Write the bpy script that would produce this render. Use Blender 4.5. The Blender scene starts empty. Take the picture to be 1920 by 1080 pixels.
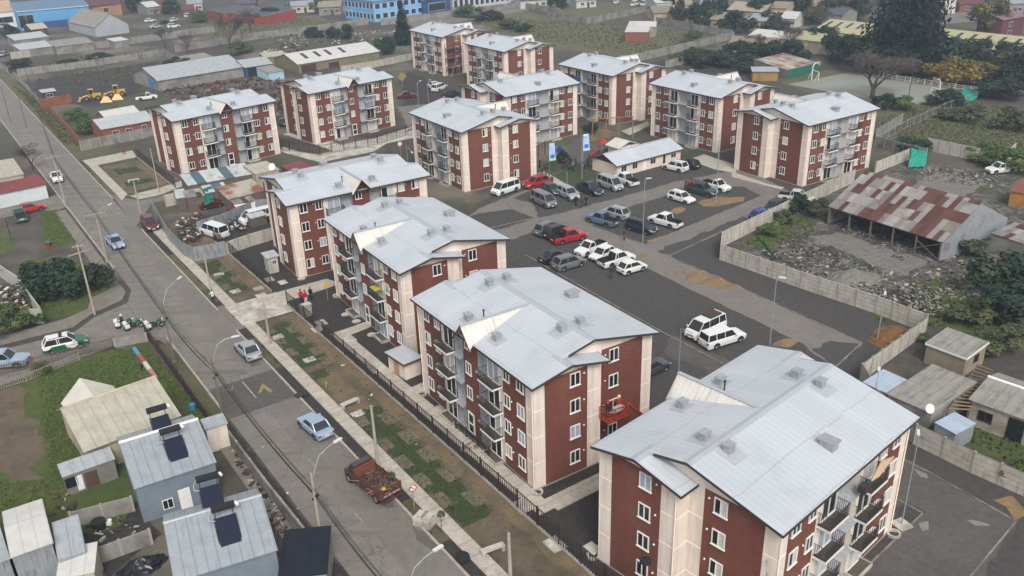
import bpy, bmesh, math, random
from mathutils import Vector, Matrix
random.seed(7)
sc = bpy.context.scene
C = sc.collection
PI = math.pi

# ---------------------------------------------------------------- camera
FPX, PITCH, ROLL, CH = 1644.77, 0.4311187, -0.0330995, 44.5294
cp, sp = math.cos(PITCH), math.sin(PITCH)
_R = Vector((1, 0, 0)); _F = Vector((0, cp, -sp)); _U = Vector((0, sp, cp))
cr, sr = math.cos(ROLL), math.sin(ROLL)
R2 = cr * _R + sr * _U
U2 = -sr * _R + cr * _U
cam = bpy.data.cameras.new('camera'); camo = bpy.data.objects.new('camera', cam); C.objects.link(camo)
cam.sensor_width = 36; cam.lens = 36 * FPX / 1920; cam.clip_start = 1; cam.clip_end = 6000
m = Matrix.Identity(4)
for i in range(3):
    m[i][0] = R2[i]; m[i][1] = U2[i]; m[i][2] = -_F[i]
m[0][3], m[1][3], m[2][3] = 0, 0, CH
camo.matrix_world = m
sc.camera = camo

def G(px, py, z=0.0):
    """survey point: where the line of sight of a photo pixel meets the level z"""
    d = R2 * ((px - 960) / FPX) + U2 * ((540 - py) / FPX) + _F
    t = (z - CH) / d.z
    return Vector((d.x * t, d.y * t, z))
# the street runs straight: s along it, n across it
DS = Vector((0.565, -0.825, 0)).normalized(); DN = Vector((0.825, 0.565, 0)).normalized()
def RD(s, n, z=0.0):
    v = DS * s + DN * n; v.z = z; return v
STREET = math.atan2(DS.y, DS.x)

# ---------------------------------------------------------------- materials
def lin(h):
    if isinstance(h, tuple): return h + (1,) if len(h) == 3 else h
    h = h.lstrip('#'); o = []
    for i in (0, 2, 4):
        c = int(h[i:i+2], 16) / 255
        o.append(c / 12.92 if c <= .04045 else ((c + .055) / 1.055) ** 2.4)
    return tuple(o) + (1,)
MATS = {}
class NT:
    def __init__(s, name):
        s.m = bpy.data.materials.new(name); s.m.use_nodes = True
        s.n = s.m.node_tree.nodes; s.l = s.m.node_tree.links
        s.b = s.n['Principled BSDF']
        s.tc = s.n.new('ShaderNodeTexCoord')
    def noise(s, scale, detail=4, rough=.6, vec=None, out='Fac'):
        n = s.n.new('ShaderNodeTexNoise'); n.inputs['Scale'].default_value = scale
        n.inputs['Detail'].default_value = detail; n.inputs['Roughness'].default_value = rough
        s.l.new(vec or s.tc.outputs['Object'], n.inputs['Vector']); return n.outputs[out]
    def ramp(s, src, a, b):
        r = s.n.new('ShaderNodeMapRange'); r.inputs[1].default_value = a; r.inputs[2].default_value = b
        s.l.new(src, r.inputs[0]); return r.outputs[0]
    def mix(s, fac, a, b):
        x = s.n.new('ShaderNodeMix'); x.data_type = 'RGBA'
        if isinstance(fac, (int, float)): x.inputs[0].default_value = fac
        else: s.l.new(fac, x.inputs[0])
        for k, v in ((6, a), (7, b)):
            if isinstance(v, (str, tuple)): x.inputs[k].default_value = lin(v)
            else: s.l.new(v, x.inputs[k])
        return x.outputs[2]
    def math(s, op, a, b=None):
        x = s.n.new('ShaderNodeMath'); x.operation = op
        for k, v in ((0, a), (1, b)):
            if v is None: continue
            if isinstance(v, (int, float)): x.inputs[k].default_value = v
            else: s.l.new(v, x.inputs[k])
        return x.outputs[0]
    def mapped(s, rotz=0, scale=(1, 1, 1)):
        mp = s.n.new('ShaderNodeMapping'); mp.inputs['Rotation'].default_value[2] = rotz
        mp.inputs['Scale'].default_value = scale
        s.l.new(s.tc.outputs['Object'], mp.inputs['Vector']); return mp.outputs[0]
    def sep(s, vec):
        x = s.n.new('ShaderNodeSeparateXYZ'); s.l.new(vec, x.inputs[0]); return x.outputs
    def bump(s, h, strength=.3, dist=.05):
        x = s.n.new('ShaderNodeBump'); x.inputs['Strength'].default_value = strength
        x.inputs['Distance'].default_value = dist
        s.l.new(h, x.inputs['Height']); s.l.new(x.outputs[0], s.b.inputs['Normal'])
    def done(s, col, rough=.8, metal=0.0):
        if isinstance(col, (str, tuple)): s.b.inputs['Base Color'].default_value = lin(col)
        else: s.l.new(col, s.b.inputs['Base Color'])
        s.b.inputs['Roughness'].default_value = rough; s.b.inputs['Metallic'].default_value = metal
        return s.m
def M(name, c1, c2=None, scale=3.0, rough=.85, metal=0.0, bump=0.0, detail=5, lo=.3, hi=.7, c3=None, s3=.3):
    """mottled surface: two or three tones mixed by noise"""
    if name in MATS: return MATS[name]
    t = NT(name)
    col = c1
    if c2:
        f = t.noise(scale, detail)
        col = t.mix(t.ramp(f, lo, hi), c1, c2)
        if c3: col = t.mix(t.ramp(t.noise(s3, 5), .45, .62), col, c3)
        if bump: t.bump(f, bump)
    MATS[name] = t.done(col, rough, metal)
    return MATS[name]
def ribbed(name, c1, c2, axis=0, pitch=.25, rough=.5, metal=.0, depth=.5, dirt=None, rot=0, dark=.12):
    """corrugated sheet, ribs across the given object axis"""
    if name in MATS: return MATS[name]
    t = NT(name)
    xyz = t.sep(t.mapped(rot))
    f = t.math('FRACT', t.math('DIVIDE', xyz[axis], pitch))
    tri = t.math('ABSOLUTE', t.math('SUBTRACT', f, .5))
    col = t.mix(t.ramp(t.noise(.9, 6, .65), .35, .68), c1, c2)
    groove = t.ramp(tri, .40, .5)
    col = t.mix(t.math('MULTIPLY', groove, dark), col, (.02, .02, .025))
    if dirt:
        st = t.noise(1.0, 6, .7, vec=t.mapped(rot, (3, .5, .5) if axis == 0 else (.5, 3, .5)))
        col = t.mix(t.ramp(st, .52, .72), col, dirt)
    t.bump(tri, depth, .03)
    MATS[name] = t.done(col, rough, metal); return MATS[name]

# ---------------------------------------------------------------- mesh builder
class MB:
    def __init__(s): s.v = []; s.f = []; s.mi = []; s.cur = 0
    def add(s, vs, fs, T=None):
        o = len(s.v)
        for p in vs:
            p = Vector(p)
            s.v.append(T @ p if T else p)
        for f in fs: s.f.append([o + i for i in f]); s.mi.append(s.cur)
        return s
    def mat(s, i): s.cur = i; return s
    def box(s, x0, x1, y0, y1, z0, z1, T=None):
        vs = [(x0,y0,z0),(x1,y0,z0),(x1,y1,z0),(x0,y1,z0),(x0,y0,z1),(x1,y0,z1),(x1,y1,z1),(x0,y1,z1)]
        return s.add(vs, [(0,3,2,1),(4,5,6,7),(0,1,5,4),(1,2,6,5),(2,3,7,6),(3,0,4,7)], T)
    def prism(s, pts, z0, z1, T=None, cap0=True, cap1=True):
        n = len(pts)
        vs = [(p[0],p[1],z0) for p in pts] + [(p[0],p[1],z1) for p in pts]
        fs = [(i,(i+1)%n,n+(i+1)%n,n+i) for i in range(n)]
        if cap1: fs.append(tuple(range(n,2*n)))
        if cap0: fs.append(tuple(range(n-1,-1,-1)))
        return s.add(vs, fs, T)
    def slab(s, pts, th):
        """closed slab from a 3-D polygon (seen from above counter-clockwise), thickness down"""
        n = len(pts); vs = [tuple(p) for p in pts] + [(p[0],p[1],p[2]-th) for p in pts]
        fs = [tuple(range(n)), tuple(range(2*n-1,n-1,-1))] + [(i,n+i,n+(i+1)%n,(i+1)%n) for i in range(n)]
        return s.add(vs, fs)
    def poly(s, pts): return s.add([tuple(p) for p in pts], [tuple(range(len(pts)))])
    def tube(s, p0, p1, r0, r1=None, n=8, cap=True):
        p0, p1 = Vector(p0), Vector(p1); r1 = r0 if r1 is None else r1
        d = (p1 - p0)
        if d.length < 1e-6: return s
        d.normalize(); a = Vector((0,0,1)) if abs(d.z) < .9 else Vector((1,0,0))
        u = d.cross(a).normalized(); w = d.cross(u)
        vs = []
        for p, r in ((p0,r0),(p1,r1)):
            for i in range(n):
                t = 2*PI*i/n; vs.append(p + u*(r*math.cos(t)) + w*(r*math.sin(t)))
        fs = [(i,n+i,n+(i+1)%n,(i+1)%n) for i in range(n)]
        if cap: fs += [tuple(range(n)), tuple(range(2*n-1,n-1,-1))]
        return s.add(vs, fs)
    def path(s, pts, r, n=6):
        for a, b in zip(pts, pts[1:]): s.tube(a, b, r, r, n)
        return s
    def ball(s, c, r, nu=10, nv=7, sq=(1,1,1)):
        vs = []; fs = []
        for j in range(nv+1):
            ph = PI*j/nv
            for i in range(nu):
                th = 2*PI*i/nu
                vs.append((c[0]+r*sq[0]*math.sin(ph)*math.cos(th), c[1]+r*sq[1]*math.sin(ph)*math.sin(th), c[2]+r*sq[2]*math.cos(ph)))
        for j in range(nv):
            for i in range(nu):
                fs.append((j*nu+i,(j+1)*nu+i,(j+1)*nu+(i+1)%nu,j*nu+(i+1)%nu))
        return s.add(vs, fs)
    def ring(s, c, r0, r1, z0, z1, n=20):
        vs=[]; 
        for r,z in ((r0,z0),(r1,z0),(r1,z1),(r0,z1)):
            for i in range(n):
                t=2*PI*i/n; vs.append((c[0]+r*math.cos(t),c[1]+r*math.sin(t),z))
        fs=[]
        for k in range(4):
            for i in range(n):
                a=k*n; b=((k+1)%4)*n; fs.append((a+i,a+(i+1)%n,b+(i+1)%n,b+i))
        return s.add(vs,fs)
    def mesh(s, name, mats, smooth=False):
        me = bpy.data.meshes.new(name)
        me.from_pydata([tuple(v) for v in s.v], [], s.f)
        for mm in (mats if isinstance(mats, (list, tuple)) else [mats]): me.materials.append(mm)
        for p, i in zip(me.polygons, s.mi):
            p.material_index = i
            if smooth: p.use_smooth = True
        bm = bmesh.new(); bm.from_mesh(me); bmesh.ops.recalc_face_normals(bm, faces=bm.faces); bm.to_mesh(me); bm.free()
        me.update(); return me
    def build(s, name, mats, parent=None, loc=None, rz=None, smooth=False):
        return link(name, s.mesh(name, mats, smooth), parent, loc, rz)
def link(name, me, parent=None, loc=None, rz=None):
    o = bpy.data.objects.new(name, me); C.objects.link(o)
    if parent: o.parent = parent
    if loc is not None: o.location = loc
    if rz is not None: o.rotation_euler = (0, 0, rz)
    return o
def tag(o, label=None, cat=None, group=None, kind=None):
    if label: o['label'] = label
    if cat: o['category'] = cat
    if group: o['group'] = group
    if kind: o['kind'] = kind
    return o
def thing(name, label, cat, loc=(0,0,0), rz=0, group=None):
    o = link(name, None, None, loc, rz); return tag(o, label, cat, group)
def struct(name, mb, mat, kind='structure', smooth=False):
    return tag(mb.build(name, mat, smooth=smooth), kind=kind)
def copy_tree(o, parent=None):
    c = o.copy(); C.objects.link(c)
    if parent: c.parent = parent
    for ch in KIDS.get(o.name, ()):
        copy_tree(ch, c)
    return c
KIDS = {}
def index_kids():
    KIDS.clear()
    for o in bpy.data.objects:
        if o.parent: KIDS.setdefault(o.parent.name, []).append(o)
def dup(o, loc=None, rz=None, label=None, group=None, scale=None):
    c = copy_tree(o)
    if loc is not None: c.location = loc
    if rz is not None: c.rotation_euler = (0, 0, rz)
    if label: c['label'] = label
    if group: c['group'] = group
    if scale: c.scale = scale if isinstance(scale, tuple) else (scale,)*3
    return c

# ---------------------------------------------------------------- light
SUN_EL, SUN_AZ = math.radians(48), math.radians(168)     # azimuth: direction the light comes from, clockwise from +y
w = bpy.data.worlds.new('World'); sc.world = w; w.use_nodes = True
nt = w.node_tree; bg = nt.nodes['Background']
sky = nt.nodes.new('ShaderNodeTexSky'); sky.sky_type = 'NISHITA'; sky.sun_disc = False
sky.sun_elevation = SUN_EL; sky.sun_rotation = SUN_AZ; sky.dust_density = 3; sky.air_density = 1.0; sky.ozone_density = 1.0
hs = nt.nodes.new('ShaderNodeHueSaturation'); hs.inputs['Saturation'].default_value = .22
nt.links.new(sky.outputs[0], hs.inputs['Color']); nt.links.new(hs.outputs[0], bg.inputs[0]); bg.inputs[1].default_value = 0.15
sl = bpy.data.lights.new('sun', 'SUN'); sl.energy = 1.5; sl.angle = math.radians(20); sl.color = (1, .97, .93)
so = bpy.data.objects.new('sun', sl); C.objects.link(so)
sv = Vector((math.sin(SUN_AZ)*math.cos(SUN_EL), math.cos(SUN_AZ)*math.cos(SUN_EL), math.sin(SUN_EL)))
so.rotation_euler = sv.to_track_quat('Z', 'Y').to_euler()
sc.view_settings.view_transform = 'Standard'; sc.view_settings.look = 'None'
sc.view_settings.exposure = 0.5; sc.view_settings.gamma = 1

# ---------------------------------------------------------------- common materials
def glassy(name, col, rough=.08):
    t = NT(name); MATS[name] = t.done(col, rough); t.b.inputs['Specular IOR Level'].default_value = .6
    return t.m
def peach_mat():
    t = NT('peach_render')
    col = t.mix(t.ramp(t.noise(.6, 6), .35, .65), '#ddd0c4', '#d3c5b8')
    st = t.noise(1.0, 6, .65, vec=t.mapped(0, (1.6, 1.6, .12)))
    col = t.mix(t.math('MULTIPLY', t.ramp(st, .48, .72), .6), col, '#b3a08f')
    MATS['peach_render'] = t.done(col, .9); return t.m
PEACH = peach_mat()
WHITE = M('white_frame', '#e3e1dc', '#d6d3cc', 2, .5)
BAND = M('pale_band', '#f0dccb', None)
DARKM = M('dark_metal', '#2b2524', '#38302d', 4, .6)
BLACK = M('black_rubber', '#141414', '#1d1d1d', 5, .9)
GREYP = M('grey_screen', '#a2a4a6', '#94979a', .8, .7)
GALV = M('galvanised', '#a9abad', '#8f9295', 3, .45, .3)
CONC = M('concrete', '#a19c92', '#847f76', 1.2, .95, c3='#938b80', s3=.4, bump=.1)
CONC_L = M('pale_concrete', '#bdb8ad', '#a29c91', 1.0, .95, c3='#8c867b', s3=.5, bump=.1)
def brick_mat():
    t = NT('red_brick')
    geo = t.n.new('ShaderNodeNewGeometry')
    xyz = t.sep(t.tc.outputs['Object'])
    nx = t.sep(geo.outputs['Normal'])
    co = t.n.new('ShaderNodeCombineXYZ')
    t.l.new(t.math('ADD', xyz[0], xyz[1]), co.inputs[0]); t.l.new(xyz[2], co.inputs[1])
    b = t.n.new('ShaderNodeTexBrick'); t.l.new(co.outputs[0], b.inputs['Vector'])
    b.inputs['Color1'].default_value = lin('#724335'); b.inputs['Color2'].default_value = lin('#64382c')
    b.inputs['Mortar'].default_value = lin('#5c3527'); b.inputs['Scale'].default_value = 1
    b.inputs['Brick Width'].default_value = .29; b.inputs['Row Height'].default_value = .14; b.inputs['Mortar Size'].default_value = .012
    col = t.mix(t.ramp(t.noise(.5, 5), .35, .65), b.outputs[0], '#6a3b2e')
    col = t.mix(.4, b.outputs[0], col)
    st = t.noise(1.0, 6, .65, vec=t.mapped(0, (1.4, 1.4, .10)))
    col = t.mix(t.math('MULTIPLY', t.ramp(st, .5, .72), .35), col, '#4a2a22')
    col = t.mix(t.math('MULTIPLY', t.ramp(t.noise(.22, 5, .6), .52, .68), .25), col, '#8a5a48')
    MATS['red_brick'] = t.done(col, .9); return t.m
BRICK = brick_mat()
def roof_mat():
    t = NT('roof_sheet'); xyz = t.sep(t.tc.outputs['Object'])
    tri = t.math('ABSOLUTE', t.math('SUBTRACT', t.math('FRACT', t.math('DIVIDE', xyz[0], .52)), .5))
    wn = t.n.new('ShaderNodeTexWhiteNoise'); wn.noise_dimensions = '1D'; t.l.new(t.math('FLOOR', t.math('DIVIDE', xyz[0], 1.04)), wn.inputs['W'])
    lap = t.math('FRACT', t.math('ADD', t.math('DIVIDE', xyz[1], 3.4), t.math('MULTIPLY', wn.outputs['Value'], .06)))
    col = t.mix(t.ramp(t.noise(.25, 6, .6), .35, .65), '#b4b9bd', '#adb2b6')
    col = t.mix(t.math('MULTIPLY', wn.outputs['Value'], .35), col, '#a2a7ab')
    col = t.mix(t.math('MULTIPLY', t.ramp(t.noise(.35, 6, .7), .56, .70), .35), col, '#98958c')
    col = t.mix(t.math('MULTIPLY', t.ramp(tri, .42, .5), .22), col, '#33363a')
    col = t.mix(t.math('MULTIPLY', t.ramp(lap, .028, .012), .3), col, '#4a4d50')
    t.bump(tri, .3, .03); MATS['roof_sheet'] = t.done(col, .5); return t.m
ROOF = roof_mat()
ROOFCAP = M('roof_flashing', '#979ca0', '#a4a8ab', 2, .5)
DORM = ribbed('white_sheet', '#c9c5bc', '#bbb7ad', 1, .4, .6, 0, .3, dirt='#a8a296', dark=.2)
FASC = M('dark_fascia', '#39332f', None, rough=.7)
BROWN = M('brown_timber', '#4e2720', '#5b3127', 4, .8)
GL_D = glassy('window_glass', (.015, .017, .02))
GL_C = M('curtain_white', '#c9c6c0', '#a8a6a2', 9, .6)
GL_B = M('curtain_blue_grey', '#8d95a3', '#a3aab5', 8, .5)
GL_M = M('window_dim', '#3a3d40', '#26282b', 6, .2)
GL_G = M('curtain_green', '#93a04c', '#a9b766', 6, .6)
GL_R = M('curtain_red', '#d8564f', '#e08a80', 14, .6)
GL_Y = M('curtain_tan', '#9c8a63', '#b5a57f', 8, .6)

# ---------------------------------------------------------------- apartment block
L2, LB2, DF, DB, OG, OE = 9.45, 8.18, 6.5, 6.5, .54, .45
ZR, SLP = 11.44, 0.2207
ST = 2.44
def rz_(y): return ZR - SLP*abs(y)
def wall_block():
    W = MB()
    out = [(-L2,DF),(-L2,0),(-LB2,0),(-LB2,-DB),(-1.5,-DB),(-1.5,-DB+.7),(1.5,-DB+.7),(1.5,-DB),(LB2,-DB),(LB2,0),(L2,0),(L2,DF),
           (2.7,DF),(2.7,DF-.6),(1.2,DF-.6),(1.2,DF),(-1.2,DF),(-1.2,DF-.6),(-2.7,DF-.6),(-2.7,DF)]
    W.prism(out, .12, 9.72)
    t = .14
    # gable prisms (main, then the two end bays)
    for a, b, ys in ((-LB2, LB2, (-DB, 0, DF)),):
        pr = [(ys[0], 9.72), (ys[2], 9.72), (ys[2], rz_(ys[2])-t), (0, ZR-t), (ys[0], rz_(ys[0])-t)]
        vs = [(a, y, z) for y, z in pr] + [(b, y, z) for y, z in pr]
        n = 5; W.add(vs, [(0,1,2,3,4),(9,8,7,6,5)] + [(i,n+i,n+(i+1)%n,(i+1)%n) for i in range(n)])
    zm = rz_(3.2)
    for a, b in ((LB2+.001, L2), (-L2, -LB2-.001)):
        pr = [(0, 9.72), (DF, 9.72), (DF, rz_(DF)-t), (3.2, zm-t), (0, zm-SLP*3.2-t)]
        vs = [(a, y, z) for y, z in pr] + [(b, y, z) for y, z in pr]
        n = 5; W.add(vs, [(0,1,2,3,4),(9,8,7,6,5)] + [(i,n+i,n+(i+1)%n,(i+1)%n) for i in range(n)])
    return W
def brick_block():
    B = MB(); e = .03
    z0, z1 = .12, 9.70
    for s in (1, -1):
        xs = sorted((s*5.1, s*8.35)); B.box(xs[0], xs[1], DF, DF+e, z0, z1)
        xs = sorted((s*3.95, s*7.2)); B.box(xs[0], xs[1], -DB-e, -DB, z0, z1)
        x = s*L2; xs = sorted((x, x+s*e)); B.box(xs[0], xs[1], 1.3, 5.45, z0, 9.86)
        x = s*LB2; xs = sorted((x, x+s*e)); B.box(xs[0], xs[1], -5.5, -1.15, z0, 9.86)
        # narrow brick jambs beside the balcony doors
        xs = sorted((s*2.7, s*2.82)); B.box(xs[0], xs[1], DF, DF+e, z0, z1)
    B.box(-1.2, 1.2, DF, DF+e, z0, z1)
    return B
def roof_block():
    R = MB(); t = .12
    ye = DF+OE; xf = L2+OG; xb = LB2+OG
    P = lambda x, y: (x, y, rz_(y))
    R.slab([P(-xb,0),P(xb,0),P(xb,3.2),P(xf,3.2),P(xf,ye),P(-xf,ye),P(-xf,3.2),P(-xb,3.2)][::-1][::-1], t)
    R.slab([P(-xb,-DB-OE),P(xb,-DB-OE),P(xb,0),P(-xb,0)], t)
    zm = rz_(3.2)
    for s in (1, -1):
        x0, x1 = sorted((s*(LB2+.01), s*xf))
        q = [(x0,-.63,zm-SLP*3.83),(x1,-.63,zm-SLP*3.83),(x1,3.2,zm),(x0,3.2,zm)]
        R.slab(q, t)
    return R
def caps_block():
    K = MB(); xb = LB2+OG; xf = L2+OG; h = .02
    for s in (1, -1):   # ridge flashing strips, both sides
        K.slab([(-xb, s*.32, rz_(.32)+h), (xb, s*.32, rz_(.32)+h), (xb, 0, ZR+h), (-xb, 0, ZR+h)] if s < 0 else
               [(-xb, 0, ZR+h), (xb, 0, ZR+h), (xb, .32, rz_(.32)+h), (-xb, .32, rz_(.32)+h)], .03)
        x0, x1 = sorted((s*(LB2-.45), s*xf)); zm = rz_(3.2)
        K.slab([(x0,3.2,zm+h),(x1,3.2,zm+h),(x1,3.55,rz_(3.55)+h),(x0,3.55,rz_(3.55)+h)], .03)
        x0, x1 = sorted((s*(xb+.01), s*xf))
        K.slab([(x0,2.85,zm-SLP*.35+h),(x1,2.85,zm-SLP*.35+h),(x1,3.2,zm+h),(x0,3.2,zm+h)], .03)
    return K
def fascia_block():
    K = MB(); ye = DF+OE; xf = L2+OG; xb = LB2+OG; zm = rz_(3.2); d = .19
    def strip(p, q, o):
        # dark board hanging below a roof edge
        p, q = Vector(p), Vector(q); o = Vector(o)*.03
        dn = Vector((0,0,-d)); up = Vector((0,0,.012))
        K.add([p+up, q+up, q+dn, p+dn, p+o+up, q+o+up, q+o+dn, p+o+dn],
              [(0,1,2,3),(7,6,5,4),(0,4,5,1),(1,5,6,2),(2,6,7,3),(3,7,4,0)])
    for s in (1, -1):
        ox = (s,0,0)
        strip((s*xf,ye,rz_(ye)), (s*xf,3.2,zm), ox); strip((s*xf,3.2,zm), (s*xf,-.63,zm-SLP*3.83), ox)
        strip((s*xb,2.6,rz_(2.6)), (s*xb,0,ZR), ox); strip((s*xb,0,ZR), (s*xb,-DB-OE,rz_(DB+OE)), ox)
        x0, x1 = sorted((s*LB2, s*xf)); strip((x0,-.63,zm-SLP*3.83), (x1,-.63,zm-SLP*3.83), (0,-1,0))
    strip((-xf,ye,rz_(ye)), (xf,ye,rz_(ye)), (0,1,0)); strip((-xb,-ye,rz_(ye)), (xb,-ye,rz_(ye)), (0,-1,0))
    return K
def dormer_roof():
    D = MB(); y1 = 7.35; zt = 11.36; hw = 1.42; ze = 9.62; yb = .42
    # each slope: ridge back to the main roof, valley down to the eave
    yv = DF+OE+.02
    for s in (1, -1):
        top = [(0,yb,zt),(0,y1,zt),(s*hw,y1,ze),(s*hw*.93,yv,rz_(yv)+.03)]
        q = top if s > 0 else top[::-1]
        D.slab(q, .09)
    D.mat(1).slab([(-.16,yb,zt+.0),(.16,yb,zt+.0),(.16,y1+.02,zt+.0),(-.16,y1+.02,zt+.0)], .06)
    for s in (1,-1): D.mat(2).tube((0,y1+.03,zt-.08),(s*hw,y1+.03,ze-.08),.07,n=4)
    return D
def build_block():
    root = thing('apartment_block', 'x', 'apartment block')
    wall = wall_block().build('wall', PEACH, root)
    brick_block().build('brick_cladding', BRICK, root)
    e = .012
    def band(*q): MB().box(*q).build('floor_band', BAND, root)
    for k in (1, 2, 3):
        z = ST*k + .1
        for s in (1, -1):
            x0, x1 = sorted((s*8.37, s*L2)); band(x0, x1, DF, DF+e, z-.05, z+.05)
            x0, x1 = sorted((s*L2, s*(L2+e)))
            band(x0, x1, 5.47, DF+e, z-.05, z+.05); band(x0, x1, 0, 1.28, z-.05, z+.05)
            x0, x1 = sorted((s*LB2, s*L2)); band(x0, x1, -e, 0, z-.05, z+.05)
            x0, x1 = sorted((s*LB2, s*(LB2+e))); band(x0, x1, -DB-e, -5.52, z-.05, z+.05); band(x0, x1, -1.13, -e-.002, z-.05, z+.05)
            x0, x1 = sorted((s*7.22, s*LB2)); band(x0, x1, -DB-e, -DB, z-.05, z+.05)
    pl = MB()
    out = [(-L2-.06,DF+.06),(-L2-.06,-.06),(-LB2-.06,-.06),(-LB2-.06,-DB-.06),(LB2+.06,-DB-.06),(LB2+.06,-.06),(L2+.06,-.06),(L2+.06,DF+.06)]
    pl.prism(out, -.2, .12); pl.build('plinth', CONC, root)
    roof = roof_block().build('roof', ROOF, root)
    caps_block().build('ridge_cap', ROOFCAP, roof)
    fascia_block().build('fascia', FASC, roof)
    # vents with flashing
    def vent(x, y, big=False):
        v = MB(); z = rz_(y)
        a = .38 if not big else .45; b = .32 if not big else .62
        v.box(x-a*.8, x+a*.8, y-b*.8, y+b*.8, z-.3, z+.45); v.box(x-a, x+a, y-b, y+b, z+.5, z+.62)
        v.box(x-a*.5, x+a*.5, y-b*.5, y+b*.5, z+.45, z+.5)
        fl = v.mat(1); s = 1 if y > 0 else -1
        if not big:
            y0, y1 = sorted((s*.44, y+s*1.0)) if abs(y) < 2 else (y-.6, y+.6); h = .02
            v.slab([(x-.75,y0,rz_(y0)+h),(x+.75,y0,rz_(y0)+h),(x+.75,y1,rz_(y1)+h),(x-.75,y1,rz_(y1)+h)], .03)
        v.build('vent', [GALV, ROOFCAP], roof)
    for s in (1, -1):
        vent(s*5.6, .95); vent(s*5.6, -.95)
    vent(-2.3, 5.2, False); vent(2.3, 5.2); vent(0.4, -4.6, True)
    pp = MB(); pp.tube((1.35,4.2,rz_(4.2)-.1),(1.35,4.2,rz_(4.2)+.7),.06); pp.tube((1.35,4.2,rz_(4.2)+.7),(1.35,4.2,rz_(4.2)+.85),.1)
    pp.build('vent_pipe', DARKM, roof)
    dm = dormer_roof().build('dormer', [DORM, ROOFCAP, BROWN], root)
    g = MB(); y = DF+.031
    g.prism([(-1.22,0),(1.22,0),(0,1.5)], 0, .14, Matrix.Translation((0,y+.14,9.72)) @ Matrix.Rotation(PI/2, 4, 'X'))
    g.build('gable_face', BRICK, dm)
    tb = MB(); yy = y+.16
    for a, b in (((-1.3,9.72),(0,11.25)),((1.3,9.72),(0,11.25)),((-1.1,9.98),(1.1,9.98)),((0,9.98),(0,11.1)),((-.55,10.0),(0,10.8)),((.55,10.0),(0,10.8))):
        tb.tube((a[0],yy+.03,a[1]),(b[0],yy+.03,b[1]),.055,n=4)
    tb.build('gable_timber', BROWN, dm)
    # gutters and downpipes
    dpm = MB().tube((0,0,.1),(0,0,9.7),.05,n=6).mesh('downpipe', BAND)
    for s in (1, -1):
        for x, y in ((s*(L2-.05),DF+.09),(s*(L2+.07),.06),(s*(LB2-.05),-DB-.09)): link('downpipe', dpm, root, (x,y,0))
    # ---- windows: shared meshes
    def win_mesh(w, h):
        f = MB(); t = .062; d0, d1 = .0, .09
        f.box(-w/2,w/2,d0,d1,-h/2,-h/2+t); f.box(-w/2,w/2,d0,d1,h/2-t,h/2)
        f.box(-w/2,-w/2+t,d0,d1,-h/2+t,h/2-t); f.box(w/2-t,w/2,d0,d1,-h/2+t,h/2-t)
        f.box(-.04,.04,d0,d1-.01,-h/2+t,h/2-t); f.box(-w/2-.06,w/2+.06,d0,d1+.03,-h/2-.05,-h/2)
        return f.mesh('window', WHITE)
    def pane_mesh(w, h, m1, m2=None):
        f = MB(); t = .07; y = .035
        f.poly([(-w/2+t,y,-h/2+t),(-w/2+t,y,h/2-t),(0,y,h/2-t),(0,y,-h/2+t)])
        f.mat(1).poly([(0,y,-h/2+t),(0,y,h/2-t),(w/2-t,y,h/2-t),(w/2-t,y,-h/2+t)])
        return f.mesh('pane', [m1, m2 or m1])
    SZ = {'a': (.98, 1.2), 'b': (.88, 1.15), 'd': (1.75, 2.0)}
    wm = {k: win_mesh(*v) for k, v in SZ.items()}
    PANES = {}
    for k, v in SZ.items():
        PANES[k] = [pane_mesh(*v, *c) for c in ((GL_D,GL_D),(GL_D,GL_M),(GL_M,GL_D),(GL_C,GL_C),(GL_C,GL_D),(GL_B,GL_B),(GL_G,GL_G),(GL_R,GL_R),(GL_Y,GL_C))]
    def window(kind, x, y, z, rz, name='window'):
        o = link(name, wm[kind], root, (x,y,z), rz)
        p = link('pane', PANES[kind][0], o); p['k'] = kind
        return o
    lamp_a = MB().ball((0,0,0),.08,6,4).mesh('wall_lamp', WHITE)
    for k in range(4):
        z = 1.74 + ST*k
        for s in (1, -1):
            window('b', s*5.72, DF+.03, z, 0); window('a', s*7.72, DF+.03, z, 0)
            window('b', s*4.55, -DB-.03, z, PI); window('a', s*6.45, -DB-.03, z, PI)
            window('a', s*(L2+.03), 2.55, z, -s*PI/2); window('a', s*(LB2+.03), -2.4, z, -s*PI/2)
            window('d', s*3.72, DF, 1.2+ST*k, 0, 'balcony_door')
            window('d', s*2.5, -DB, 1.2+ST*k, PI, 'balcony_door')
            for p in ((s*(L2+.06), 1.65, z+.25), (s*(LB2+.06), -1.5, z+.25)):
                link('wall_lamp', lamp_a, root, p)
            for p in ((s*6.4, DF+.06, z+.25), (s*5.3, -DB-.06, z+.25)):
                link('wall_lamp', lamp_a, root, p)
        if k: window('b', .35, DF+.03, 1.95+ST*k, 0)
    d = MB(); d.box(-.52,.52,0,.1,0,.18); d.box(-.52,-.4,0,.1,.18,2.05); d.box(.4,.52,0,.1,.18,2.05); d.box(-.52,.52,0,.1,2.05,2.2); d.box(-.4,.4,0,.1,1.0,1.12)
    door = d.build('door', WHITE, root, (.35, DF+.03, .12), 0)
    dp = MB(); dp.poly([(-.4,.05,.18),(-.4,.05,2.05),(.4,.05,2.05),(.4,.05,.18)]); dp.build('pane', GL_D, door)
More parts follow.
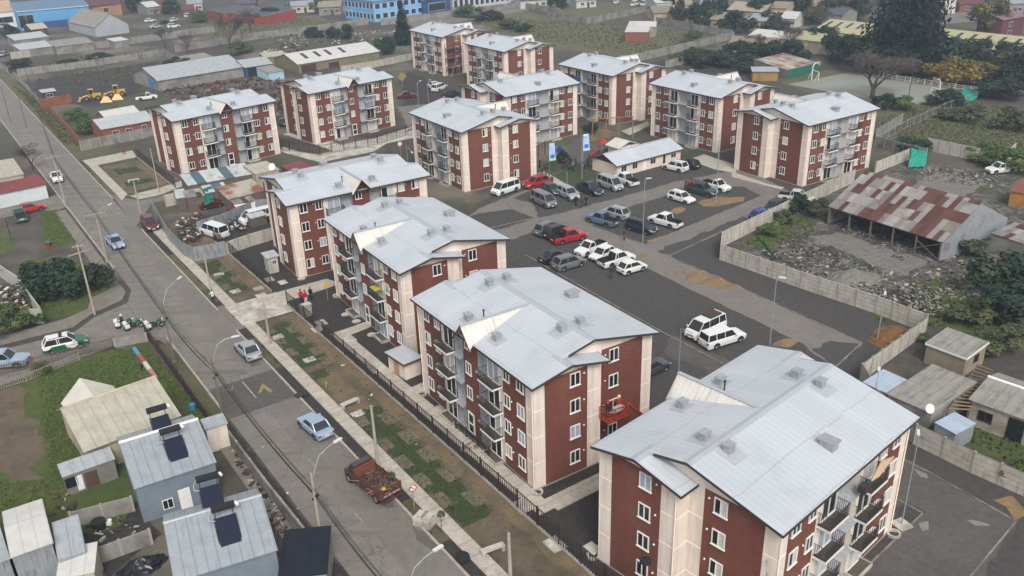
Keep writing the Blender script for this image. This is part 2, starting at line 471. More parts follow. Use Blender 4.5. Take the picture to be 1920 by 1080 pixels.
    # ---- grey screens and the sloped canopies in the recesses
    for s in (1, -1):
        gs = MB(); x0, x1 = sorted((s*1.22, s*2.68)); gs.box(x0, x1, DF-.60, DF-.42, .12, 9.6)
        for q in (1.201, 2.669):
            x0, x1 = sorted((s*q, s*(q+.03))); gs.box(x0, x1, DF-.42, DF-.005, .12, 9.6)
        gs.build('screen_wall', GREYP, root)
    gs = MB(); gs.box(-1.48, 1.48, -DB+.52, -DB+.70, .12, 9.6); gs.box(-.04, .04, -DB+.40, -DB+.52, .12, 9.6)
    gs.build('screen_wall', GREYP, root)
    for k in (1, 2, 3):
        z = ST*k + .1
        for s in (1, -1):
            cn = MB(); x0, x1 = sorted((s*1.25, s*2.65))
            cn.slab([(x0,DF-.42,z+.35),(x1,DF-.42,z+.35),(x1,DF+.35,z-.1),(x0,DF+.35,z-.1)][::-1], .04); cn.build('canopy', GALV, root)
        cn = MB(); cn.slab([(-1.46,-DB-.3,z-.1),(1.46,-DB-.3,z-.1),(1.46,-DB+.5,z+.3),(-1.46,-DB+.5,z+.3)], .04); cn.build('canopy', GALV, root)
    for s in (1, -1):
        cn = MB(); x0, x1 = sorted((s*1.25, s*2.65)); cn.box(x0, x1, DF-.42, DF-.1, 9.35, 9.55); cn.build('canopy', GALV, root)
    # ---- balconies
    def rail_mesh(w, dep):
        r = MB(); h = 1.0
        def bar(a, b, t=.03): r.tube((a[0],a[1],a[2]),(b[0],b[1],b[2]),t,n=4)
        for z in (.12, h):
            bar((-w/2,0,z),(-w/2,dep,z)); bar((-w/2,dep,z),(w/2,dep,z)); bar((w/2,dep,z),(w/2,0,z))
        n = int(w/.13)
        for i in range(n+1):
            x = -w/2 + w*i/n; bar((x,dep,0),(x,dep,h),.02)
        for i in range(1, 7):
            for x in (-w/2, w/2): bar((x,dep*i/7,0),(x,dep*i/7,h),.018)
        return r.mesh('railing', DARKM)
    FLOORM = M('balcony_floor', '#4a4038', '#5a5047', 3, .9)
    w_, dep = 2.3, .95
    slab = MB(); slab.box(-w_/2,w_/2,0,dep,-.16,0); slab.mat(1).box(-w_/2+.06,w_/2-.06,.02,dep-.06,0,.012)
    sm = slab.mesh('balcony', [WHITE, FLOORM]); rm = rail_mesh(w_-.06, dep-.04)
    ter = MB(); ter.box(-w_/2,w_/2,dep-.1,dep,-.2,.12); ter.box(-w_/2,-w_/2+.1,0,dep-.1,-.2,.12); ter.box(w_/2-.1,w_/2,0,dep-.1,-.2,.12); ter.mat(1).box(-w_/2+.1,w_/2-.1,0,dep-.1,-.2,.02)
    tm = ter.mesh('terrace', [CONC_L, FLOORM])
    for s in (1, -1):
        for k in range(4):
            for x, y, rz in ((s*3.75, DF+.005, 0), (s*2.62, -DB-.005, PI)):
                if k == 0: link('terrace', tm, root, (x, y, .2), rz)
                else:
                    b = link('balcony', sm, root, (x, y, ST*k+.18), rz); link('railing', rm, b)
    return root, PANES
BLOCKS = [
 ('F', 17.03, 50.79, 41.82, 'apartment block nearest the camera, cut by the bottom edge of the photo'),
 ('E', 1.76, 68.98, 122.49, 'apartment block with the orange boom lift at its end wall'),
 ('D', -10.51, 91.55, 122.30, 'apartment block between the junk yard side block and the block with the lift'),
 ('C', -22.39, 112.34, -147.57, 'apartment block directly behind the sheet iron junk yard by the street, dormer facing right'),
 ('A', -53.84, 158.61, -136.82, 'leftmost apartment block, rising behind patched iron roofs near the street'),
 ('B', -34.35, 177.11, -137.45, 'apartment block second from the left, a black fenced path along its dormer front'),
 ('G', -6.02, 144.30, -56.65, 'apartment block with a red curtained end window above the parked white van'),
 ('H', 3.16, 167.91, 34.56, 'apartment block behind the playground, its long balcony side facing the camera'),
 ('I', -14.74, 239.29, -55.92, 'farthest apartment block, with scaffolding on its shaded end wall'),
 ('J', .75, 214.98, -55.43, 'apartment block just in front of the scaffolded farthest one'),
 ('K', 21.84, 183.64, -55.62, 'apartment block with bare tan soil at its foot, behind the swing frame'),
 ('L', 37.60, 161.66, -54.51, 'apartment block behind the right end of the pink community hall'),
 ('M', 49.36, 140.97, 32.71, 'rightmost apartment block, facing the ruined rusty shed'),
]
proto, PANES = build_block()
index_kids()
rnd = random.Random(11)
BLK = {}
for i, (k, x, y, a, lab) in enumerate(BLOCKS):
    b = proto if i == 0 else copy_tree(proto)
    b.location = (x, y, 0); b.rotation_euler = (0, 0, math.radians(a)); b['label'] = lab
    b['group'] = 'identical brick and peach apartment blocks'
    BLK[k] = b
for o in bpy.data.objects:          # curtains differ from flat to flat
    if 'k' in o:
        kk = o['k']; del o['k']
        wgt = (7,4,4,5,3,3,.15,.05,.4) if kk != 'd' else (5,4,4,5,3,5,.2,.05,.8)
        o.data = rnd.choices(PANES[kk], wgt)[0]
# ================================================================ GROUND
_rng = random.Random(3)
EDGE = {'stain': 0.25, 'verge': 0.12, 'verge_grass': 0.22, 'garden_strip': 0.1, 'sand_path': 0.25, 'turf': 0.28, 'yard_soil': 0.0, 'car_park': 0.5, 'parking_bay': 0.15, 'drive_lane': 0.2, 'asphalt_patch': 0.4, 'light_stain': 0.3, 'sand_patch': 0.45, 'orange_soil': 0.45, 'lawn': 0.3, 'play_sand': 0.3, 'yard_grass': 0.55, 'bare_patch': 0.7, 'yard_dirt': 0.6, 'rubble_field': 1.0, 'weeds': 1.0, 'field': 1.5, 'bare_field': 1.5, 'road_far': 0.3, 'ruin_floor': 0.3}
def rough_edge(pts, r):
    out = []
    for a, b in zip(pts, pts[1:]+pts[:1]):
        L = (b-a).length; n = max(1, int(L/max(.7, r*2.2)))
        for i in range(n):
            p = a.lerp(b, i/n)
            q = r if i else r*.4
            out.append(p + Vector((_rng.uniform(-q,q), _rng.uniform(-q,q), 0)))
    return out
def flat(name, mat, z, polys, kind='structure', th=None, rough=0.0):
    mb = MB(); rough = rough or EDGE.get(name, 0)
    for k, P in enumerate(polys):
        pts = []
        zz = z + k*.0009
        for p in P:
            v = p.copy() if isinstance(p, Vector) else G(*p)
            v.z = zz; pts.append(v)
        if rough: pts = rough_edge(pts, rough)
        a = sum(pts[i].x*pts[(i+1)%len(pts)].y - pts[(i+1)%len(pts)].x*pts[i].y for i in range(len(pts)))
        if a < 0: pts.reverse()
        if th: mb.slab(pts, th)
        else: mb.poly(pts)
    return struct(name, mb, mat, kind)
def rr(s0, s1, n0, n1): return [RD(s0,n0), RD(s1,n0), RD(s1,n1), RD(s0,n1)]
def soil_mat():
    t = NT('soil_grass')
    a = t.ramp(t.noise(.018, 6, .62), .44, .60)
    b = t.ramp(t.noise(.12, 6, .7), .38, .62)
    d = t.ramp(t.noise(1.3, 6, .7), .3, .7)
    soil = t.mix(d, '#322d2a', '#4a443e')
    soil = t.mix(t.ramp(t.noise(.05, 5, .6), .5, .66), soil, '#6f665b')
    grass = t.mix(d, '#2e3622', '#47502f')
    grass = t.mix(b, grass, '#4d4a34')
    col = t.mix(t.math('MULTIPLY', a, t.ramp(t.noise(.35, 6, .7), .3, .55)), soil, grass)
    t.bump(t.noise(2.2, 6, .7), .5, .15)
    return t.done(col, .95)
SOIL = soil_mat()
def gravel_mat(name, a, b, c):
    t = NT(name)
    f = t.ramp(t.noise(7, 7, .8), .3, .7); g = t.ramp(t.noise(.25, 6, .65), .35, .66)
    f2 = t.ramp(t.noise(1.7, 7, .8), .36, .64); sp = t.ramp(t.noise(22, 3, .8), .62, .72)
    col = t.mix(f, a, b); col = t.mix(t.math('MULTIPLY', g, .8), col, c); dk = t.mix(.20, col, '#141210'); lt = t.mix(.07, col, '#a39c92'); col = t.mix(f2, dk, lt)
    col = t.mix(t.math('MULTIPLY', sp, .25), col, '#8b857c')
    t.bump(t.noise(9, 5, .8), .5, .05)
    return t.done(col, .92)
GRAVEL = gravel_mat('dark_gravel', '#2f2d2b', '#43403d', '#3a3734')
TARMAC = gravel_mat('worn_asphalt', '#625d57', '#706a63', '#79736b')
TARMAC2 = gravel_mat('fresh_asphalt', '#423f3d', '#4e4a47', '#56514c')
BLACKSOIL = gravel_mat('black_soil', '#1f1b19', '#2c2724', '#26211f')
def rubble_mat():
    t = NT('rubble_ground')
    v = t.n.new('ShaderNodeTexVoronoi'); v.inputs['Scale'].default_value = 2.2; t.l.new(t.tc.outputs['Object'], v.inputs['Vector'])
    vs = t.n.new('ShaderNodeSeparateColor'); t.l.new(v.outputs['Color'], vs.inputs[0])
    col = t.mix(vs.outputs[0], '#3c3833', '#7b766e')
    col = t.mix(t.ramp(t.noise(.3, 6, .7), .42, .6), col, '#39352f')
    col = t.mix(t.ramp(t.noise(.17, 5, .6), .52, .62), col, '#3f4429')
    t.bump(v.outputs['Distance'], .8, .3)
    return t.done(col, .95)
RUBBLE = rubble_mat()
def street_mat():
    t = NT('street_concrete')
    mp = t.mapped(-STREET)
    x = t.sep(mp)
    fx = t.math('ABSOLUTE', t.math('SUBTRACT', t.math('FRACT', t.math('DIVIDE', x[0], 4.0)), .5))
    fy = t.math('ABSOLUTE', t.math('SUBTRACT', t.math('FRACT', t.math('DIVIDE', t.math('ADD', x[1], .7), 3.3)), .5))
    j = t.math('MAXIMUM', t.ramp(fx, .487, .497), t.ramp(fy, .485, .496))
    base = t.mix(t.ramp(t.noise(.5, 6, .65), .32, .68), '#716b64', '#837d75')
    base = t.mix(t.ramp(t.noise(5, 6, .75), .35, .75), base, '#676159')
    vec = t.mapped(-STREET, (.05, .8, 1)); wear = t.ramp(t.noise(1, 6, .6, vec=vec), .5, .7)
    base = t.mix(t.math('MULTIPLY', wear, .6), base, '#57524c')
    w = t.n.new('ShaderNodeTexVoronoi'); w.feature = 'DISTANCE_TO_EDGE'; w.inputs['Scale'].default_value = .16
    wv = t.n.new('ShaderNodeVectorMath'); wv.operation = 'ADD'
    nz = t.n.new('ShaderNodeTexNoise'); nz.inputs['Scale'].default_value = .6; nz.inputs['Detail'].default_value = 5
    t.l.new(t.tc.outputs['Object'], nz.inputs['Vector']); t.l.new(t.tc.outputs['Object'], wv.inputs[0])
    sc_ = t.n.new('ShaderNodeVectorMath'); sc_.operation = 'SCALE'; sc_.inputs[3].default_value = 3; t.l.new(nz.outputs['Color'], sc_.inputs[0]); t.l.new(sc_.outputs[0], wv.inputs[1])
    t.l.new(wv.outputs[0], w.inputs['Vector'])
    crack = t.math('SUBTRACT', 1, t.ramp(w.outputs['Distance'], .004, .012))
    col = t.mix(t.math('MULTIPLY', j, .55), base, '#3b3833'); col = t.mix(t.math('MULTIPLY', crack, .45), col, '#403c37')
    t.bump(t.noise(8, 5, .7), .2, .03)
    return t.done(col, .9)
STREETM = street_mat()
def slab_mat(name, a, b, c, px, py, rot=-STREET, line='#6b665e'):
    t = NT(name); x = t.sep(t.mapped(rot))
    fx = t.math('ABSOLUTE', t.math('SUBTRACT', t.math('FRACT', t.math('DIVIDE', x[0], px)), .5))
    fy = t.math('ABSOLUTE', t.math('SUBTRACT', t.math('FRACT', t.math('DIVIDE', x[1], py)), .5))
    j = t.math('MAXIMUM', t.ramp(fx, .47, .49), t.ramp(fy, .47, .49))
    base = t.mix(t.ramp(t.noise(.7, 6, .65), .34, .66), a, b); base = t.mix(t.ramp(t.noise(2.5, 6, .75), .48, .72), base, c)
    return t.done(t.mix(t.math('MULTIPLY', j, .7), base, line), .92)
PAVE = slab_mat('pavement_slabs', '#b5ad9f', '#9f978a', '#877f73', 1.6, 50)
PAVERS = slab_mat('grass_block_pavers', '#6f6352', '#5f5546', '#4f4d33', .34, .5, line='#363b22')
OLDPAVE = slab_mat('old_pavement', '#7d766b', '#6d675d', '#5b564d', 2.2, 50)
COURT = M('court_surface', '#75837a', '#868a7e', .25, .9, c3='#857b70', s3=.12)
def grass_mat(name, a, b, c):
    t = NT(name)
    col = t.mix(t.ramp(t.noise(1.6, 7, .75), .32, .68), a, b); col = t.mix(t.ramp(t.noise(.33, 6, .7), .42, .66), col, c)
    t.bump(t.noise(5, 6, .8), .9, .2); return t.done(col, .95)
GRASS = grass_mat('lush_grass', '#36471b', '#4a5c25', '#575a2b')
GRASSD = grass_mat('dull_grass', '#434b2a', '#565838', '#655d47')
TURF = grass_mat('turf_squares', '#2e3d1b', '#3e4e24', '#374322')
DRY = grass_mat('dry_ground', '#5f5443', '#71644f', '#4c4435')
SANDP = grass_mat('sand_path', '#7f6d50', '#706044', '#5a503f')
SANDO = M('ochre_sand', '#8a7150', '#755d3d', 1.5, .95, c3='#6a5a45', s3=.5, bump=.4)
SANDR = M('orange_soil', '#7a5630', '#694925', 2, .95, c3='#5d4528', s3=.6, bump=.6)
KERBM = M('kerb_stone', '#a7a196', '#8b857b', 2, .95)
YEL = M('yellow_paint', '#9c8748', '#6f664a', 3, .9)
WPAINT = M('white_paint', '#a9a59c', '#77736c', 2.5, .9)

g = MB(); g.poly([(-2500,-300,0),(2500,-300,0),(2500,4000,0),(-2500,4000,0)]); struct('ground', g, SOIL)
# --- street and left side roads
flat('street', STREETM, .02, [rr(-420, 30, 17.3, 23.9)])
flat('street_asphalt', TARMAC, .026, [rr(-72.5, 30, 20.7, 23.9), [RD(-135,22.0),RD(-79,21.6),RD(-79,23.9),RD(-133,23.9)],
     [(208,364),(228,371),(264,376),(300,369),(338,357),(333,371),(284,382),(266,410),(256,424),(245,412)]])
flat('speed_hump', TARMAC2, .034, [rr(-79.0, -72.5, 17.32, 23.88)])
flat('road_arrow', YEL, .040, [[(484,738),(492,719),(511,733),(507,737),(494,728),(489,738)],[(422,727),(433,732),(437,720),(436,733),(425,733)]])
flat('side_street', STREETM, .016, [[(-90,755),(217,648),(277,638),(300,638),(330,660),(296,560),(246,545),(239,568),(177,595),(141,622),(0,657),(-90,683)],
     [(-60,404),(70,376),(118,362),(127,388),(105,394),(78,396),(0,409),(-60,420)]])
flat('road_line', WPAINT, .040, [rr(-78.5,-74.6,20.55,20.67), rr(-62,-60.4,20.6,20.68), rr(-53,-51.6,20.62,20.7)])
flat('stain', M('oil_stain', '#4f4b46', '#5d5852', 2), .030, [[(705,905),(735,925),(742,950),(722,955),(700,930)],[(770,985),(800,1000),(830,1030),(812,1035),(780,1015)],[(455,660),(490,683),(470,690),(448,668)]])
# --- pavements and kerbs of the street
flat('pavement', PAVE, .11, [rr(-131, -97, 25.1, 26.35), rr(-90.6, 30, 25.1, 26.35)], th=.1)
flat('pavement', PAVE, .11, [[RD(-172,25.0),RD(-147,25.0),(238,366),(262,374),(300,366),(352,346),(350,337),(300,353),(268,361),RD(-149,26.5),RD(-172,26.4)],
      [(155,302),(248,283),(256,295),(168,313)]], th=.1)
flat('pavement', OLDPAVE, .11, [rr(-74, 20, 14.9, 16.2), rr(-148, -118, 15.2, 16.7), [(170,560),(205,545),(212,520),(236,548),(230,563),(175,588),(138,614),(0,648),(0,632),(120,600),(165,580)]], th=.1)
flat('kerb', KERBM, .15, [rr(-131,-96.5,23.9,24.1), rr(-90,30,23.9,24.1), rr(-400,-149,23.9,24.1), rr(-420,-118,17.1,17.3), rr(-93,-75,17.1,17.3)], th=.15)
flat('driveway', CONC_L, .05, [rr(-97,-90.6,25.0,31.4)])
flat('driveway', TARMAC, .03, [rr(-97.5,-90,23.9,25.05)])
flat('verge', BLACKSOIL, .012, [rr(-97,30,24.1,25.2), rr(-131,-97,24.1,25.2), rr(-72,30,15.6,17.1)])
flat('verge_grass', GRASSD, .016, [rr(-118,-99,24.2,25.0), rr(-87,-79,24.2,25.0), rr(-52,-46,24.2,25.05), rr(-92,-72,15.9,17.0), rr(-330,-180,24.3,27.0), rr(-168,-150,24.2,24.95)])
# --- garden strip
flat('garden_strip', DRY, .02, [rr(-131,-97.2,26.35,31), rr(-90.4,10,26.35,31), rr(-170,-150,26.5,33.5)])
flat('sand_path', SANDP, .026, [rr(-131,-97.5,30.0,31), rr(-89,10,29.9,31), [RD(-76,27.0),RD(-66,26.8),RD(-66,29),RD(-74,29)], rr(-168,-152,32.2,33.4)])
flat('turf', TURF, .034, [rr(-88.5,-77.2,26.6,29.4), rr(-75.9,-74.2,26.7,28.4), rr(-66,-46.5,26.6,29.3), rr(-125,-121,26.8,29), rr(-117,-114,26.6,30), rr(-112,-100,26.7,29.0),
      rr(-166,-162.5,28,32), rr(-157,-154.5,27.5,32), rr(-151,-149,28,32)])
pv = []
for s in (-88.6,-85.4,-82.2): pv += [rr(s, s+1.9, 26.4, 27.5)]
for s in (-87.2,-84.0,-80.8,-78.2): pv += [rr(s, s+1.9, 28.6, 29.9)]
for s in (-65.6,-61.0,-57.6,-54.4,-51.2): pv += [rr(s, s+2.0, 26.4, 27.5)]
for s in (-64.6,-60.8,-57.4,-54,-50.0): pv += [rr(s, s+2.2, 28.5, 29.9)]
for s in (-115.5,-109,-105): pv += [rr(s, s+1.9, 28.2, 29.6), rr(s+1.6, s+3.4, 26.5, 27.6)]
flat('paving_panel', PAVERS, .042, pv)
cv = []
for s, n in ((-86.0,26.5),(-79.0,27.2),(-66.4,26.6),(-107.5,27.0),(-101,26.9),(-100,29.5),(-97.8,29.0)): cv += [rr(s, s+1.0, n, n+1.2)]
flat('concrete_cover', CONC_L, .075, cv, th=.06)
# --- soil round the near blocks, walkways
flat('yard_soil', BLACKSOIL, .018, [rr(-93,20,31.1,44), [RD(-131,31),RD(-97,31),RD(-93,31.1),RD(-93,44),RD(-131,44)]])
flat('walkway', PAVE, .09, [[RD(-82.5,32.0),RD(-44,32.0),RD(-44,33.5),RD(-82.5,33.5)], [(620,628),(698,600),(712,606),(640,636)], [RD(-62.5,33.5),RD(-60.2,33.5),RD(-60.2,36.2),RD(-62.5,36.2)],
     [(755,735),(800,715),(806,727),(775,742)], [RD(-45.3,33.5),RD(-43.6,33.5),RD(-43.6,43),RD(-45.3,43)], [(480,560),(612,524),(640,532),(520,572)]], th=.09)
flat('driveway', CONC_L, .06, [[(530,252),(640,288),(780,258),(775,245),(640,272),(560,243)], [(775,238),(600,290),(560,285),(530,275),(525,285),(600,305),(700,285)]])
pc = []
for p in ((655,637,1.5),(602,606,1.4),(595,618,1.4),(706,690,1.9),(980,950,1.6),(1040,1022,1.5),(1110,1030,1.2),(505,525,1.3),(530,530,1.2)):
    v = G(p[0], p[1]); q = p[2]/2; pc.append([v+DS*q+DN*q*.8, v-DS*q+DN*q*.8, v-DS*q-DN*q*.8, v+DS*q-DN*q*.8])
flat('concrete_cover', CONC_L, .10, pc, th=.09)
# --- car park
flat('car_park', GRAVEL, .010, [[(870,395),(1005,328),(1112,326),(1290,296),(1385,300),(1560,325),(1600,338),(1352,460),(1350,490),(1755,622),(1612,715),(1640,760),(2000,955),(1800,1300),(1200,1300),(1080,1080),(1100,860),(930,480),(790,395)]])
flat('drive_lane', TARMAC, .016, [
  [(900,390),(1003,350),(1010,352),(960,372),(1000,382),(1010,409),(1060,398),(1120,381),(1210,357),(1270,340),(1322,330),(1390,318),(1440,338),(1490,365),(1440,395),(1410,412),(1330,445),(1255,482),(1330,512),(1440,563),(1616,643),(1565,690),(1497,640),(1440,613),(1285,538),(1208,500),(1100,448),(1060,425),(1040,420),(1000,436),(930,460),(900,450),(870,412)]])
flat('parking_bay', GRAVEL, .022, [[(1210,458),(1108,424),(1150,397),(1300,352),(1395,350),(1428,368),(1360,396)], [(860,440),(940,430),(1002,409),(960,392),(900,400),(850,415)]])
flat('drive_lane', TARMAC2, .016, [[(1228,690),(1340,742),(1400,690),(1262,628)], [(1694,862),(1742,886),(1905,978),(1780,1180),(1480,1200),(1560,1120),(1735,960),(1695,940),(1660,990)]])
flat('asphalt_patch', M('wet_asphalt', '#3a3837', '#454240', 1.0, .85), .020, [[(1560,640),(1614,645),(1568,686),(1520,655)], [(1260,478),(1330,444),(1405,412),(1395,405),(1300,445),(1230,470)], [(1240,660),(1330,700),(1300,720),(1235,690)]])
flat('light_stain', M('cement_stain', '#857d73', '#6f685f', 1.2), .022, [[(1712,878),(1735,888),(1738,898),(1722,893)],[(1722,980),(1738,976),(1745,995),(1728,998)],[(1810,975),(1850,980),(1858,988),(1830,985)],[(1430,690),(1470,690),(1500,700),(1450,702)]])
flat('sand_patch', SANDO, .030, [[(1275,512),(1300,508),(1340,516),(1395,542),(1350,543),(1300,533)],[(1250,505),(1270,508),(1272,520),(1258,512)],[(1310,380),(1340,369),(1398,370),(1392,378),(1345,388),(1320,387)],[(1190,478),(1212,474),(1216,481),(1200,484)],[(1215,452),(1250,440),(1245,448),(1216,459)],[(1447,650),(1488,634),(1499,640),(1478,653)],[(1862,940),(1900,930),(1930,960),(1905,975)],[(1255,397),(1275,388),(1285,391),(1265,402)]])
flat('orange_soil', SANDR, .032, [[(1622,640),(1655,613),(1690,612),(1722,628),(1685,660),(1650,652)]])
kl = MB()
def kerb_line(pts, w=.13, h=.07):
    for a, b in zip(pts, pts[1:]):
        A, B = G(*a), G(*b); d = (B-A); L = d.length; t = math.atan2(d.y, d.x)
        kl.box(0, L, -w/2, w/2, 0, h, Matrix.Translation(A) @ Matrix.Rotation(t, 4, 'Z'))
for P in ([(1255,482),(1440,563),(1616,643),(1565,690)],[(1208,458),(1108,424)],[(1210,459),(1360,396),(1428,368)],[(1208,500),(1285,538),(1440,613),(1497,641)],[(985,478),(1130,560),(1240,622),(1355,682)],[(1240,690),(1200,668)],[(1258,478),(1408,411)],
          [(1694,862),(1742,886),(1905,978)],[(1905,978),(1800,1105)],[(1680,935),(1730,963),(1560,1125)],[(1002,410),(940,378)],[(860,441),(1002,409)]): kerb_line(P)
struct('kerb', kl, M('worn_kerb','#8f897e','#6d675e',1.2,.95,c3='#5a554e',s3=.5))
# --- green round the hall and playground
flat('lawn', TURF, .024, [[(1036,330),(1070,312),(1112,302),(1112,326),(1145,334),(1088,362),(1046,343)],[(1278,290),(1320,283),(1322,293),(1290,300)],[(1010,320),(1032,300),(1060,305),(1030,328)]])
flat('walkway', PAVE, .07, [[(1006,326),(1022,322),(1088,362),(1076,364)],[(1290,300),(1320,290),(1380,310),(1380,325),(1340,318)],[(1165,246),(1215,228),(1218,236),(1180,254)],[(1372,322),(1440,346),(1470,352),(1465,356),(1372,332)]], th=.06)
flat('play_sand', SANDP, .028, [[(1008,286),(1020,279),(1050,278),(1062,286),(1060,297),(1030,302),(1010,298)],[(1085,245),(1110,238),(1165,248),(1150,258),(1100,266)]])
flat('play_asphalt', TARMAC2, .022, [[(1060,290),(1075,262),(1130,250),(1180,262),(1150,285),(1112,295),(1075,308)]])
# --- left yards
flat('yard_grass', GRASS, .014, [[(-60,730),(217,655),(276,645),(398,792),(330,850),(200,1000),(-60,990)]])
flat('bare_patch', DRY, .020, [[(-40,735),(30,722),(75,790),(92,830),(60,880),(85,900),(20,905),(-40,880)],[(252,672),(268,670),(282,700),(270,722),(256,710)]])
flat('yard_grass', GRASS, .013, [[(62,500),(170,495),(205,520),(160,580),(85,602),(40,560)],[(75,400),(107,393),(140,455),(90,470)],[(0,430),(20,440),(35,465),(0,480)],[(25,500),(55,488),(120,480),(150,490),(60,505)]])
flat('yard_dirt', M('yard_dirt', '#4a453f', '#3c3630', .6, .95, c3='#544d45', s3=.2), .009, [[(0,410),(105,395),(180,495),(60,500),(0,495)]])
flat('bare_patch', BLACKSOIL, .012, [[(20,700),(217,645),(217,655),(-20,722)],[(150,1000),(260,930),(300,1000),(200,1080)]])
# --- right: ruin, fields, court
flat('rubble_field', RUBBLE, .014, [[(1362,472),(1585,352),(1700,300),(1920,330),(2000,520),(1920,600),(1752,612)]])
SLABF = slab_mat('ruin_floor', '#77736c', '#66625b', '#4d4943', 2.2, 1.1, rot=-.35, line='#3c3934')
flat('ruin_floor', SLABF, .03, [[(1520,445),(1575,436),(1745,492),(1695,517),(1640,498)],[(1700,352),(1760,322),(1850,345),(1800,372),(1745,368)]], th=.03)
flat('weeds', GRASS, .022, [[(1640,600),(1760,520),(1860,560),(1900,620),(1790,625),(1750,612)],[(1590,540),(1680,580),(1720,600),(1600,560)],[(1395,455),(1500,400),(1520,415),(1440,462)],[(1760,780),(1920,815),(1920,890),(1790,810)]])
flat('sports_court', COURT, .016, [[(1478,158),(1590,136),(1680,140),(1800,166),(1722,196),(1600,180)]])
flat('lawn', GRASSD, .012, [[(1450,150),(1560,130),(1700,130),(1820,165),(1730,205),(1660,225),(1560,190)],[(1640,225),(1800,180),(1920,210),(1920,290),(1760,280),(1690,262)]])
flat('field', GRASSD, .008, [[(880,32),(960,20),(1130,45),(1190,70),(1250,90),(1210,110),(1020,90),(930,60)],[(1000,8),(1180,5),(1200,18),(1130,38),(1055,28)],[(480,20),(640,40),(560,50),(480,66),(380,72),(370,40)],[(1220,45),(1320,68),(1260,90),(1220,85)],[(110,110),(270,92),(265,104),(130,122)]])
flat('bare_field', BLACKSOIL, .009, [[(60,150),(300,115),(260,140),(270,170),(180,200),(80,195)],[(760,130),(870,190),(800,240),(745,200)],[(1215,120),(1400,85),(1450,130),(1440,150),(1320,135)]])
flat('road_far', TARMAC, .012, [[(620,20),(780,52),(900,35),(1100,0),(1070,-3),(880,26),(780,40),(640,12)],[(1760,30),(1925,-8),(1925,15),(1840,40),(1720,48)],[(745,200),(800,195),(900,230),(770,250)]])
# ================================================================ WALLS, FENCES, SHEDS, HOUSES
PANELM = slab_mat('wall_panel', '#9d988e', '#8a857b', '#6f6a62', 500, 500)
def panel_mat():
    t = NT('concrete_panels'); x = t.sep(t.tc.outputs['Object'])
    f = t.math('ABSOLUTE', t.math('SUBTRACT', t.math('FRACT', t.math('DIVIDE', x[2], .5)), .5))
    base = t.mix(t.ramp(t.noise(.8, 6, .7), .32, .68), '#bcb6aa', '#a39c91')
    base = t.mix(t.ramp(t.noise(2.4, 6, .7, vec=t.mapped(0, (1, 1, .25))), .5, .72), base, '#7d766c')
    MATS['p'] = t.done(t.mix(t.math('MULTIPLY', t.ramp(f, .45, .49), .75), base, '#4c4842'), .93); return t.m
PANELM = panel_mat()
PANEL_OLD = M('old_wall_panels', '#8f8b84', '#77736c', 1.1, .95, c3='#635f59', s3=.35, bump=.1)
ORANGEW = M('orange_brick_wall', '#8f5538', '#7b4630', 2, .95, c3='#6b4333', s3=.6)
ZINC = ribbed('weathered_zinc', '#9a9fa1', '#83898c', 0, .3, .5, .25, .6, dirt='#6b5448', dark=.25)
ZINCY = ribbed('zinc_cladding', '#9a9fa2', '#888e91', 0, .3, .5, .2, .6, dirt='#74513f', dark=.25)
TIMBER = M('weathered_timber', '#6a5f53', '#4f463d', 3, .95)
def seg_frame(A, B):
    d = B - A; return d.length, math.atan2(d.y, d.x)
def wall_run(name, label, cat, pts, h=2.0, mat=None, th=.12, step=2.1, post=True, group=None, postm=None, part='panel'):
    P = [p if isinstance(p, Vector) else G(*p) for p in pts]
    root = thing(name, label, cat, P[0], 0, group)
    mb = MB(); pm = MB(); pm.box(-.09,.09,-.09,.09,-.1,h+.08); pme = pm.mesh('post', postm or CONC)
    npost = 0
    for A, B in zip(P, P[1:]):
        L, t = seg_frame(A, B); T = Matrix.Translation(A-P[0]) @ Matrix.Rotation(t, 4, 'Z')
        mb.box(0, L, -th/2, th/2, -.1, h, T)
        if post:
            n = max(1, round(L/step))
            if npost + n > 96: n = max(1, 96-npost)
            for i in range(n+1 if (A is P[0]) else n):
                k = i if A is P[0] else i+1
                p = A-P[0] + (B-A)*(k/n)
                link('post', pme, root, p, t); npost += 1
    mb.build(part, mat or PANELM, root)
    return root
def bar_fence(name, label, cat, pts, h=1.8, mat=None, gap=.35, bar=.018, step=2.6, mesh_panel=None, base=None, group=None, rails=(.15,), spear=False, barm=None):
    """railing fence: posts, rails and thin uprights as one infill part"""
    P = [p if isinstance(p, Vector) else G(*p) for p in pts]
    root = thing(name, label, cat, P[0], 0, group); mat = mat or DARKM
    pm = MB(); pm.box(-.05,.05,-.05,.05,0,h+.12); pme = pm.mesh('post', mat)
    f = MB(); bs = MB(); n0 = 0
    for A, B in zip(P, P[1:]):
        L, t = seg_frame(A, B); T = Matrix.Translation(A-P[0]) @ Matrix.Rotation(t, 4, 'Z')
        for z in list(rails)+[h-.05]: f.box(0, L, -.03, .03, z-.03, z+.03, T)
        n = int(L/gap)
        for i in range(n):
            x = (i+.5)*gap; f.box(x-bar, x+bar, -bar, bar, .1, h if not spear else h+.12, T)
        if base: bs.box(0, L, -.1, .1, -.05, base, T)
        m = max(1, round(L/step))
        if n0+m > 96: m = 96-n0
        for i in range(m+1 if A is P[0] else m):
            k = i if A is P[0] else i+1
            link('post', pme, root, A-P[0]+(B-A)*(k/m), t); n0 += 1
    f.build('bars', barm or mat, root)
    if base: bs.build('footing', CONC, root)
    return root
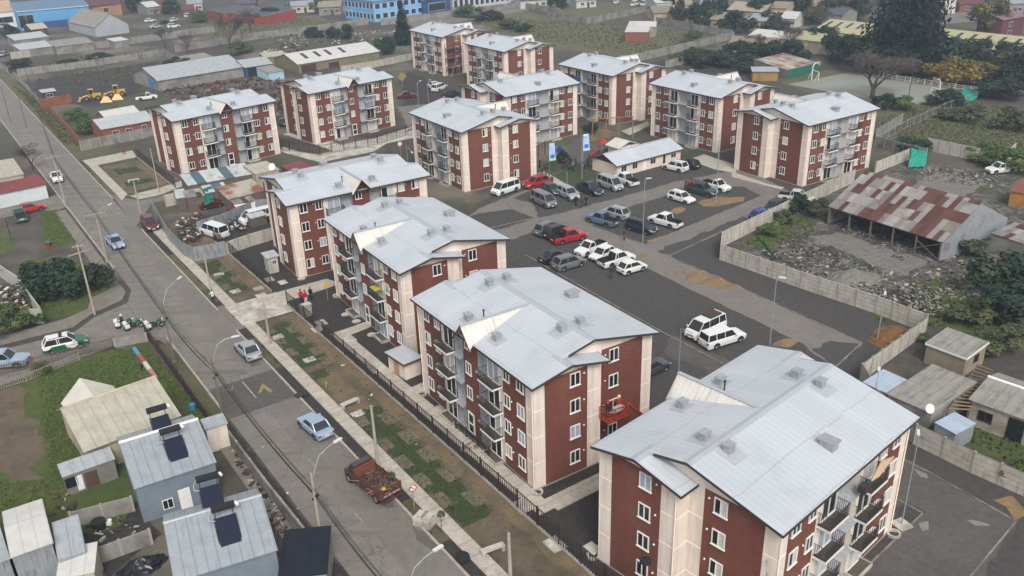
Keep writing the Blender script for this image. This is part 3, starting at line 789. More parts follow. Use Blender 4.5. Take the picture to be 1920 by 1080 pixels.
# --- concrete panel walls
GW = 'grey concrete panel walls'
wall_run('panel_wall', 'pale concrete panel wall wrapping the corner of the ruin yard beside the car park', 'wall', [(1600,342),(1475,402),(1353,463),(1350,487),(1500,540),(1640,587),(1733,623)], 2.1, group=GW)
wall_run('panel_wall', 'concrete panel wall between the near car park and the grey sheds on the right', 'wall', [(1733,627),(1612,716),(1642,768),(1712,832),(1820,886),(1975,955)], 2.0, group=GW)
wall_run('panel_wall', 'whitish panel wall behind the ruin with a dark gate at its left end', 'wall', [(1738,282),(1800,295),(1882,312),(1900,292)], 2.2, group=GW)
wall_run('panel_wall', 'grey panel wall right behind the rightmost apartment block', 'wall', [(1640,276),(1692,290),(1735,300)], 2.0, PANEL_OLD, group=GW)
wall_run('panel_wall', 'slanted panel wall rising to the right beside the sports court grass', 'wall', [(1642,262),(1690,232)], 2.0, PANEL_OLD, group=GW)
wall_run('panel_wall', 'short panel wall closing the ruin yard near the green netting', 'wall', [(1640,325),(1702,300)], 2.0, group=GW)
wall_run('panel_wall', 'concrete panel wall of the junk yard next to the garden strip', 'wall', [(426,478),(470,462),(520,447)], 1.8, group=GW)
wall_run('panel_wall', 'panel wall in front of the low brick house on the left', 'wall', [(153,283),(225,268),(290,256)], 2.0, PANEL_OLD, group=GW)
wall_run('panel_wall', 'long panel wall behind the dark field of the yellow loaders', 'wall', [(35,142),(150,128),(308,104)], 1.9, PANEL_OLD, group=GW)
wall_run('panel_wall', 'short end wall leaving the loader field towards the grey warehouse', 'wall', [(308,104),(336,121)], 1.9, PANEL_OLD, group=GW)
wall_run('panel_wall', 'bright panel wall in front of the white sheet roofs at top left', 'wall', [(22,112),(104,99)], 2.2, group=GW)
wall_run('panel_wall', 'panel wall running behind the overgrown strip at top left', 'wall', [(112,100),(240,84),(402,60)], 2.2, PANEL_OLD, group=GW)
wall_run('panel_wall', 'panel wall edging the street at far left', 'wall', [(-40,102),(16,138)], 1.8, PANEL_OLD, group=GW)
wall_run('panel_wall', 'low grey wall between street and loader field', 'wall', [(28,146),(55,172),(78,199)], 1.4, PANEL_OLD, group=GW)
wall_run('panel_wall', 'long panel wall below the blue school', 'wall', [(330,98),(480,74),(600,58),(690,46)], 2.2, PANEL_OLD, step=4.2, group=GW)
wall_run('panel_wall', 'panel wall from the dark conifer past the white school wing', 'wall', [(715,48),(840,32),(965,15)], 2.2, PANEL_OLD, step=4.2, group=GW)
wall_run('panel_wall', 'panel wall along the foot of the cream roofed warehouse', 'wall', [(640,137),(700,127),(772,112)], 1.8, PANELM, group=GW)
wall_run('panel_wall', 'long straight panel wall across the open field behind the right rear blocks', 'wall', [(1195,116),(1280,96),(1375,73)], 2.2, PANEL_OLD, step=4.2, group=GW)
wall_run('panel_wall', 'shorter panel wall in the scrub just above the right rear block', 'wall', [(1248,128),(1326,111)], 2.0, PANEL_OLD, group=GW)
wall_run('panel_wall', 'panel wall running from the white roofed cottages to the field corner', 'wall', [(1230,44),(1300,58),(1372,70)], 2.2, PANEL_OLD, step=4.2, group=GW)
wall_run('panel_wall', 'panel wall with faded murals at the far edge of the field', 'wall', [(1250,14),(1140,38),(1100,46),(1028,34)], 2.2, PANEL_OLD, step=4.2, group=GW)
wall_run('panel_wall', 'panel wall at the top of the field left of the murals', 'wall', [(958,12),(1050,27)], 2.2, PANEL_OLD, step=4.2, group=GW)
wall_run('yard_wall', 'orange brick yard wall beside the guard hut', 'wall', [(77,204),(136,193)], 2.2, ORANGEW, .2, post=False, part='masonry')
wall_run('yard_wall', 'long orange brick wall along the street verge', 'wall', [(92,206),(152,274)], 1.6, ORANGEW, .2, post=False, part='masonry')
wall_run('garden_wall', 'white block wall with gate panel behind the scrap yard on the left', 'wall', [(-20,505),(40,545),(83,606),(62,607)], 1.9, M('whitewashed_blocks','#b3b0a8','#96928a',1.2,.9), .15, post=False, part='masonry')
wall_run('garden_wall', 'stained block wall across the small backyard by the upper blue grey house', 'wall', [(138,988),(252,958)], 1.4, PANEL_OLD, .15, step=2.6, group=GW)
wall_run('garden_wall', 'stained block wall below the dark backyard at bottom left', 'wall', [(172,1062),(286,1020)], 1.4, PANEL_OLD, .15, step=2.6, group=GW)
wall_run('garden_wall', 'rough concrete wall between the blue grey houses and the street', 'wall', [(424,822),(500,925),(598,1050)], 1.5, PANEL_OLD, .2, step=3)
wall_run('sheet_metal_fence', 'corrugated zinc sheet fence round the junk yard corner', 'fence', [(288,400),(318,452),(345,480),(367,491),(425,479)], 2.1, ZINC, .06, post=False, part='sheeting')
wall_run('sheet_metal_fence', 'inner zinc sheet fence behind the white vans of the junk yard', 'fence', [(372,440),(420,425),(480,398),(510,396)], 2.0, ZINC, .06, post=False, part='sheeting')
wall_run('sheet_metal_fence', 'short pale sheet fence with cross brace at the side street', 'fence', [(312,388),(348,380)], 2.0, PANELM, .08, step=2)
wall_run('board_fence', 'dark red board fence along the street beside the grassy yard', 'fence', [RD(-95.3,15.55), RD(-85,15.5), RD(-73.5,15.5)], 1.25, M('dark_red_boards','#46282a','#372022',3,.9), .06, step=2.4, postm=DARKM)
wall_run('low_wall', 'low grey parapet behind the parked police motorcycles', 'wall', [(217,651),(276,640)], 1.0, PANEL_OLD, .12, step=3)
# --- bar fences
bar_fence('railing_fence', 'black bar fence on a concrete footing between garden strip and near blocks', 'fence', [RD(-92.5,31.1), RD(-30,31.1)], 1.9, gap=.3, bar=.022, base=.2)
bar_fence('railing_fence', 'black bar fence at the garden strip beside the junk yard', 'fence', [RD(-119,31.0), RD(-97.4,31.1)], 1.9, gap=.3, bar=.02, base=.2)
bar_fence('railing_fence', 'black bar fence along the leftmost block garden by the street', 'fence', [RD(-172,33.6), RD(-148,33.8)], 1.9, gap=.35, bar=.02, base=.2)
bar_fence('railing_fence', 'black bar fence along the path before the second block from the left', 'fence', [(525,281),(600,292),(690,276),(778,250)], 1.9, gap=.4, bar=.02, base=.2)
bar_fence('picket_fence', 'weathered picket fence between the side street and the grassy yard', 'fence', [(-30,712),(60,690),(217,650)], 1.1, TIMBER, gap=.22, bar=.035, step=3, spear=True)
bar_fence('picket_fence', 'lower picket fence at the left edge of the grassy yard', 'fence', [(-30,740),(50,716),(150,676)], .9, M('pale_pickets','#8d857a','#756d63',3,.9), gap=.22, bar=.035, step=3)
bar_fence('court_railing', 'white painted railing at the far side of the sports court', 'fence', [(1655,147),(1760,163),(1850,177)], 1.2, WHITE, gap=1.6, bar=.03, step=3.2, rails=(.4,.8))
bar_fence('mesh_fence', 'thin grey post fence crossing the weeds right of the court', 'fence', [(1640,272),(1700,240),(1770,208),(1830,186)], 1.6, GALV, gap=.9, bar=.02, step=3)
bar_fence('ramp_handrail', 'dark double handrail beside the walkway in front of the block with the lift', 'railing', [RD(-58.2,33.2), RD(-52.8,33.2)], 1.0, gap=.5, bar=.02, step=1.8, rails=(.35,.7))
# --- houses and sheds
def house(name, label, cat, A, B, ze, wallm, roofm, D=None, depth=None, rise=1.0, frac=.5, over=.25, ends='gable', wallB=0.0, openings=(), fascia=None, side='far', th=.08, ridge_mat=None, group=None, vb=0, open_front=False, under=None):
    """A, B: photo pixels of the eave nearest the camera, at level ze; the building runs back from it.
    rise: ridge above eave, frac: where the ridge lies (1 = lean-to rising to the back)"""
    a, b = (p.copy() if isinstance(p, Vector) else G(*p, ze) for p in (A, B)); a.z = b.z = 0
    L, t = seg_frame(a, b)
    ux = Vector((math.cos(t), math.sin(t), 0)); uy = Vector((-ux.y, ux.x, 0))
    if D is not None:
        d = G(*D, ze); d.z = 0; depth = (d-a).dot(uy)
    if depth < 0: uy = -uy; 
    sgn = 1 if depth > 0 else -1; W = abs(depth)
    root = thing(name, label, cat, a, t, group)
    Y = lambda y: y*sgn
    zt = lambda y: ze + (rise*y/(W*frac) if y <= W*frac or frac >= 1 else rise*(W-y)/(W*(1-frac)))
    o = over
    wl = MB(); ys = [o, W*frac, W-o] if frac < 1 else [o, W-o]
    x0, x1 = o, L-o
    prof = [(o, -.1)] + [(y, zt(y)-th) for y in ys] + [(W-o, -.1)]
    n = len(prof)
    vs = [(x0, Y(y), z) for y, z in prof] + [(x1, Y(y), z) for y, z in prof]
    fs = [tuple(range(n)), tuple(range(2*n-1, n-1, -1))] + [(i, n+i, n+(i+1)%n, (i+1)%n) for i in range(n)]
    if open_front: fs = [f for k, f in enumerate(fs) if k != 2]
    wl.add(vs, fs); wl.build('wall', wallm, root)
    rf = MB()
    def pane(y0, y1):
        q = [(0,Y(y0),zt(y0)),(L,Y(y0),zt(y0)),(L,Y(y1),zt(y1)),(0,Y(y1),zt(y1))]
        rf.slab(q if sgn > 0 else q[::-1], th)
    if frac < 1: pane(0, W*frac); pane(W*frac, W)
    else: pane(0, W)
    r = rf.build('roof', roofm, root)
    if frac < 1 and ridge_mat:
        k = MB(); y = W*frac; z = zt(y)+.03
        k.tube((0,Y(y),z-.02),(L,Y(y),z-.02),.13,n=6); k.build('ridge_cap', ridge_mat, r)
    if fascia:
        k = MB(); k.box(0,L,Y(-.03),Y(0) if sgn>0 else Y(0),ze-.2,ze) if sgn>0 else k.box(0,L,0,.03,ze-.2,ze)
        for x in (-.03, L):
            for y0, y1 in ([(0,W*frac),(W*frac,W)] if frac < 1 else [(0,W)]):
                k.add([(x,Y(y0),zt(y0)),(x+.03,Y(y0),zt(y0)),(x+.03,Y(y1),zt(y1)),(x,Y(y1),zt(y1)),(x,Y(y0),zt(y0)-.22),(x+.03,Y(y0),zt(y0)-.22),(x+.03,Y(y1),zt(y1)-.22),(x,Y(y1),zt(y1)-.22)],
                      [(0,1,2,3),(7,6,5,4),(0,4,5,1),(1,5,6,2),(2,6,7,3),(3,7,4,0)])
        k.build('fascia', fascia, r)
    for op in openings:      # (kind, face f/l/r, u 0..1, z, w, h[, material])
        kind, face, u, z, w_, h_ = op[:6]; mt = op[6] if len(op) > 6 else None
        fr = MB(); e = .05
        if kind == 'window':
            fr.box(-w_/2-.06,w_/2+.06,-e,0,-h_/2-.06,-h_/2); fr.box(-w_/2-.06,w_/2+.06,-e,0,h_/2,h_/2+.06)
            fr.box(-w_/2-.06,-w_/2,-e,0,-h_/2,h_/2); fr.box(w_/2,w_/2+.06,-e,0,-h_/2,h_/2); fr.box(-.025,.025,-e,0,-h_/2,h_/2)
            loc_z = z
        else:
            fr.box(-w_/2,w_/2,-e,0,0,h_); fr.box(w_/2-.16,w_/2-.08,-e-.04,-e,h_*.45,h_*.5); loc_z = z
        if face == 'f': p = (x0+(x1-x0)*u, Y(o)-.004*sgn, loc_z); rz = 0 if sgn > 0 else PI
        elif face == 'l': p = (x0-.004, Y(o+(W-2*o)*u), loc_z); rz = -PI/2
        else: p = (x1+.004, Y(o+(W-2*o)*u), loc_z); rz = PI/2
        q = fr.build(kind, (WHITE if kind == 'window' and mt is None else mt or BROWN), root, p, rz)
        if kind == 'window':
            g_ = MB(); g_.poly([(-w_/2,-.02,-h_/2),(w_/2,-.02,-h_/2),(w_/2,-.02,h_/2),(-w_/2,-.02,h_/2)]); g_.build('pane', GL_D, q)
    root['L'] = L; root['W'] = W
    return root, zt, L, W, sgn
def off(o):
    for k in ('L', 'W'):
        if k in o: del o[k]
    return o
CREAM_R = ribbed('cream_roof_sheet', '#aba696', '#999383', 0, 1.1, .7, 0, .2, dirt='#8d8676', dark=.25)
GREY_R = ribbed('grey_roof_sheet', '#a7acae', '#94999c', 0, .9, .5, .1, .25, dirt='#868b8d', dark=.3)
PALE_R = ribbed('pale_roof_sheet', '#aeb2b3', '#9ea2a3', 0, .9, .5, .05, .2, dirt='#a3a6a7', dark=.25)
WH_R = ribbed('white_roof_sheet', '#bfbdb7', '#b0aea8', 0, .9, .6, 0, .2, dark=.2)
FIB_R = ribbed('old_fibre_cement', '#8e8a82', '#7b776f', 0, .9, .9, 0, .4, dirt='#55514a', dark=.35)
OLIVE_R = ribbed('olive_cream_roof', '#aaa582', '#98946f', 0, 1.2, .8, 0, .2, dirt='#85815f', dark=.3)
RED_R = ribbed('red_roof_sheet', '#7d3a36', '#6c302e', 0, .5, .6, 0, .4, dirt='#5c302c', dark=.3)
DKB_R = ribbed('dark_blue_sheet', '#20262f', '#191d25', 0, .45, .35, .3, .6, dark=.5)
def rust_mat():
    t = NT('rusty_patchwork_roof'); xyz = t.sep(t.tc.outputs['Object'])
    co = t.n.new('ShaderNodeCombineXYZ')
    row = t.math('FLOOR', t.math('DIVIDE', xyz[1], 1.7))
    t.l.new(t.math('ADD', t.math('FLOOR', t.math('DIVIDE', xyz[0], .78)), t.math('MULTIPLY', row, .37)), co.inputs[0]); t.l.new(row, co.inputs[1])
    wn = t.n.new('ShaderNodeTexWhiteNoise'); wn.noise_dimensions = '2D'; t.l.new(co.outputs[0], wn.inputs['Vector'])
    v = wn.outputs['Value']
    col = t.mix(t.ramp(v, .20, .22), '#4a2b23', '#57372d'); col = t.mix(t.ramp(v, .42, .44), col, '#85827d'); col = t.mix(t.ramp(v, .70, .72), col, '#928f89'); col = t.mix(t.ramp(v, .84, .86), col, '#75716d')
    rustn = t.ramp(t.noise(.6, 6, .7), .5, .7); col = t.mix(t.math('MULTIPLY', rustn, .75), col, '#55352b')
    fr = t.math('ABSOLUTE', t.math('SUBTRACT', t.math('FRACT', t.math('DIVIDE', xyz[0], .21)), .5)); t.bump(fr, .5, .03)
    ed = t.math('FRACT', t.math('DIVIDE', xyz[1], 1.7)); col = t.mix(t.math('MULTIPLY', t.ramp(ed, .06, .02), .5), col, '#3b2c26')
    return t.done(col, .8)
RUST_R = rust_mat()
def tin_mat():
    t = NT('patchwork_tin'); xyz = t.sep(t.tc.outputs['Object']); wn = t.n.new('ShaderNodeTexWhiteNoise'); wn.noise_dimensions = '1D'
    t.l.new(t.math('FLOOR', t.math('DIVIDE', xyz[0], 1.5)), wn.inputs['W']); v = wn.outputs['Value']
    col = t.mix(t.ramp(v,.24,.26), '#3f5c66', '#a9adae'); col = t.mix(t.ramp(v,.6,.62), col, '#8f7a4c'); col = t.mix(t.ramp(v,.74,.76), col, '#b3b5b3'); col = t.mix(t.ramp(t.noise(.8,6,.7),.5,.7), col, '#6d6259')
    fr = t.math('ABSOLUTE', t.math('SUBTRACT', t.math('FRACT', t.math('DIVIDE', xyz[0], .21)), .5)); t.bump(fr, .5, .03); return t.done(col, .8)
PATCH_R = tin_mat()
PINKW = M('pale_pink_boards', '#dccabb', '#d0bdad', .6, .9)
OLIVEW = M('olive_sheet_wall', '#7d785a', '#6c684c', .5, .9)
CREAMW = M('cream_wall', '#b5aa94', '#a0957f', .6, .9, c3='#8d836f', s3=.3)
GREYW = M('grey_render', '#8e8c84', '#7c7a73', .7, .95, c3='#6d6b64', s3=.3)
BLUEG = ribbed('blue_grey_siding', '#727d86', '#67717a', 2, .35, .8, 0, .2, dark=.15)
BRICKO = M('orange_brick', '#8b5340', '#774434', 3, .95)
BLUEW = M('school_blue', '#6fa3d0', '#5f93c2', .5, .8)
BLUED = M('deep_blue_paint', '#234d78', '#1d4168', .5, .7)
SOLARM = glassy('solar_tubes', (.006,.010,.028), .2)
hall, zt, L, W, sg = house('community_hall', 'long pale pink community hall with grey roof beside the lawn', 'hall', (1157,312), (1282,279), 2.1, PINKW, ROOF, D=(1111,294), rise=1.3, over=.35, fascia=FASC, ridge_mat=ROOFCAP,
   openings=[('window','f',.10,1.25,1.1,.9),('window','f',.27,1.25,1.1,.9),('window','f',.55,1.25,1.2,.9),('window','f',.88,1.3,1.1,.7),('door','f',.42,.05,.9,1.85,WHITE),('door','f',.73,.05,.5,1.7,GL_D)]); off(hall)
gb = MB(); gb.prism([(.4,-.3+3.5),(.36,1.3+3.5),(.36,1.3+3.5)], 0, .01) if False else None
gm = MB(); gm.add([(.33,sg*.9,2.12),(.33,sg*(W-.9),2.12),(.33,sg*W/2,3.2)], [(0,1,2)]); gm.build('gable_board', BROWN, hall)
wing = MB(); q = [(L*.42,sg*(W-.2),2.4),(L*.58,sg*(W-.2),3.3),(L*.74,sg*(W-.2),2.4),(L*.42,sg*(W+3.4),2.4),(L*.58,sg*(W+3.4),3.3),(L*.74,sg*(W+3.4),2.4)]
wing.slab([q[0],q[1],q[4],q[3]] if sg > 0 else [q[3],q[4],q[1],q[0]], .08); wing.slab([q[1],q[2],q[5],q[4]] if sg > 0 else [q[4],q[5],q[2],q[1]], .08)
wing.build('porch_roof', DORM, hall)
wl = MB(); wl.box(L*.45,L*.71,sg*(W-.3),sg*(W+3.1),-.1,2.4) if sg > 0 else wl.box(L*.45,L*.71,-(W+3.1),-(W-.3),-.1,2.4); wl.build('porch_wall', PINKW, hall)
def H(*a, **k):
    r = house(*a, **k); off(r[0]); return r
H('warehouse','long grey warehouse with a blue door beside the loader field','warehouse',(295,152),(459,125),2.6,GREYW,GREY_R,D=(248,136),rise=2.3,over=.3,openings=[('door','l',.3,0,3.0,2.4,M('blue_door','#4b7fae','#3d6d99',2))])
w2 = H('warehouse','olive walled warehouse with cream roof and dark roof light strips','warehouse',(558,121),(713,96),2.4,OLIVEW,WH_R,D=(519,108),rise=2.0,over=.25,openings=[('door','f',.12,0,4.5,1.9,M('maroon_gate','#4e2d35','#41262d',2)),('door','f',.42,0,3.2,1.5,M('maroon_door','#4e2d35','#41262d',2))])
_, z2, L_, W_, s_ = w2
for u in (.15,.3,.43,.6):
    k = MB(); y0, y1 = W_*.18, W_*.42
    q = [(L_*u,s_*y0,z2(y0)+.02),(L_*u+1.1,s_*y0,z2(y0)+.02),(L_*u+1.1,s_*y1,z2(y1)+.02),(L_*u,s_*y1,z2(y1)+.02)]
    k.slab(q if s_ > 0 else q[::-1], .03); k.build('roof_light', GL_M, w2[0])
H('lean_to','small cream lean-to at the left end of the olive warehouse','shed',(496,108),(540,103),2.2,OLIVEW,CREAM_R,depth=6,rise=.5,frac=1,over=.15)
H('workshop','blue workshop with grey gable roof between the two warehouses','workshop',(458,127),(512,119),2.6,BLUED,GREY_R,depth=9,rise=1.4,over=.25,openings=[('door','f',.3,0,3.2,2.2,BLACK)])
H('workshop','low shed with pale blue front beside the blue workshop','shed',(503,137),(533,132),2.2,M('pale_blue_front','#86b2c6','#a6bdc2',.6),FIB_R,depth=7,rise=.6,frac=1,over=.15)
H('loading_shed','blue timber lean-to behind the grey warehouse','shed',(335,116),(400,106),2.4,BLUED,FIB_R,depth=6,rise=.5,frac=1,over=.2)
H('brick_house','low brick house with pale sheet roof left of the leftmost block','house',(189,243),(290,225),2.5,BRICKO,PALE_R,D=(172,226),rise=1.2,over=.25,openings=[('window','f',.25,1.3,1.2,.7),('window','f',.5,1.3,1.2,.7),('window','f',.8,1.35,.8,.9)])
H('outbuilding','white roofed outbuilding behind the low brick house','house',(196,221),(262,209),2.8,BRICKO,WH_R,depth=6,rise=.9,over=.2)
H('guard_hut','tiny guard hut with a flat grey roof in the loader field','hut',(78,174),(106,170),2.2,M('brown_boards','#4b3a33','#3d302a',2),PALE_R,depth=3.4,rise=.2,frac=1,over=.3,openings=[('window','f',.5,1.3,1.4,.8)])
H('sheet_roof_shed','white sheet roofed shed with gaps between its panels, nearest of the pair at top left','shed',(37,94),(101,86),2.4,GREYW,PALE_R,depth=9,rise=.8,frac=1,over=.2)
H('sheet_roof_shed','white sheet roofed shed behind its twin at top left','shed',(27,76),(92,68),2.8,GREYW,PALE_R,depth=9,rise=.9,frac=1,over=.2)
H('sheet_roof_shed','brownish sheet roofed shed beside the white ones at top left','shed',(104,88),(176,79),2.4,GREYW,FIB_R,depth=9,rise=.9,frac=1,over=.2)
H('tin_shed','small white roofed shed behind the top left wall','shed',(214,78),(242,74),2.2,GREYW,WH_R,depth=6,rise=.4,frac=1,over=.2)
H('wooden_cottage','dark red cottage with cream gable roof before the blue hall','house',(58,56),(90,52),2.6,M('maroon_wall','#4d2f37','#43282f',1),CREAM_R,depth=8,rise=1.6,over=.3,openings=[('window','f',.6,1.3,1.2,.9)])
# barn: gable end faces the camera
def gable_end(name, label, cat, A, B, ze, peak, depth, wallm, roofm, over=.2, base=None, openings=()):
    a, b = G(*A, ze), G(*B, ze); a.z = b.z = 0; L, t = seg_frame(a, b)
    root = thing(name, label, cat, a, t)
    wl = MB(); pr = [(over,-.1),(L-over,-.1),(L-over,ze+.1),(L/2,ze+peak-.05),(over,ze+.1)]
    n = 5; wl.add([(x,.2,z) for x,z in pr]+[(x,depth-.2,z) for x,z in pr], [(0,1,2,3,4),(9,8,7,6,5)]+[(i,n+i,n+(i+1)%n,(i+1)%n) for i in range(n)])
    wl.build('wall', wallm, root)
    rf = MB(); rf.slab([(0,0,ze),(L/2,0,ze+peak),(L/2,depth,ze+peak),(0,depth,ze)][::-1][::-1], .1); rf.slab([(L/2,0,ze+peak),(L,0,ze),(L,depth,ze),(L/2,depth,ze+peak)], .1)
    rf.build('roof', roofm, root)
    for u, z, w_, h_, mt in openings:
        d = MB(); d.box(L*u-w_/2, L*u+w_/2, .14, .2, z, z+h_); d.build('door' if z < .2 else 'window', mt, root)
    return root
gable_end('barn','big grey barn with a wide gable end beside the parked white cars','barn',(177,52),(241,44),3.2,4.2,26,M('pale_grey_sheet','#a2a5a6','#93979a',.3),FIB_R)
H('blue_hall','long blue factory hall with a white eave band at top left','hall',(30,22),(166,10),7.0,M('factory_blue','#5b9cc8','#4d8ab5',.2),ribbed('blue_roof','#5f7890','#536a80',0,1.2,.6),depth=26,rise=2.0,frac=.6,over=.3,fascia=WHITE,openings=[('window','f',.1,3.2,5,4.5),('door','f',.75,0,30,2.6,BLUED)])
H('white_house','tall white office front at the left end of the blue hall','building',(-40,27),(30,20),6.0,WHITE,M('tan_tiles','#b2957a','#a3866c',.8),depth=16,rise=3.5,over=.3,openings=[('window','f',.6,3,7,2.2)])
H('tan_house','two storey tan house with maroon roof at the top edge','house',(172,12),(228,5),5.0,M('tan_wall','#a38162','#947354',.5),M('maroon_roof','#5b3a44','#50333c',.6),depth=14,rise=2,over=.4,openings=[('window','f',.45,3,2,1.6)])
H('red_house','red house with yellow trim and dark flat roof near the top edge','house',(386,19),(420,24),3.4,M('red_wall','#93402f','#80362a',.4),M('slate_roof','#4b5058','#40454c',.5),depth=14,rise=.6,frac=1,over=.1,fascia=YEL,openings=[('door','f',.75,0,2.5,2.6,BLACK)])
H('red_house','longer red wing with yellow eaves joining the red house','house',(420,24),(494,30),3.2,M('red_wall','#93402f',None),M('slate_roof','#4b5058',None),depth=16,rise=.6,frac=1,over=.1,fascia=YEL,openings=[('window','f',.2,1.8,1.6,1.2),('door','f',.55,0,9,1.9,M('maroon_gate','#4e2d35',None))])
# blue school: two wings and lower annexes
def school_wing(label, A, B, h, wallm, rows, n, depth, roofm, name='school_building'):
    a, b = G(*A), G(*B); L, t = seg_frame(a, b); root = thing(name, label, 'school', a, t)
    m_ = MB(); m_.box(0,L,0,depth,-.1,h); m_.build('wall', wallm, root)
    r_ = MB(); r_.box(-.4,L+.4,-.4,depth+.4,h,h+.35); r_.build('roof', roofm, root)
    for k in range(rows):
        for i in range(n):
            x = L*(i+.5)/n; w_ = L/n*.62
            f_ = MB(); z = 1.1+k*(h/rows); hh = h/rows*.5
            f_.box(-w_/2-.1,w_/2+.1,-.06,0,-.1,hh+.1); fo = f_.build('window', WHITE, root, (x,-.003,z))
            p_ = MB(); p_.box(-w_/2,w_/2,-.08,-.061,0,hh); p_.build('pane', GL_M, fo)
    return root
SR = M('school_roof', '#6f8ea6', '#62809a', .3)
school_wing('left face of the light blue two storey school with dark window rows', (649,35), (703,42), 7.2, BLUEW, 2, 8, 10, SR)
school_wing('long right wing of the light blue school at the top edge', (703,42), (795,28), 7.0, M('light_school_blue','#7fb0da','#70a2cf',.4), 2, 7, 12, SR)
school_wing('deep blue gym block right of the light blue school', (795,29), (845,21), 5.6, BLUED, 1, 1, 14, M('pale_gym_roof','#b8bcc0',None))
school_wing('white school wing with a row of windows at the top edge', (850,20), (965,4), 5.5, M('school_white','#b9bcc0','#aaadb2',.4), 1, 12, 12, SR)
# right rear
H('cottage','nearer brick cottage with a white sheet roof in the field','cottage',(1171,60),(1216,60),2.9,BRICKO,WH_R,D=(1174,43),rise=.6,frac=1,over=.2)
H('cottage','farther cottage with a white sheet roof touching the brick one','cottage',(1192,50),(1230,50),3.1,CREAMW,WH_R,depth=9,rise=.9,over=.2)
H('bungalow','tan roofed bungalow behind trees right of the white cottages','house',(1225,25),(1292,22),2.8,CREAMW,M('tan_roof','#7d7668','#6f685b',.8),depth=12,rise=1.8,over=.4)
H('bungalow','yellow gabled bungalow half hidden by trees','house',(1296,26),(1324,16),2.8,M('yellow_gable','#b08f4d','#a08144',.8),M('tan_roof','#7d7668',None),depth=9,rise=1.6,over=.3)
H('bungalow','wide cream roofed bungalow near the top edge','house',(1362,18),(1430,23),2.6,CREAMW,M('cream_tiles','#9a9180','#8a8272',.8),depth=12,rise=2.2,over=.4)
H('bungalow','low tan bungalow with a window facing the scrub','house',(1366,79),(1456,84),2.6,CREAMW,M('brown_fibre','#837868','#746a5b',.8),depth=8,rise=1.2,over=.4,openings=[('window','f',.42,1.3,1.4,1.2,GL_D)])
H('bungalow','cream house with bright pale roof right of the low tan bungalow','house',(1403,66),(1481,74),3.6,M('cream_house','#b7a68a','#a8977c',.5),WH_R,depth=9,rise=1.3,over=.3)
H('tool_shed','ochre tool shed with grey flat roof beside the court','shed',(1410,134),(1462,134),2.3,M('ochre_boards','#9b7c45','#8a6d3b',1.2),GREY_R,depth=4.5,rise=.3,frac=1,over=.3,openings=[('door','f',.25,0,.9,1.9,M('ochre_door','#85682f',None))])
sk = H('shack','shack with patched pale roof and green mesh front by the court','shack',(1477,131),(1534,117),2.3,M('grey_boards','#6d6a66','#5b5854',1),M('patched_pale_roof','#a5a196','#8d877c',.35,.9,c3='#6d4a3f',s3=.4),D=(1443,114),rise=1.2,frac=1,over=.1)
GREENM = M('green_netting', '#0f6b58', '#0a5646', 1.2, .9)
k = MB(); k.box(.2, sk[2]-.1, -.06, -.01, 0, 2.15) if sk[4] > 0 else k.box(.2, sk[2]-.1, .01, .06, 0, 2.15); k.build('mesh_front', GREENM, sk[0])
H('long_shed','long cream roofed shed left of the giant dark tree','shed',(1483,72),(1622,88),3.4,CREAMW,OLIVE_R,depth=12,rise=1.4,over=.3)
ls = H('long_shed','cream roofed shed with dark roof lights behind the left long shed','shed',(1525,56),(1622,67),3.6,CREAMW,OLIVE_R,depth=16,rise=2.2,over=.3)
ls2 = H('long_shed','very long olive cream shed with roof lights right of the giant dark tree','shed',(1712,76),(1960,104),3.6,CREAMW,OLIVE_R,depth=18,rise=2.4,over=.3)
for hh, n in ((ls, 5), (ls2, 9)):
    _, z2, L_, W_, s_ = hh
    for i in range(n):
        k = MB(); x = L_*(i+.35)/n; y0, y1 = W_*.22, W_*.42
        q = [(x,s_*y0,z2(y0)+.02),(x+1.0,s_*y0,z2(y0)+.02),(x+1.0,s_*y1,z2(y1)+.02),(x,s_*y1,z2(y1)+.02)]
        k.slab(q if s_ > 0 else q[::-1], .03); k.build('roof_light', GL_M, hh[0])
H('red_house','two storey dark red house at the right edge','house',(1882,38),(1925,30),5.2,M('dark_red_wall','#63333a','#552c32',.5),M('pinkish_roof','#7b5d62',None),depth=8,rise=1.2,over=.3,openings=[('window','f',.4,3.6,1.6,1.3),('window','f',.4,1.2,2,1.2)])
H('red_hall','white fronted hall behind the giant dark tree','hall',(1712,-4),(1795,-3),5,M('white_front','#c9c4bc',None),M('grey_flat','#8a8a8a',None),depth=12,rise=.5,frac=1,over=.1)
# right foreground sheds
H('plywood_shed','raw plywood fronted shed with stained grey roof behind the panel wall','shed',(1735,643),(1813,672),2.2,M('raw_plywood','#8f8470','#7d735f',1.2,.95),FIB_R,D=(1757,611),rise=.25,frac=1,over=.12,fascia=WHITE,openings=[('window','r',.55,1.3,.8,.7,GL_D)])
H('flat_shed','wide low shed with ribbed grey sheets in front of the plywood shed','shed',(1662,738),(1748,776),2.3,GREYW,FIB_R,D=(1719,676),rise=.3,frac=1,over=.1)
H('awning_shed','bluish sheet awning leaning on the panel wall','shed',(1617,716),(1662,737),2.0,GREYW,ribbed('bluish_sheet','#a9b6c4','#98a6b5',0,.5,.5,.1,.4,dark=.3),D=(1646,692),rise=.25,frac=1,over=.08)
H('zinc_shed','narrow zinc sided shed with a bluish roof below the satellite dish','shed',(1752,792),(1790,772),1.9,ZINCY,ribbed('bluish_sheet','#a9b6c4',None),depth=-2.0,rise=-.1,frac=1,over=.06)
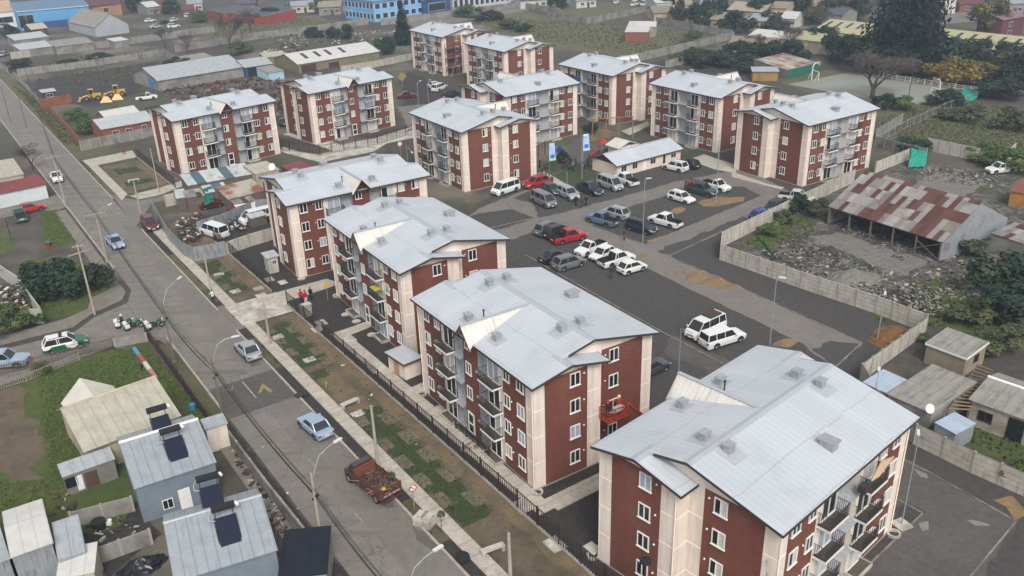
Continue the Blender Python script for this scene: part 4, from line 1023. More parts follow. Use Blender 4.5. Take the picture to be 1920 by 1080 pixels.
rh = H('concrete_house','cream concrete house with grey fibre roof at the right edge','house',(1815,748),(1990,812),2.6,M('cream_concrete','#a9a294','#918a7c',.8,.95,c3='#7d776b',s3=.4),FIB_R,D=(1864,696),rise=.6,frac=.62,over=.25,ridge_mat=WHITE,openings=[('window','f',.19,1.35,1.1,.9,BROWN),('door','f',.55,0,1.3,2.2,GL_D)])
tr = thing('timber_pergola','brown slatted timber cover between plywood shed and cream house','pergola',G(1778,766,2.2))
tr.location.z = 0
p0, p1, p2_, p3_ = G(1782,768,2.2), G(1820,770,2.2), G(1866,697,2.2), G(1836,686,2.2)
sl_ = MB()
for i in range(14):
    u = i/13; a = p0.lerp(p3_, u); b = p1.lerp(p2_, u); sl_.tube(a-Vector((p0.x,p0.y,0)), b-Vector((p0.x,p0.y,0)), .09, n=4)
sl_.build('slats', M('slat_timber','#7b6448','#66523b',2), tr)
for q in (p0, p1, p2_, p3_):
    b_ = MB(); v = q-Vector((p0.x,p0.y,0)); b_.tube((v.x,v.y,0),(v.x,v.y,2.2),.06,n=6); b_.build('post', TIMBER, tr)
for a, b in ((p0,p3_),(p1,p2_)):
    b_ = MB(); o_ = Vector((p0.x,p0.y,.1)); b_.tube(a-o_, b-o_, .06, n=4); b_.build('beam', TIMBER, tr)
# the ruin
ru = house('ruined_shed','large open sided ruined shed with rusty patchwork roof','shed',(1552,387),(1768,455),2.6,ZINCY,RUST_R,depth=15,rise=3.7,frac=.5,over=.12,open_front=True); off(ru[0])
for i in range(6):
    k = MB(); x = .25+(ru[2]-.5)*i/5; k.tube((x,.15*ru[4],-.1),(x,.15*ru[4],2.5),.14,n=6); k.build('post', TIMBER, ru[0])
k = MB(); k.tube((ru[2]*.72,.1,.1),(ru[2]*.98,.1,2.3),.06,n=4); k.tube((ru[2]*.98,.1,.2),(ru[2]*.78,.1,2.0),.06,n=4); k.build('brace', TIMBER, ru[0])
H('rust_lean_to','rusty lean-to roof at the right end of the ruined shed','shed',(1858,437),(1960,470),1.9,GREYW,RUST_R,D=(1866,412),rise=.5,frac=1,over=.1)
H('ochre_cabin','ochre cabin with reddish roof at the right edge beyond the ruin','shed',(1893,358),(1960,370),2.2,M('ochre_wall','#a5762f','#8e6428',1),M('reddish_roof','#7c4a40','#6b3f37',.8),depth=5,rise=.7,frac=1,over=.15)
# junk yard by the street
H('tin_roof_shack','long shack with patchwork roof of white, teal and ochre tin sheets','shack',(352,348),(477,325),2.6,TIMBER,PATCH_R,depth=5.5,rise=.5,frac=1,over=.1)
H('tin_roof_shack','right end of the tin roofs with ochre sheets beside the white dish','shack',(479,327),(524,317),2.9,CREAMW,CREAM_R,depth=5,rise=.4,frac=1,over=.1)
H('sheet_cover','bowed pale sheet cover with rusty patches over the junk yard','shed',(428,374),(497,356),1.6,TIMBER,M('pale_cover','#a39d92','#8f897e',.5,.9,c3='#7b4b38',s3=.35),depth=4.2,rise=1.0,frac=1,over=.05)
H('sheet_cover','low cover of red brown and white sheets in the junk yard','shed',(440,384),(478,374),1.0,TIMBER,RUST_R,depth=2.4,rise=.5,frac=1,over=.05)
for a_, b_, z_, d_, m_, l_ in (((385,362),(428,354),2.2,3.0,PATCH_R,'small teal and white tin cover left of the bowed sheet cover'),((350,372),(384,366),2.4,3.2,RUST_R,'rusty tin roof over the timber posts at the left of the junk yard'),((500,350),(540,343),2.4,3.0,FIB_R,'grey sheet roof right of the bowed sheet cover'),((545,322),(585,312),2.0,3.5,RED_R,'reddish brown tin roof behind the brick and cream block ridge'),((470,410),(500,402),1.5,1.6,PALE_R,'pale board lean-to at the inner zinc fence'),((330,372),(350,369),2.2,3.5,PATCH_R,'narrow tin roof at the far left of the junk yard')):
    H('tin_cover', l_, 'shed', a_, b_, z_, TIMBER, m_, depth=d_, rise=.35, frac=1, over=.08)
for p_, s_, m_, l_ in (((436,412),(1.3,.9,1.9),M('red_cabinet','#5b2e27','#4a251f',3),'dark red cabinet standing in the junk yard beside a white board'),((448,418),(.6,.6,1.0),BLUED,'blue barrel crate below the red cabinet in the junk yard'),((462,402),(3.0,.5,1.7),WHITE,'big white board leaning at the inner zinc fence'),((420,418),(2.2,1.2,.8),M('pinkish_crate','#9a7a67','#876a59',2),'pinkish crate in front of the inner zinc fence')):
    k = MB(); k.box(-s_[0]/2,s_[0]/2,-s_[1]/2,s_[1]/2,0,s_[2]*.94); k.box(-s_[0]/2-.04,s_[0]/2+.04,-s_[1]/2-.04,s_[1]/2+.04,s_[2]*.94,s_[2]); o = k.build('crate' if 'crate' in l_ else 'board' if 'board l' in l_ else 'cabinet', m_, None, G(*p_), .45); tag(o, l_, 'junk')
# left middle
H('corner_shop','white corner kiosk with a red sheet roof on the left','kiosk',(-40,372),(88,345),2.4,M('pale_blue_white','#c4cccb','#b3bcbb',.6),RED_R,D=(66,325),rise=.6,frac=.5,over=.2,openings=[('door','r',.3,0,1.6,2,BROWN)])
H('plaster_house','tall plastered house with cream roof at the left edge','house',(-60,345),(45,326),3.6,M('plaster','#a9a08e','#978e7d',.6),CREAM_R,depth=10,rise=.5,frac=1,over=.15)
# small buildings by the blocks
H('pump_room','small peach pump room with brown fascia against the near block','pump room',(757,684),(794,669),2.0,PEACH,ROOF,depth=3.6,rise=-.02,frac=1,over=.25,fascia=M('maroon_fascia','#5a2c24',None),openings=[('door','l',.5,0,.9,1.7,M('tan_door','#b08a6b',None))])
H('guard_booth','small pale guard booth with overhanging roof by the driveway','booth',(499,485),(524,479),2.3,M('booth_panel','#b5b2a9','#a19e95',1),PALE_R,depth=2.2,rise=.1,frac=1,over=.25,openings=[('window','f',.6,1.5,.5,.5),('door','f',.25,0,.5,1.8,M('booth_door','#9c9a92',None))])
# foreground houses
H('village_house','cream roofed house in the grassy yard with a white cross gable','house',(156,848),(340,779),2.6,CREAMW,CREAM_R,D=(131,760),rise=1.5,frac=.66,over=.35,ridge_mat=CREAMW)
cg = bpy.data.objects['village_house']
ch = [h for h in C.objects if h.name.startswith('village_house')][0]
a_, b_ = G(156,848,2.6), G(340,779,2.6); L_, t_ = seg_frame(a_, b_)
dd = G(131,760,2.6); W_ = abs((dd-a_).dot(Vector((-math.sin(t_), math.cos(t_), 0))))
x_ = L_*.36
g_ = MB(); zr_ = 3.75
g_.slab([(x_-2.3,W_+.9,2.65),(x_,W_+2.4,zr_),(x_,W_*.72,zr_),(x_-2.3,W_*.98,2.75)][::-1], .08); g_.slab([(x_,W_+2.4,zr_),(x_+2.3,W_+.9,2.65),(x_+2.3,W_*.98,2.75),(x_,W_*.72,zr_)][::-1], .08)
g_.build('cross_gable', M('white_gable_sheet','#c4bfb2','#b5b0a3',.8), ch)
g_ = MB(); g_.box(x_-1.6,x_+1.6,W_-.3,W_+1.0,0,2.65); g_.build('porch_wall', CREAMW, ch)
def solar(label, px_, z, t, tilt):
    p = G(*px_, z)
    r = thing('solar_water_heater', label, 'solar heater', p, t, 'solar water heaters on the roofs')
    c_ = MB(); c_.box(-.62,.62,-2.35,-.25,-.06,.06); co = c_.build('collector', SOLARM, r); co.rotation_euler = (tilt,0,0); co.location = (0,0,.25)
    f_ = MB(); f_.tube((-.66,-2.35,.0),(-.66,-.2,0),.035,n=4); f_.tube((.66,-2.35,0),(.66,-.2,0),.035,n=4); fo = f_.build('frame', DARKM, r); fo.rotation_euler = (tilt,0,0); fo.location=(0,0,.25)
    for s in (-.55, .55):
        l_ = MB(); l_.tube((s,.1,.75),(s,.1,-.3),.03,n=4); l_.build('leg', DARKM, r)
    k_ = MB(); k_.tube((-.72,.05,.72),(.72,.05,.72),.24,n=14); k_.build('tank', BLACK, r, smooth=False)
    pi_ = MB(); pi_.path([(-.72,.05,.7),(-.95,-.1,.4),(-.95,-.35,.2),(-.6,-.5,.2)], .03); pi_.build('pipe', GALV, r)
    pl_ = MB(); pl_.tube((.8,.0,.85),(.9,-.25,.75),.09,n=8); pl_.build('header_tank', WHITE, r)
    r.scale = (1.12,1.12,1.12)
    return r
HOUSE_R = ribbed('house_sheet', '#979ea2', '#888f93', 0, .75, .55, .1, .3, dirt='#7d8386', dark=.35)
h2 = H('terrace_house','blue grey house with pale roof and solar water heater, upper of the pair','house',(251,917),(406,866),3.4,BLUEG,HOUSE_R,D=(203,824),rise=1.15,frac=.64,over=.12,ridge_mat=WHITE,openings=[('door','f',.55,0,.9,1.9,WHITE),('window','f',.33,1.0,.7,.8)])
h3 = H('terrace_house','blue grey house with pale roof and solar water heater, lower of the pair','house',(326,1092),(521,1031),3.4,BLUEG,HOUSE_R,D=(282,972),rise=1.15,frac=.66,over=.12,ridge_mat=GALV)
TH = math.atan2(*(lambda d:(d.y,d.x))(G(406,866,3.4)-G(251,917,3.4)))
solar('solar water heater lying on the ridge of the upper blue grey house', (322,822), 4.35, TH, math.radians(22))
solar('solar water heater on the back slope above the upper heater, against the cream roof', (297,782), 4.5, TH, math.radians(22))
TH3 = math.atan2(*(lambda d:(d.y,d.x))(G(521,1031,3.4)-G(326,1092,3.4)))
solar('solar water heater on the front slope of the lower blue grey house, lowest of all', (421,968), 4.4, TH3, math.radians(22))
solar('solar water heater behind the ridge of the lower blue grey house', (392,912), 4.6, TH3, math.radians(22))
H('yard_shed','low shed with corrugated pale roof edge in the small backyard','shed',(116,895),(216,860),2.0,M('grey_boards2','#7b776f','#6a665f',1),GREY_R,D=(100,878),rise=.25,frac=1,over=.1,openings=[('window','f',.12,1.2,.8,.8,BLACK),('door','f',.27,.2,.5,1.4,WHITE),('door','f',.5,.1,1.0,1.5,M('rusty_grate','#5b4438','#4a382f',3))])
H('flat_house','white and grey flat roofed house at the bottom left corner, highest roof','house',(19,1046),(100,1017),3.2,ZINCY,WH_R,D=(-4,962),rise=.3,frac=.55,over=.1)
H('flat_house','bluish grey roofed wing right of the bottom left white roof','house',(108,1050),(161,1032),2.6,ZINCY,GREY_R,D=(94,985),rise=.2,frac=1,over=.08)
H('flat_house','pale sheet awning at the bottom left below the bluish wing','shed',(104,1088),(177,1072),2.0,CREAMW,WH_R,depth=2.8,rise=.4,frac=1,over=.08)
H('flat_house','grey roof at the far left bottom edge beside the highest white roof','house',(-60,1078),(19,1047),2.6,ZINCY,GREY_R,depth=6.5,rise=.3,frac=1,over=.08)
H('peach_house','little peach annex with grey flat roof by the street wall','house',(384,806),(427,793),2.5,PEACH,GREY_R,D=(366,792),rise=.15,frac=1,over=.1)
H('dark_roof_shelter','dark blue corrugated shelter roof next to the street wall','shelter',(520,1085),(614,1075),2.2,GREYW,DKB_R,D=(524,1003),rise=.4,frac=1,over=.1)
# ================================================================ VEHICLES
PAINTS = {}
def paint(name, h, rough=.28, metal=0.0):
    if name not in PAINTS:
        t = NT('paint_'+name); t.done(h, rough, metal); t.b.inputs['Coat Weight'].default_value = .4; PAINTS[name] = t.m
    return PAINTS[name]
for n_, h_, mt_ in (('white','#d3d2cd',0),('silver','#a3a7aa',.35),('grey','#73777b',.3),('dark_grey','#3f4347',.2),('black','#17181a',0),('navy','#1c2633',.1),('red','#a3141f',0),('maroon','#571620',.1),('blue','#1d3f8f',0),('steel_blue','#62788f',.3),('pale_blue','#9fb0c2',.3),('green','#0f5a37',0),('green_truck','#4b6b55',0),('dark_green','#25403a',0),('yellow','#b98a1e',0),('old_white','#bdb9ae',0),('truck_red','#47221f',0)): paint(n_, h_, .35, mt_)
CARGL = glassy('car_glass', (.02,.024,.028), .06)
LAMPW = M('headlamp', '#d8dcde', None, rough=.2); LAMPR = M('tail_lamp', '#7d1016', None, rough=.3)
PLAST = M('dark_plastic', '#1b1c1d', '#242526', 3, .7)
RIM = M('wheel_rim', '#8d9093', None, rough=.4, metal=.4)
SPEC = {  # L W H belt hood  xa  xb  xc  xd  tail
 'sedan':  (4.4,1.72,1.45,.90,.86,3.15,2.45,1.25,.72,.92),
 'hatch':  (3.9,1.70,1.50,.93,.88,2.90,2.20,.65,.18,.93),
 'wagon':  (4.5,1.72,1.48,.92,.86,3.20,2.55,.55,.20,.92),
 'suv':    (4.5,1.84,1.70,1.04,1.0,3.35,2.70,.60,.18,1.04),
 'van':    (5.0,1.88,1.95,1.12,1.05,4.45,3.70,.22,.08,1.12),
 'pickup': (5.2,1.84,1.76,1.05,1.0,3.80,3.20,2.02,1.80,1.0),
 'pickup1':(5.0,1.75,1.68,1.02,.98,3.70,3.15,2.55,2.40,.98),
 'canopy': (5.2,1.84,1.78,1.05,1.0,3.80,3.20,.20,.10,1.05),
}
def wheel_meshes():
    t = MB(); n = 16
    for r0, r1, y0, y1 in ((.20,.33,-.11,.11),):
        t.ring((0,0,0), r0, r1, y0, y1, n)
    t = MB(); vs=[]; fs=[]
    prof = [(.19,-.10),(.30,-.11),(.33,-.07),(.33,.07),(.30,.11),(.19,.10)]
    for r, y in prof:
        for i in range(n):
            a = 2*PI*i/n; vs.append((r*math.cos(a), y, r*math.sin(a)))
    for k in range(len(prof)):
        for i in range(n):
            a = k*n; b = ((k+1)%len(prof))*n; fs.append((a+i,a+(i+1)%n,b+(i+1)%n,b+i))
    t.add(vs, fs); tm = t.mesh('wheel', BLACK)
    r = MB(); r.tube((0,-.085,0),(0,.085,0),.2,n=n)
    for k in range(5):
        a = 2*PI*k/5
        for y in (-.095,.095): r.tube((0,y,0),(.19*math.cos(a),y,.19*math.sin(a)),.022,n=4)
    return tm, r.mesh('rim', RIM)
WH, RIMM = wheel_meshes()
PROTO = {}
def build_car(kind, col, opts=()):
    L, W, H, belt, hood, xa, xb, xc, xd, tail = SPEC[kind]
    hw = W/2; body = paint(col, None) if col in PAINTS else col
    root = thing('parked_car', 'x', 'car')
    bed = kind in ('pickup', 'pickup1')
    b = MB()
    # stations: x, half width, top, belly
    st = [(0,hw*.86,tail*.86,.42),(.06,hw*.93,tail*.97,.30),(.25,hw,tail,.24),(xd if not bed else 1.0,hw,belt if not bed else tail,.22),(xb,hw,belt,.2),(xa,hw,belt-.01,.2),(L-.75,hw*.98,hood,.2),(L-.25,hw*.93,hood-.09,.22),(L-.06,hw*.86,hood-.22,.28),(L,hw*.78,hood-.34,.36)]
    if kind == 'van': st[6] = (L-.35,hw*.96,belt-.05,.2); st[7] = (L-.18,hw*.93,belt-.16,.22)
    if bed: st.insert(3, (xd-.02, hw, tail, .22)); st[4] = (xd, hw, belt, .22); st = sorted(st, key=lambda s: s[0])
    vs = []
    for x, w_, top, bot in st:
        mid = bot + (top-bot)*.55
        vs += [(x,-w_*.94,bot),(x,-w_,mid),(x,-w_*.95,top-.05),(x,-w_*.86,top),(x,w_*.86,top),(x,w_*.95,top-.05),(x,w_,mid),(x,w_*.94,bot)]
    fs = []
    n = 8
    for i in range(len(st)-1):
        for k in range(n):
            if bed and k == 3 and st[i+1][0] <= xd: continue   # open load bed
            fs.append((i*n+k, i*n+(k+1)%n, (i+1)*n+(k+1)%n, (i+1)*n+k))
    fs += [tuple(range(n)), tuple(range(len(st)*n-1, len(st)*n-n-1, -1))]
    b.add(vs, fs)
    if 'police' in opts:
        for k, f in enumerate(fs):
            xs = [vs[i][0] for i in f]
            if min(xs) >= xa-.01 or (max(xs) <= xb+.01 and min(vs[i][2] for i in f) < .6 and len(f) == 4): b.mi[k] = 1
    # roof and pillars
    rw = hw*.76; bw = hw*.86; zr = H
    b.slab([(xc,-rw,zr),(xb,-rw,zr),(xb,rw,zr),(xc,rw,zr)], .05)
    mx = (xb+xc)/2
    b.slab([(xc+.15,-rw*.8,zr+.03),(xb-.15,-rw*.8,zr+.03),(xb-.15,rw*.8,zr+.03),(xc+.15,rw*.8,zr+.03)], .05)
    xB = xb - .95 if kind != 'pickup1' else None
    for s in (-1, 1):
        b.tube((xa,s*bw,belt),(xb,s*rw,zr-.03),.04,n=5); b.tube((xd,s*bw,belt),(xc,s*rw,zr-.03),.06 if kind!='van' else .05,n=5)
        b.tube((xb,s*rw,zr-.03),(xc,s*rw,zr-.03),.035,n=5)
        if xB: b.tube((xB+.05,s*bw,belt),(xB,s*rw,zr-.03),.035,n=5)
        if kind in ('van','suv','wagon','canopy') : b.tube((xc+1.0,s*bw,belt),(xc+.95,s*rw,zr-.03),.05,n=5)
    b.build('body', [body, paint('green', None)] if 'police' in opts else body, root, smooth=False)
    for nm, q in (('windscreen', [(xa,-bw*.97,belt),(xa,bw*.97,belt),(xb,rw*.95,zr-.05),(xb,-rw*.95,zr-.05)]), ('rear_window', [(xd,bw*.97,belt),(xd,-bw*.97,belt),(xc,-rw*.95,zr-.05),(xc,rw*.95,zr-.05)])):
        g_ = MB(); g_.poly(q); g_.build(nm, CARGL, root)
    for s in (-1, 1):
        q = [(xd,s*bw*.985,belt),(xa,s*bw*.985,belt),(xb,s*rw*.99,zr-.05),(xc,s*rw*.99,zr-.05)]
        g_ = MB(); g_.poly(q if s < 0 else q[::-1]); g_.build('side_window', CARGL, root)
        m_ = MB(); m_.box(xa-.28,xa-.12,*(sorted((s*(hw+.0),s*(hw+.17)))),belt+.02,belt+.17); m_.build('mirror', PLAST if col in ('white','old_white') and 'm' in opts else body, root)
        h_ = MB(); h_.slab([(L-.30,s*hw*.52,hood-.115),(L-.05,s*hw*.5,hood-.225),(L-.09,s*hw*.86,hood-.20),(L-.32,s*hw*.92,hood-.10)][::(1 if s > 0 else -1)], .06)
        h_.box(L-.05,L+.005,*sorted((s*hw*.48,s*hw*.78)),hood-.42,hood-.27); h_.build('headlight', LAMPW, root)
        t_ = MB(); y0, y1 = sorted((s*hw*.66, s*hw*.93)); t_.box(-.015,.10,y0,y1,tail*.70,tail*.88); t_.build('tail_light', LAMPR, root)
    f_ = MB(); f_.box(L-.03,L+.02,-hw*.62,hw*.62,.33,.50); f_.box(L-.02,L+.012,-hw*.42,hw*.42,hood-.40,hood-.30); f_.build('grille', PLAST, root)
    MB().box(-.025,-.0,-.24,.24,tail*.62,tail*.62+.12).build('number_plate', WHITE, root); MB().box(L+.02,L+.03,-.22,.22,.42,.52).build('number_plate', WHITE, root)
    for s in (-1, 1): MB().box(.9,L-1.1,*sorted((s*hw*.90,s*hw*.985)),.18,.28).build('sill', PLAST, root)
    wb = (.78 if kind in ('hatch',) else .92, L-.82)
    if kind == 'van': wb = (1.0, L-.95)
    if bed or kind == 'canopy': wb = (1.15, L-.92)
    r = 1.0 if kind in ('sedan','hatch','wagon') else 1.12
    for x in wb:
        for s in (-1, 1):
            w_ = link('wheel', WH, root, (x, s*(hw-.11), .33*r)); w_.scale = (r, 1, r); link('rim', RIMM, w_)
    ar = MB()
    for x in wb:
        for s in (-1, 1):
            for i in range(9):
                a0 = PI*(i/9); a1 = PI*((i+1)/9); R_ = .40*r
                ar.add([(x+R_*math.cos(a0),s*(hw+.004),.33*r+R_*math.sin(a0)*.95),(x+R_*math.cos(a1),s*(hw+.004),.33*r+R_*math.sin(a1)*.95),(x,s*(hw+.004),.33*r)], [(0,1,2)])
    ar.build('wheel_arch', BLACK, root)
    if bed:
        k = MB(); k.box(.12,xd-.1,-hw*.80,hw*.80,.58,.62)
        for s in (-1,1): k.box(.12,xd-.1,*sorted((s*hw*.78,s*hw*.84)),.60,tail+.015)
        k.box(.08,.14,-hw*.84,hw*.84,.60,tail+.01); k.box(xd-.14,xd-.08,-hw*.84,hw*.84,.60,tail+.01); k.build('load_bed', PLAST, root)
        if 'bar' in opts:
            k = MB(); k.path([(xd-.25,-hw*.7,tail),(xd-.35,-hw*.6,H-.02),(xd-.35,hw*.6,H-.02),(xd-.25,hw*.7,tail)], .04); k.build('roll_bar', PLAST, root)
    if kind in ('suv','wagon') or 'rails' in opts:
        k = MB()
        for s in (-1,1): k.tube((xc+.2,s*rw*.92,zr+.07),(xb-.2,s*rw*.92,zr+.07),.025,n=5)
        k.build('roof_rail', PLAST, root)
    if 'rack' in opts:
        k = MB(); k.box(xc+.5,xc+2.3,-rw*.9,rw*.9,zr+.05,zr+.22); k.build('roof_load', M('brown_load','#4a3a33','#392c27',4), root)
    if 'police' in opts:
        k = MB(); k.box(mx+.2,mx+.5,-rw*.8,rw*.8,zr+.04,zr+.16); k.build('light_bar', PLAST, root)
        k = MB(); gp = paint('green', None)
        for s in (-1,1): k.box(.9,2.3,*sorted((s*(hw-.02),s*(hw+.008))),.36,belt-.12)
        k.build('green_panel', gp, root)
        k = MB(); 
        for s in (-1,1): k.box(2.42,3.5,*sorted((s*(hw-.02),s*(hw+.008))),.5,belt-.1)
        k.build('white_door', WHITE, root)
        for s in (-1,1):
            cu = bpy.data.curves.new('lettering', 'FONT'); cu.body = 'CARABINEROS'; cu.size = .19; cu.align_x = 'CENTER'; cu.extrude = .004
            ob = bpy.data.objects.new('tmp', cu); C.objects.link(ob); dg = bpy.context.evaluated_depsgraph_get()
            me = bpy.data.meshes.new_from_object(ob.evaluated_get(dg)); bpy.data.objects.remove(ob); me.materials.clear(); me.materials.append(BLACK)
            lo = link('lettering', me, root, (2.96, s*(hw+.014), .64)); lo.rotation_euler = (PI/2, 0, 0 if s < 0 else PI)
    if 'stakes' in opts:
        k = MB()
        for s in (-1,1):
            for z in (1.15,1.4,1.65): k.box(.05,xd-.1,*sorted((s*hw*.9,s*hw*.94)),z,z+.12)
            for x in (.1,.8,1.5): k.box(x,x+.08,*sorted((s*hw*.94,s*hw*.97)),.9,1.78)
        for z in (1.15,1.4,1.65): k.box(.03,.07,-hw*.9,hw*.9,z,z+.12)
        k.build('stake_side', M('stake_red','#6a2622','#57201c',3), root)
    return root
def place_car(kind, col, rear, front, label, group=None, opts=(), name='parked_car', cat='car', scale=1.0):
    key = (kind, col, tuple(opts))
    A, B = G(*rear), G(*front); d = B-A; t = math.atan2(d.y, d.x); mid = (A+B)/2; L = SPEC[kind][0]*scale
    loc = mid - Vector((math.cos(t), math.sin(t), 0))*L/2; loc.z = .03
    if key not in PROTO:
        o = build_car(kind, col, opts); PROTO[key] = o
        KIDS.clear(); index_kids()
    else: o = copy_tree(PROTO[key])
    o.location = loc; o.rotation_euler = (0,0,t); o['label'] = label; o['category'] = cat
    o['group'] = group or 'vehicles in the car park'
    if scale != 1: o.scale = (scale,)*3
    return o
CARS = [
 ('van','white',(976,352),(919,371),'white passenger van parked by the end wall of the block with the red curtain'),
 ('suv','red',(1027,344),(984,356),'red compact crossover with dark roof behind the white van'),
 ('van','grey',(1003,376),(1036,392),'grey minivan nearest the white van, nose to the lane'),
 ('hatch','dark_grey',(1020,356),(1047,368),'dark grey hatchback tucked between red crossover and silver wagon'),
 ('suv','silver',(1046,360),(1086,382),'silver crossover with three people standing at its nose'),
 ('pickup','navy',(1084,352),(1128,371),'dark navy pickup between silver crossover and silver van'),
 ('van','silver',(1122,344),(1166,362),'silver van parked left of the white pickup by the pink hall'),
 ('pickup','white',(1192,351),(1154,337),'white pickup backed out beside the silver van at the pink hall corner',('bar',)),
 ('suv','white',(1286,324),(1246,315),'white crossover at the right end of the pink hall'),
 ('hatch','navy',(1308,319),(1278,309),'dark blue hatchback behind the white crossover at the hall'),
 ('wagon','white',(1256,371),(1299,384),'lone white station wagon in the middle bays'),
 ('pickup','dark_green',(1288,357),(1341,370),'dark green truck with red stake sides beside a white single cab',('stakes',)),
 ('pickup1','white',(1322,349),(1362,361),'white single cab pickup behind the stake sided truck'),
 ('pickup','steel_blue',(1156,427),(1102,412),'steel blue pickup with its open bed towards the camera',('bar',)),
 ('suv','silver',(1173,413),(1134,402),'silver grey crossover just behind the steel blue pickup'),
 ('suv','navy',(1177,427),(1227,441),'dark navy crossover facing right beside the tall lamp post'),
 ('pickup','white',(1272,429),(1222,415),'white double cab pickup right of the tall lamp post'),
 ('suv','grey',(1012,443),(1042,431),'grey crossover leftmost of the row of three with the red pickup'),
 ('suv','black',(1024,450),(1066,436),'black crossover between grey crossover and red pickup'),
 ('pickup','red',(1034,459),(1098,445),'bright red double cab pickup',('bar',)),
 ('sedan','black',(1014,497),(1066,481),'black saloon left of the grey crossover in the front row'),
 ('suv','grey',(1040,509),(1092,494),'grey crossover beside the black saloon in the front row'),
 ('pickup1','white',(1132,463),(1083,483),'white small pickup with dark bed, first of the four white vehicles'),
 ('hatch','white',(1153,474),(1105,495),'white hatchback facing left between two white pickups'),
 ('pickup','white',(1127,503),(1184,486),'white pickup with dark bed towards the camera, next to the nearest white hatchback'),
 ('hatch','white',(1161,516),(1208,502),'white hatchback facing right, nearest of the four white vehicles'),
 ('van','white',(1347,614),(1296,638),'white van with a brown load on its roof',('rack',)),
 ('canopy','white',(1316,655),(1391,632),'white canopy pickup beside the loaded van'),
 ('sedan','dark_grey',(1196,709),(1242,689),'dark saloon half hidden by the end of the block with the lift'),
 ('pickup','old_white',(1464,374),(1520,381),'off white pickup behind the panel wall corner by the rightmost block'),
 ('suv','dark_grey',(1438,402),(1484,388),'dark crossover with teal cover behind the panel wall'),
 ('wagon','blue',(1409,417),(1452,404),'blue estate car behind the panel wall'),
]
for c in CARS: place_car(c[0], c[1], c[2], c[3], c[4], None, c[5] if len(c) > 5 else ())
SG = 'vehicles on the street'
place_car('sedan','silver',(482,681),(451,650),'silver saloon driving away near the yellow arrows',SG,name='car')
place_car('sedan','pale_blue',(612,825),(573,792),'old pale blue saloon on the street below the lowest street lamp',SG)
place_car('sedan','pale_blue',(206,449),(230,474),'pale blue car driving towards the camera in the middle of the street',SG)
place_car('suv','maroon',(272,415),(294,440),'maroon crossover parked at the zinc fence corner',SG)
place_car('pickup1','white',(103,331),(111,346),'white vehicle parked at the left kerb beside the red roofed kiosk',SG)
place_car('sedan','red',(34,402),(82,392),'red saloon parked on the left side street',SG)
place_car('pickup1','green_truck',(44,420),(35,402),'old green bedded truck seen from behind beside the red saloon',SG)
place_car('suv','white',(84,663),(164,645),'white and green police crossover at the picket fence',SG,('police',))
place_car('pickup','pale_blue',(-30,690),(44,683),'pale blue police pickup cut by the left edge',SG)
place_car('pickup1','white',(255,189),(296,185),'white pickup alone in the loader field','vehicles in the far yards')
FG = 'vehicles in the far yards'
for k_, c_, r_, f_, l_ in (('pickup','white',(827,172),(802,162),'white pickup between the scaffolded block and the loader sign, left of a white canopy pickup'),('canopy','white',(810,175),(838,164),'white canopy pickup beside another white pickup by the scaffolded block'),
    ('pickup','navy',(830,188),(862,178),'dark navy pickup parked in front of the two white pickups far behind'),('sedan','maroon',(748,185),(778,182),'dark maroon saloon alone on the far asphalt right of the second block'),('sedan','navy',(538,243),(522,226),'dark car with lit tail lamp between the two leftmost blocks'),
    ('van','white',(420,448),(386,437),'white minibus seen over the zinc fence of the junk yard'),('van','white',(505,410),(458,422),'larger white van in the junk yard beside the brick and cream block'),
    ('hatch','maroon',(382,392),(412,386),'dark red wreck under the green netting of the junk yard'),
    ('pickup1','white',(1890,322),(1862,325),'white small truck behind the ruin at right'),
    ('sedan','white',(272,43),(292,40),'white car, left front of the cluster by the grey barn'),('sedan','silver',(283,54),(303,52),'white car with pale blue neighbour, front of the barn cluster'),('sedan','navy',(300,46),(316,43),'dark blue car in the middle of the barn cluster'),
    ('hatch','white',(318,43),(336,38),'white car at right rear of the barn cluster'),('suv','white',(312,54),(340,51),'white car at right front of the barn cluster'),('hatch','white',(346,34),(364,31),'white car apart from the barn cluster, at its far right'),
    ('van','white',(-8,56),(18,51),'white van before the white office front at the far left'),('sedan','silver',(0,108),(18,102),'pale car at the far left beside the bright panel wall'),
    ('van','white',(1184,13),(1197,9),'white van at the top edge beyond the field, left of two'),('van','white',(1203,12),(1216,9),'white van at the top edge beyond the field, right of two'),
    ('hatch','white',(1152,9),(1160,5),'white small car at the top edge left of the white vans')):
    place_car(k_, c_, r_, f_, l_, FG)
# ---------------- red stake truck by the kerb
tA, tB = G(737,945), G(668,892); d_ = tB-tA; TT = math.atan2(d_.y, d_.x)
tk = thing('stake_truck','old red flatbed truck with rusty stake body full of scrap','truck', tA + d_.normalized()*.1, TT)
LT = 5.4; red = paint('truck_red', None)
b = MB(); b.box(3.75,4.5,-.95,.95,.55,1.25); b.add([(3.75,-.95,1.25),(4.75,-.95,1.25),(4.75,.95,1.25),(3.75,.95,1.25),(3.85,-.82,1.95),(4.45,-.82,1.95),(4.45,.82,1.95),(3.85,.82,1.95)],[(0,3,2,1),(4,5,6,7),(0,1,5,4),(1,2,6,5),(2,3,7,6),(3,0,4,7)])
b.box(4.5,5.35,-.9,.9,.5,1.1); b.build('cab', red, tk); b = MB(); b.box(3.86,4.44,-.8,.8,1.955,2.0); b.build('cab_roof', M('dull_roof_paint','#4b4644','#3d3836',3,.6), tk)
b = MB(); b.add([(4.765,-.85,1.3),(4.765,.85,1.3),(4.475,.75,1.9),(4.475,-.75,1.9)],[(0,1,2,3)]); b.build('windscreen', CARGL, tk)
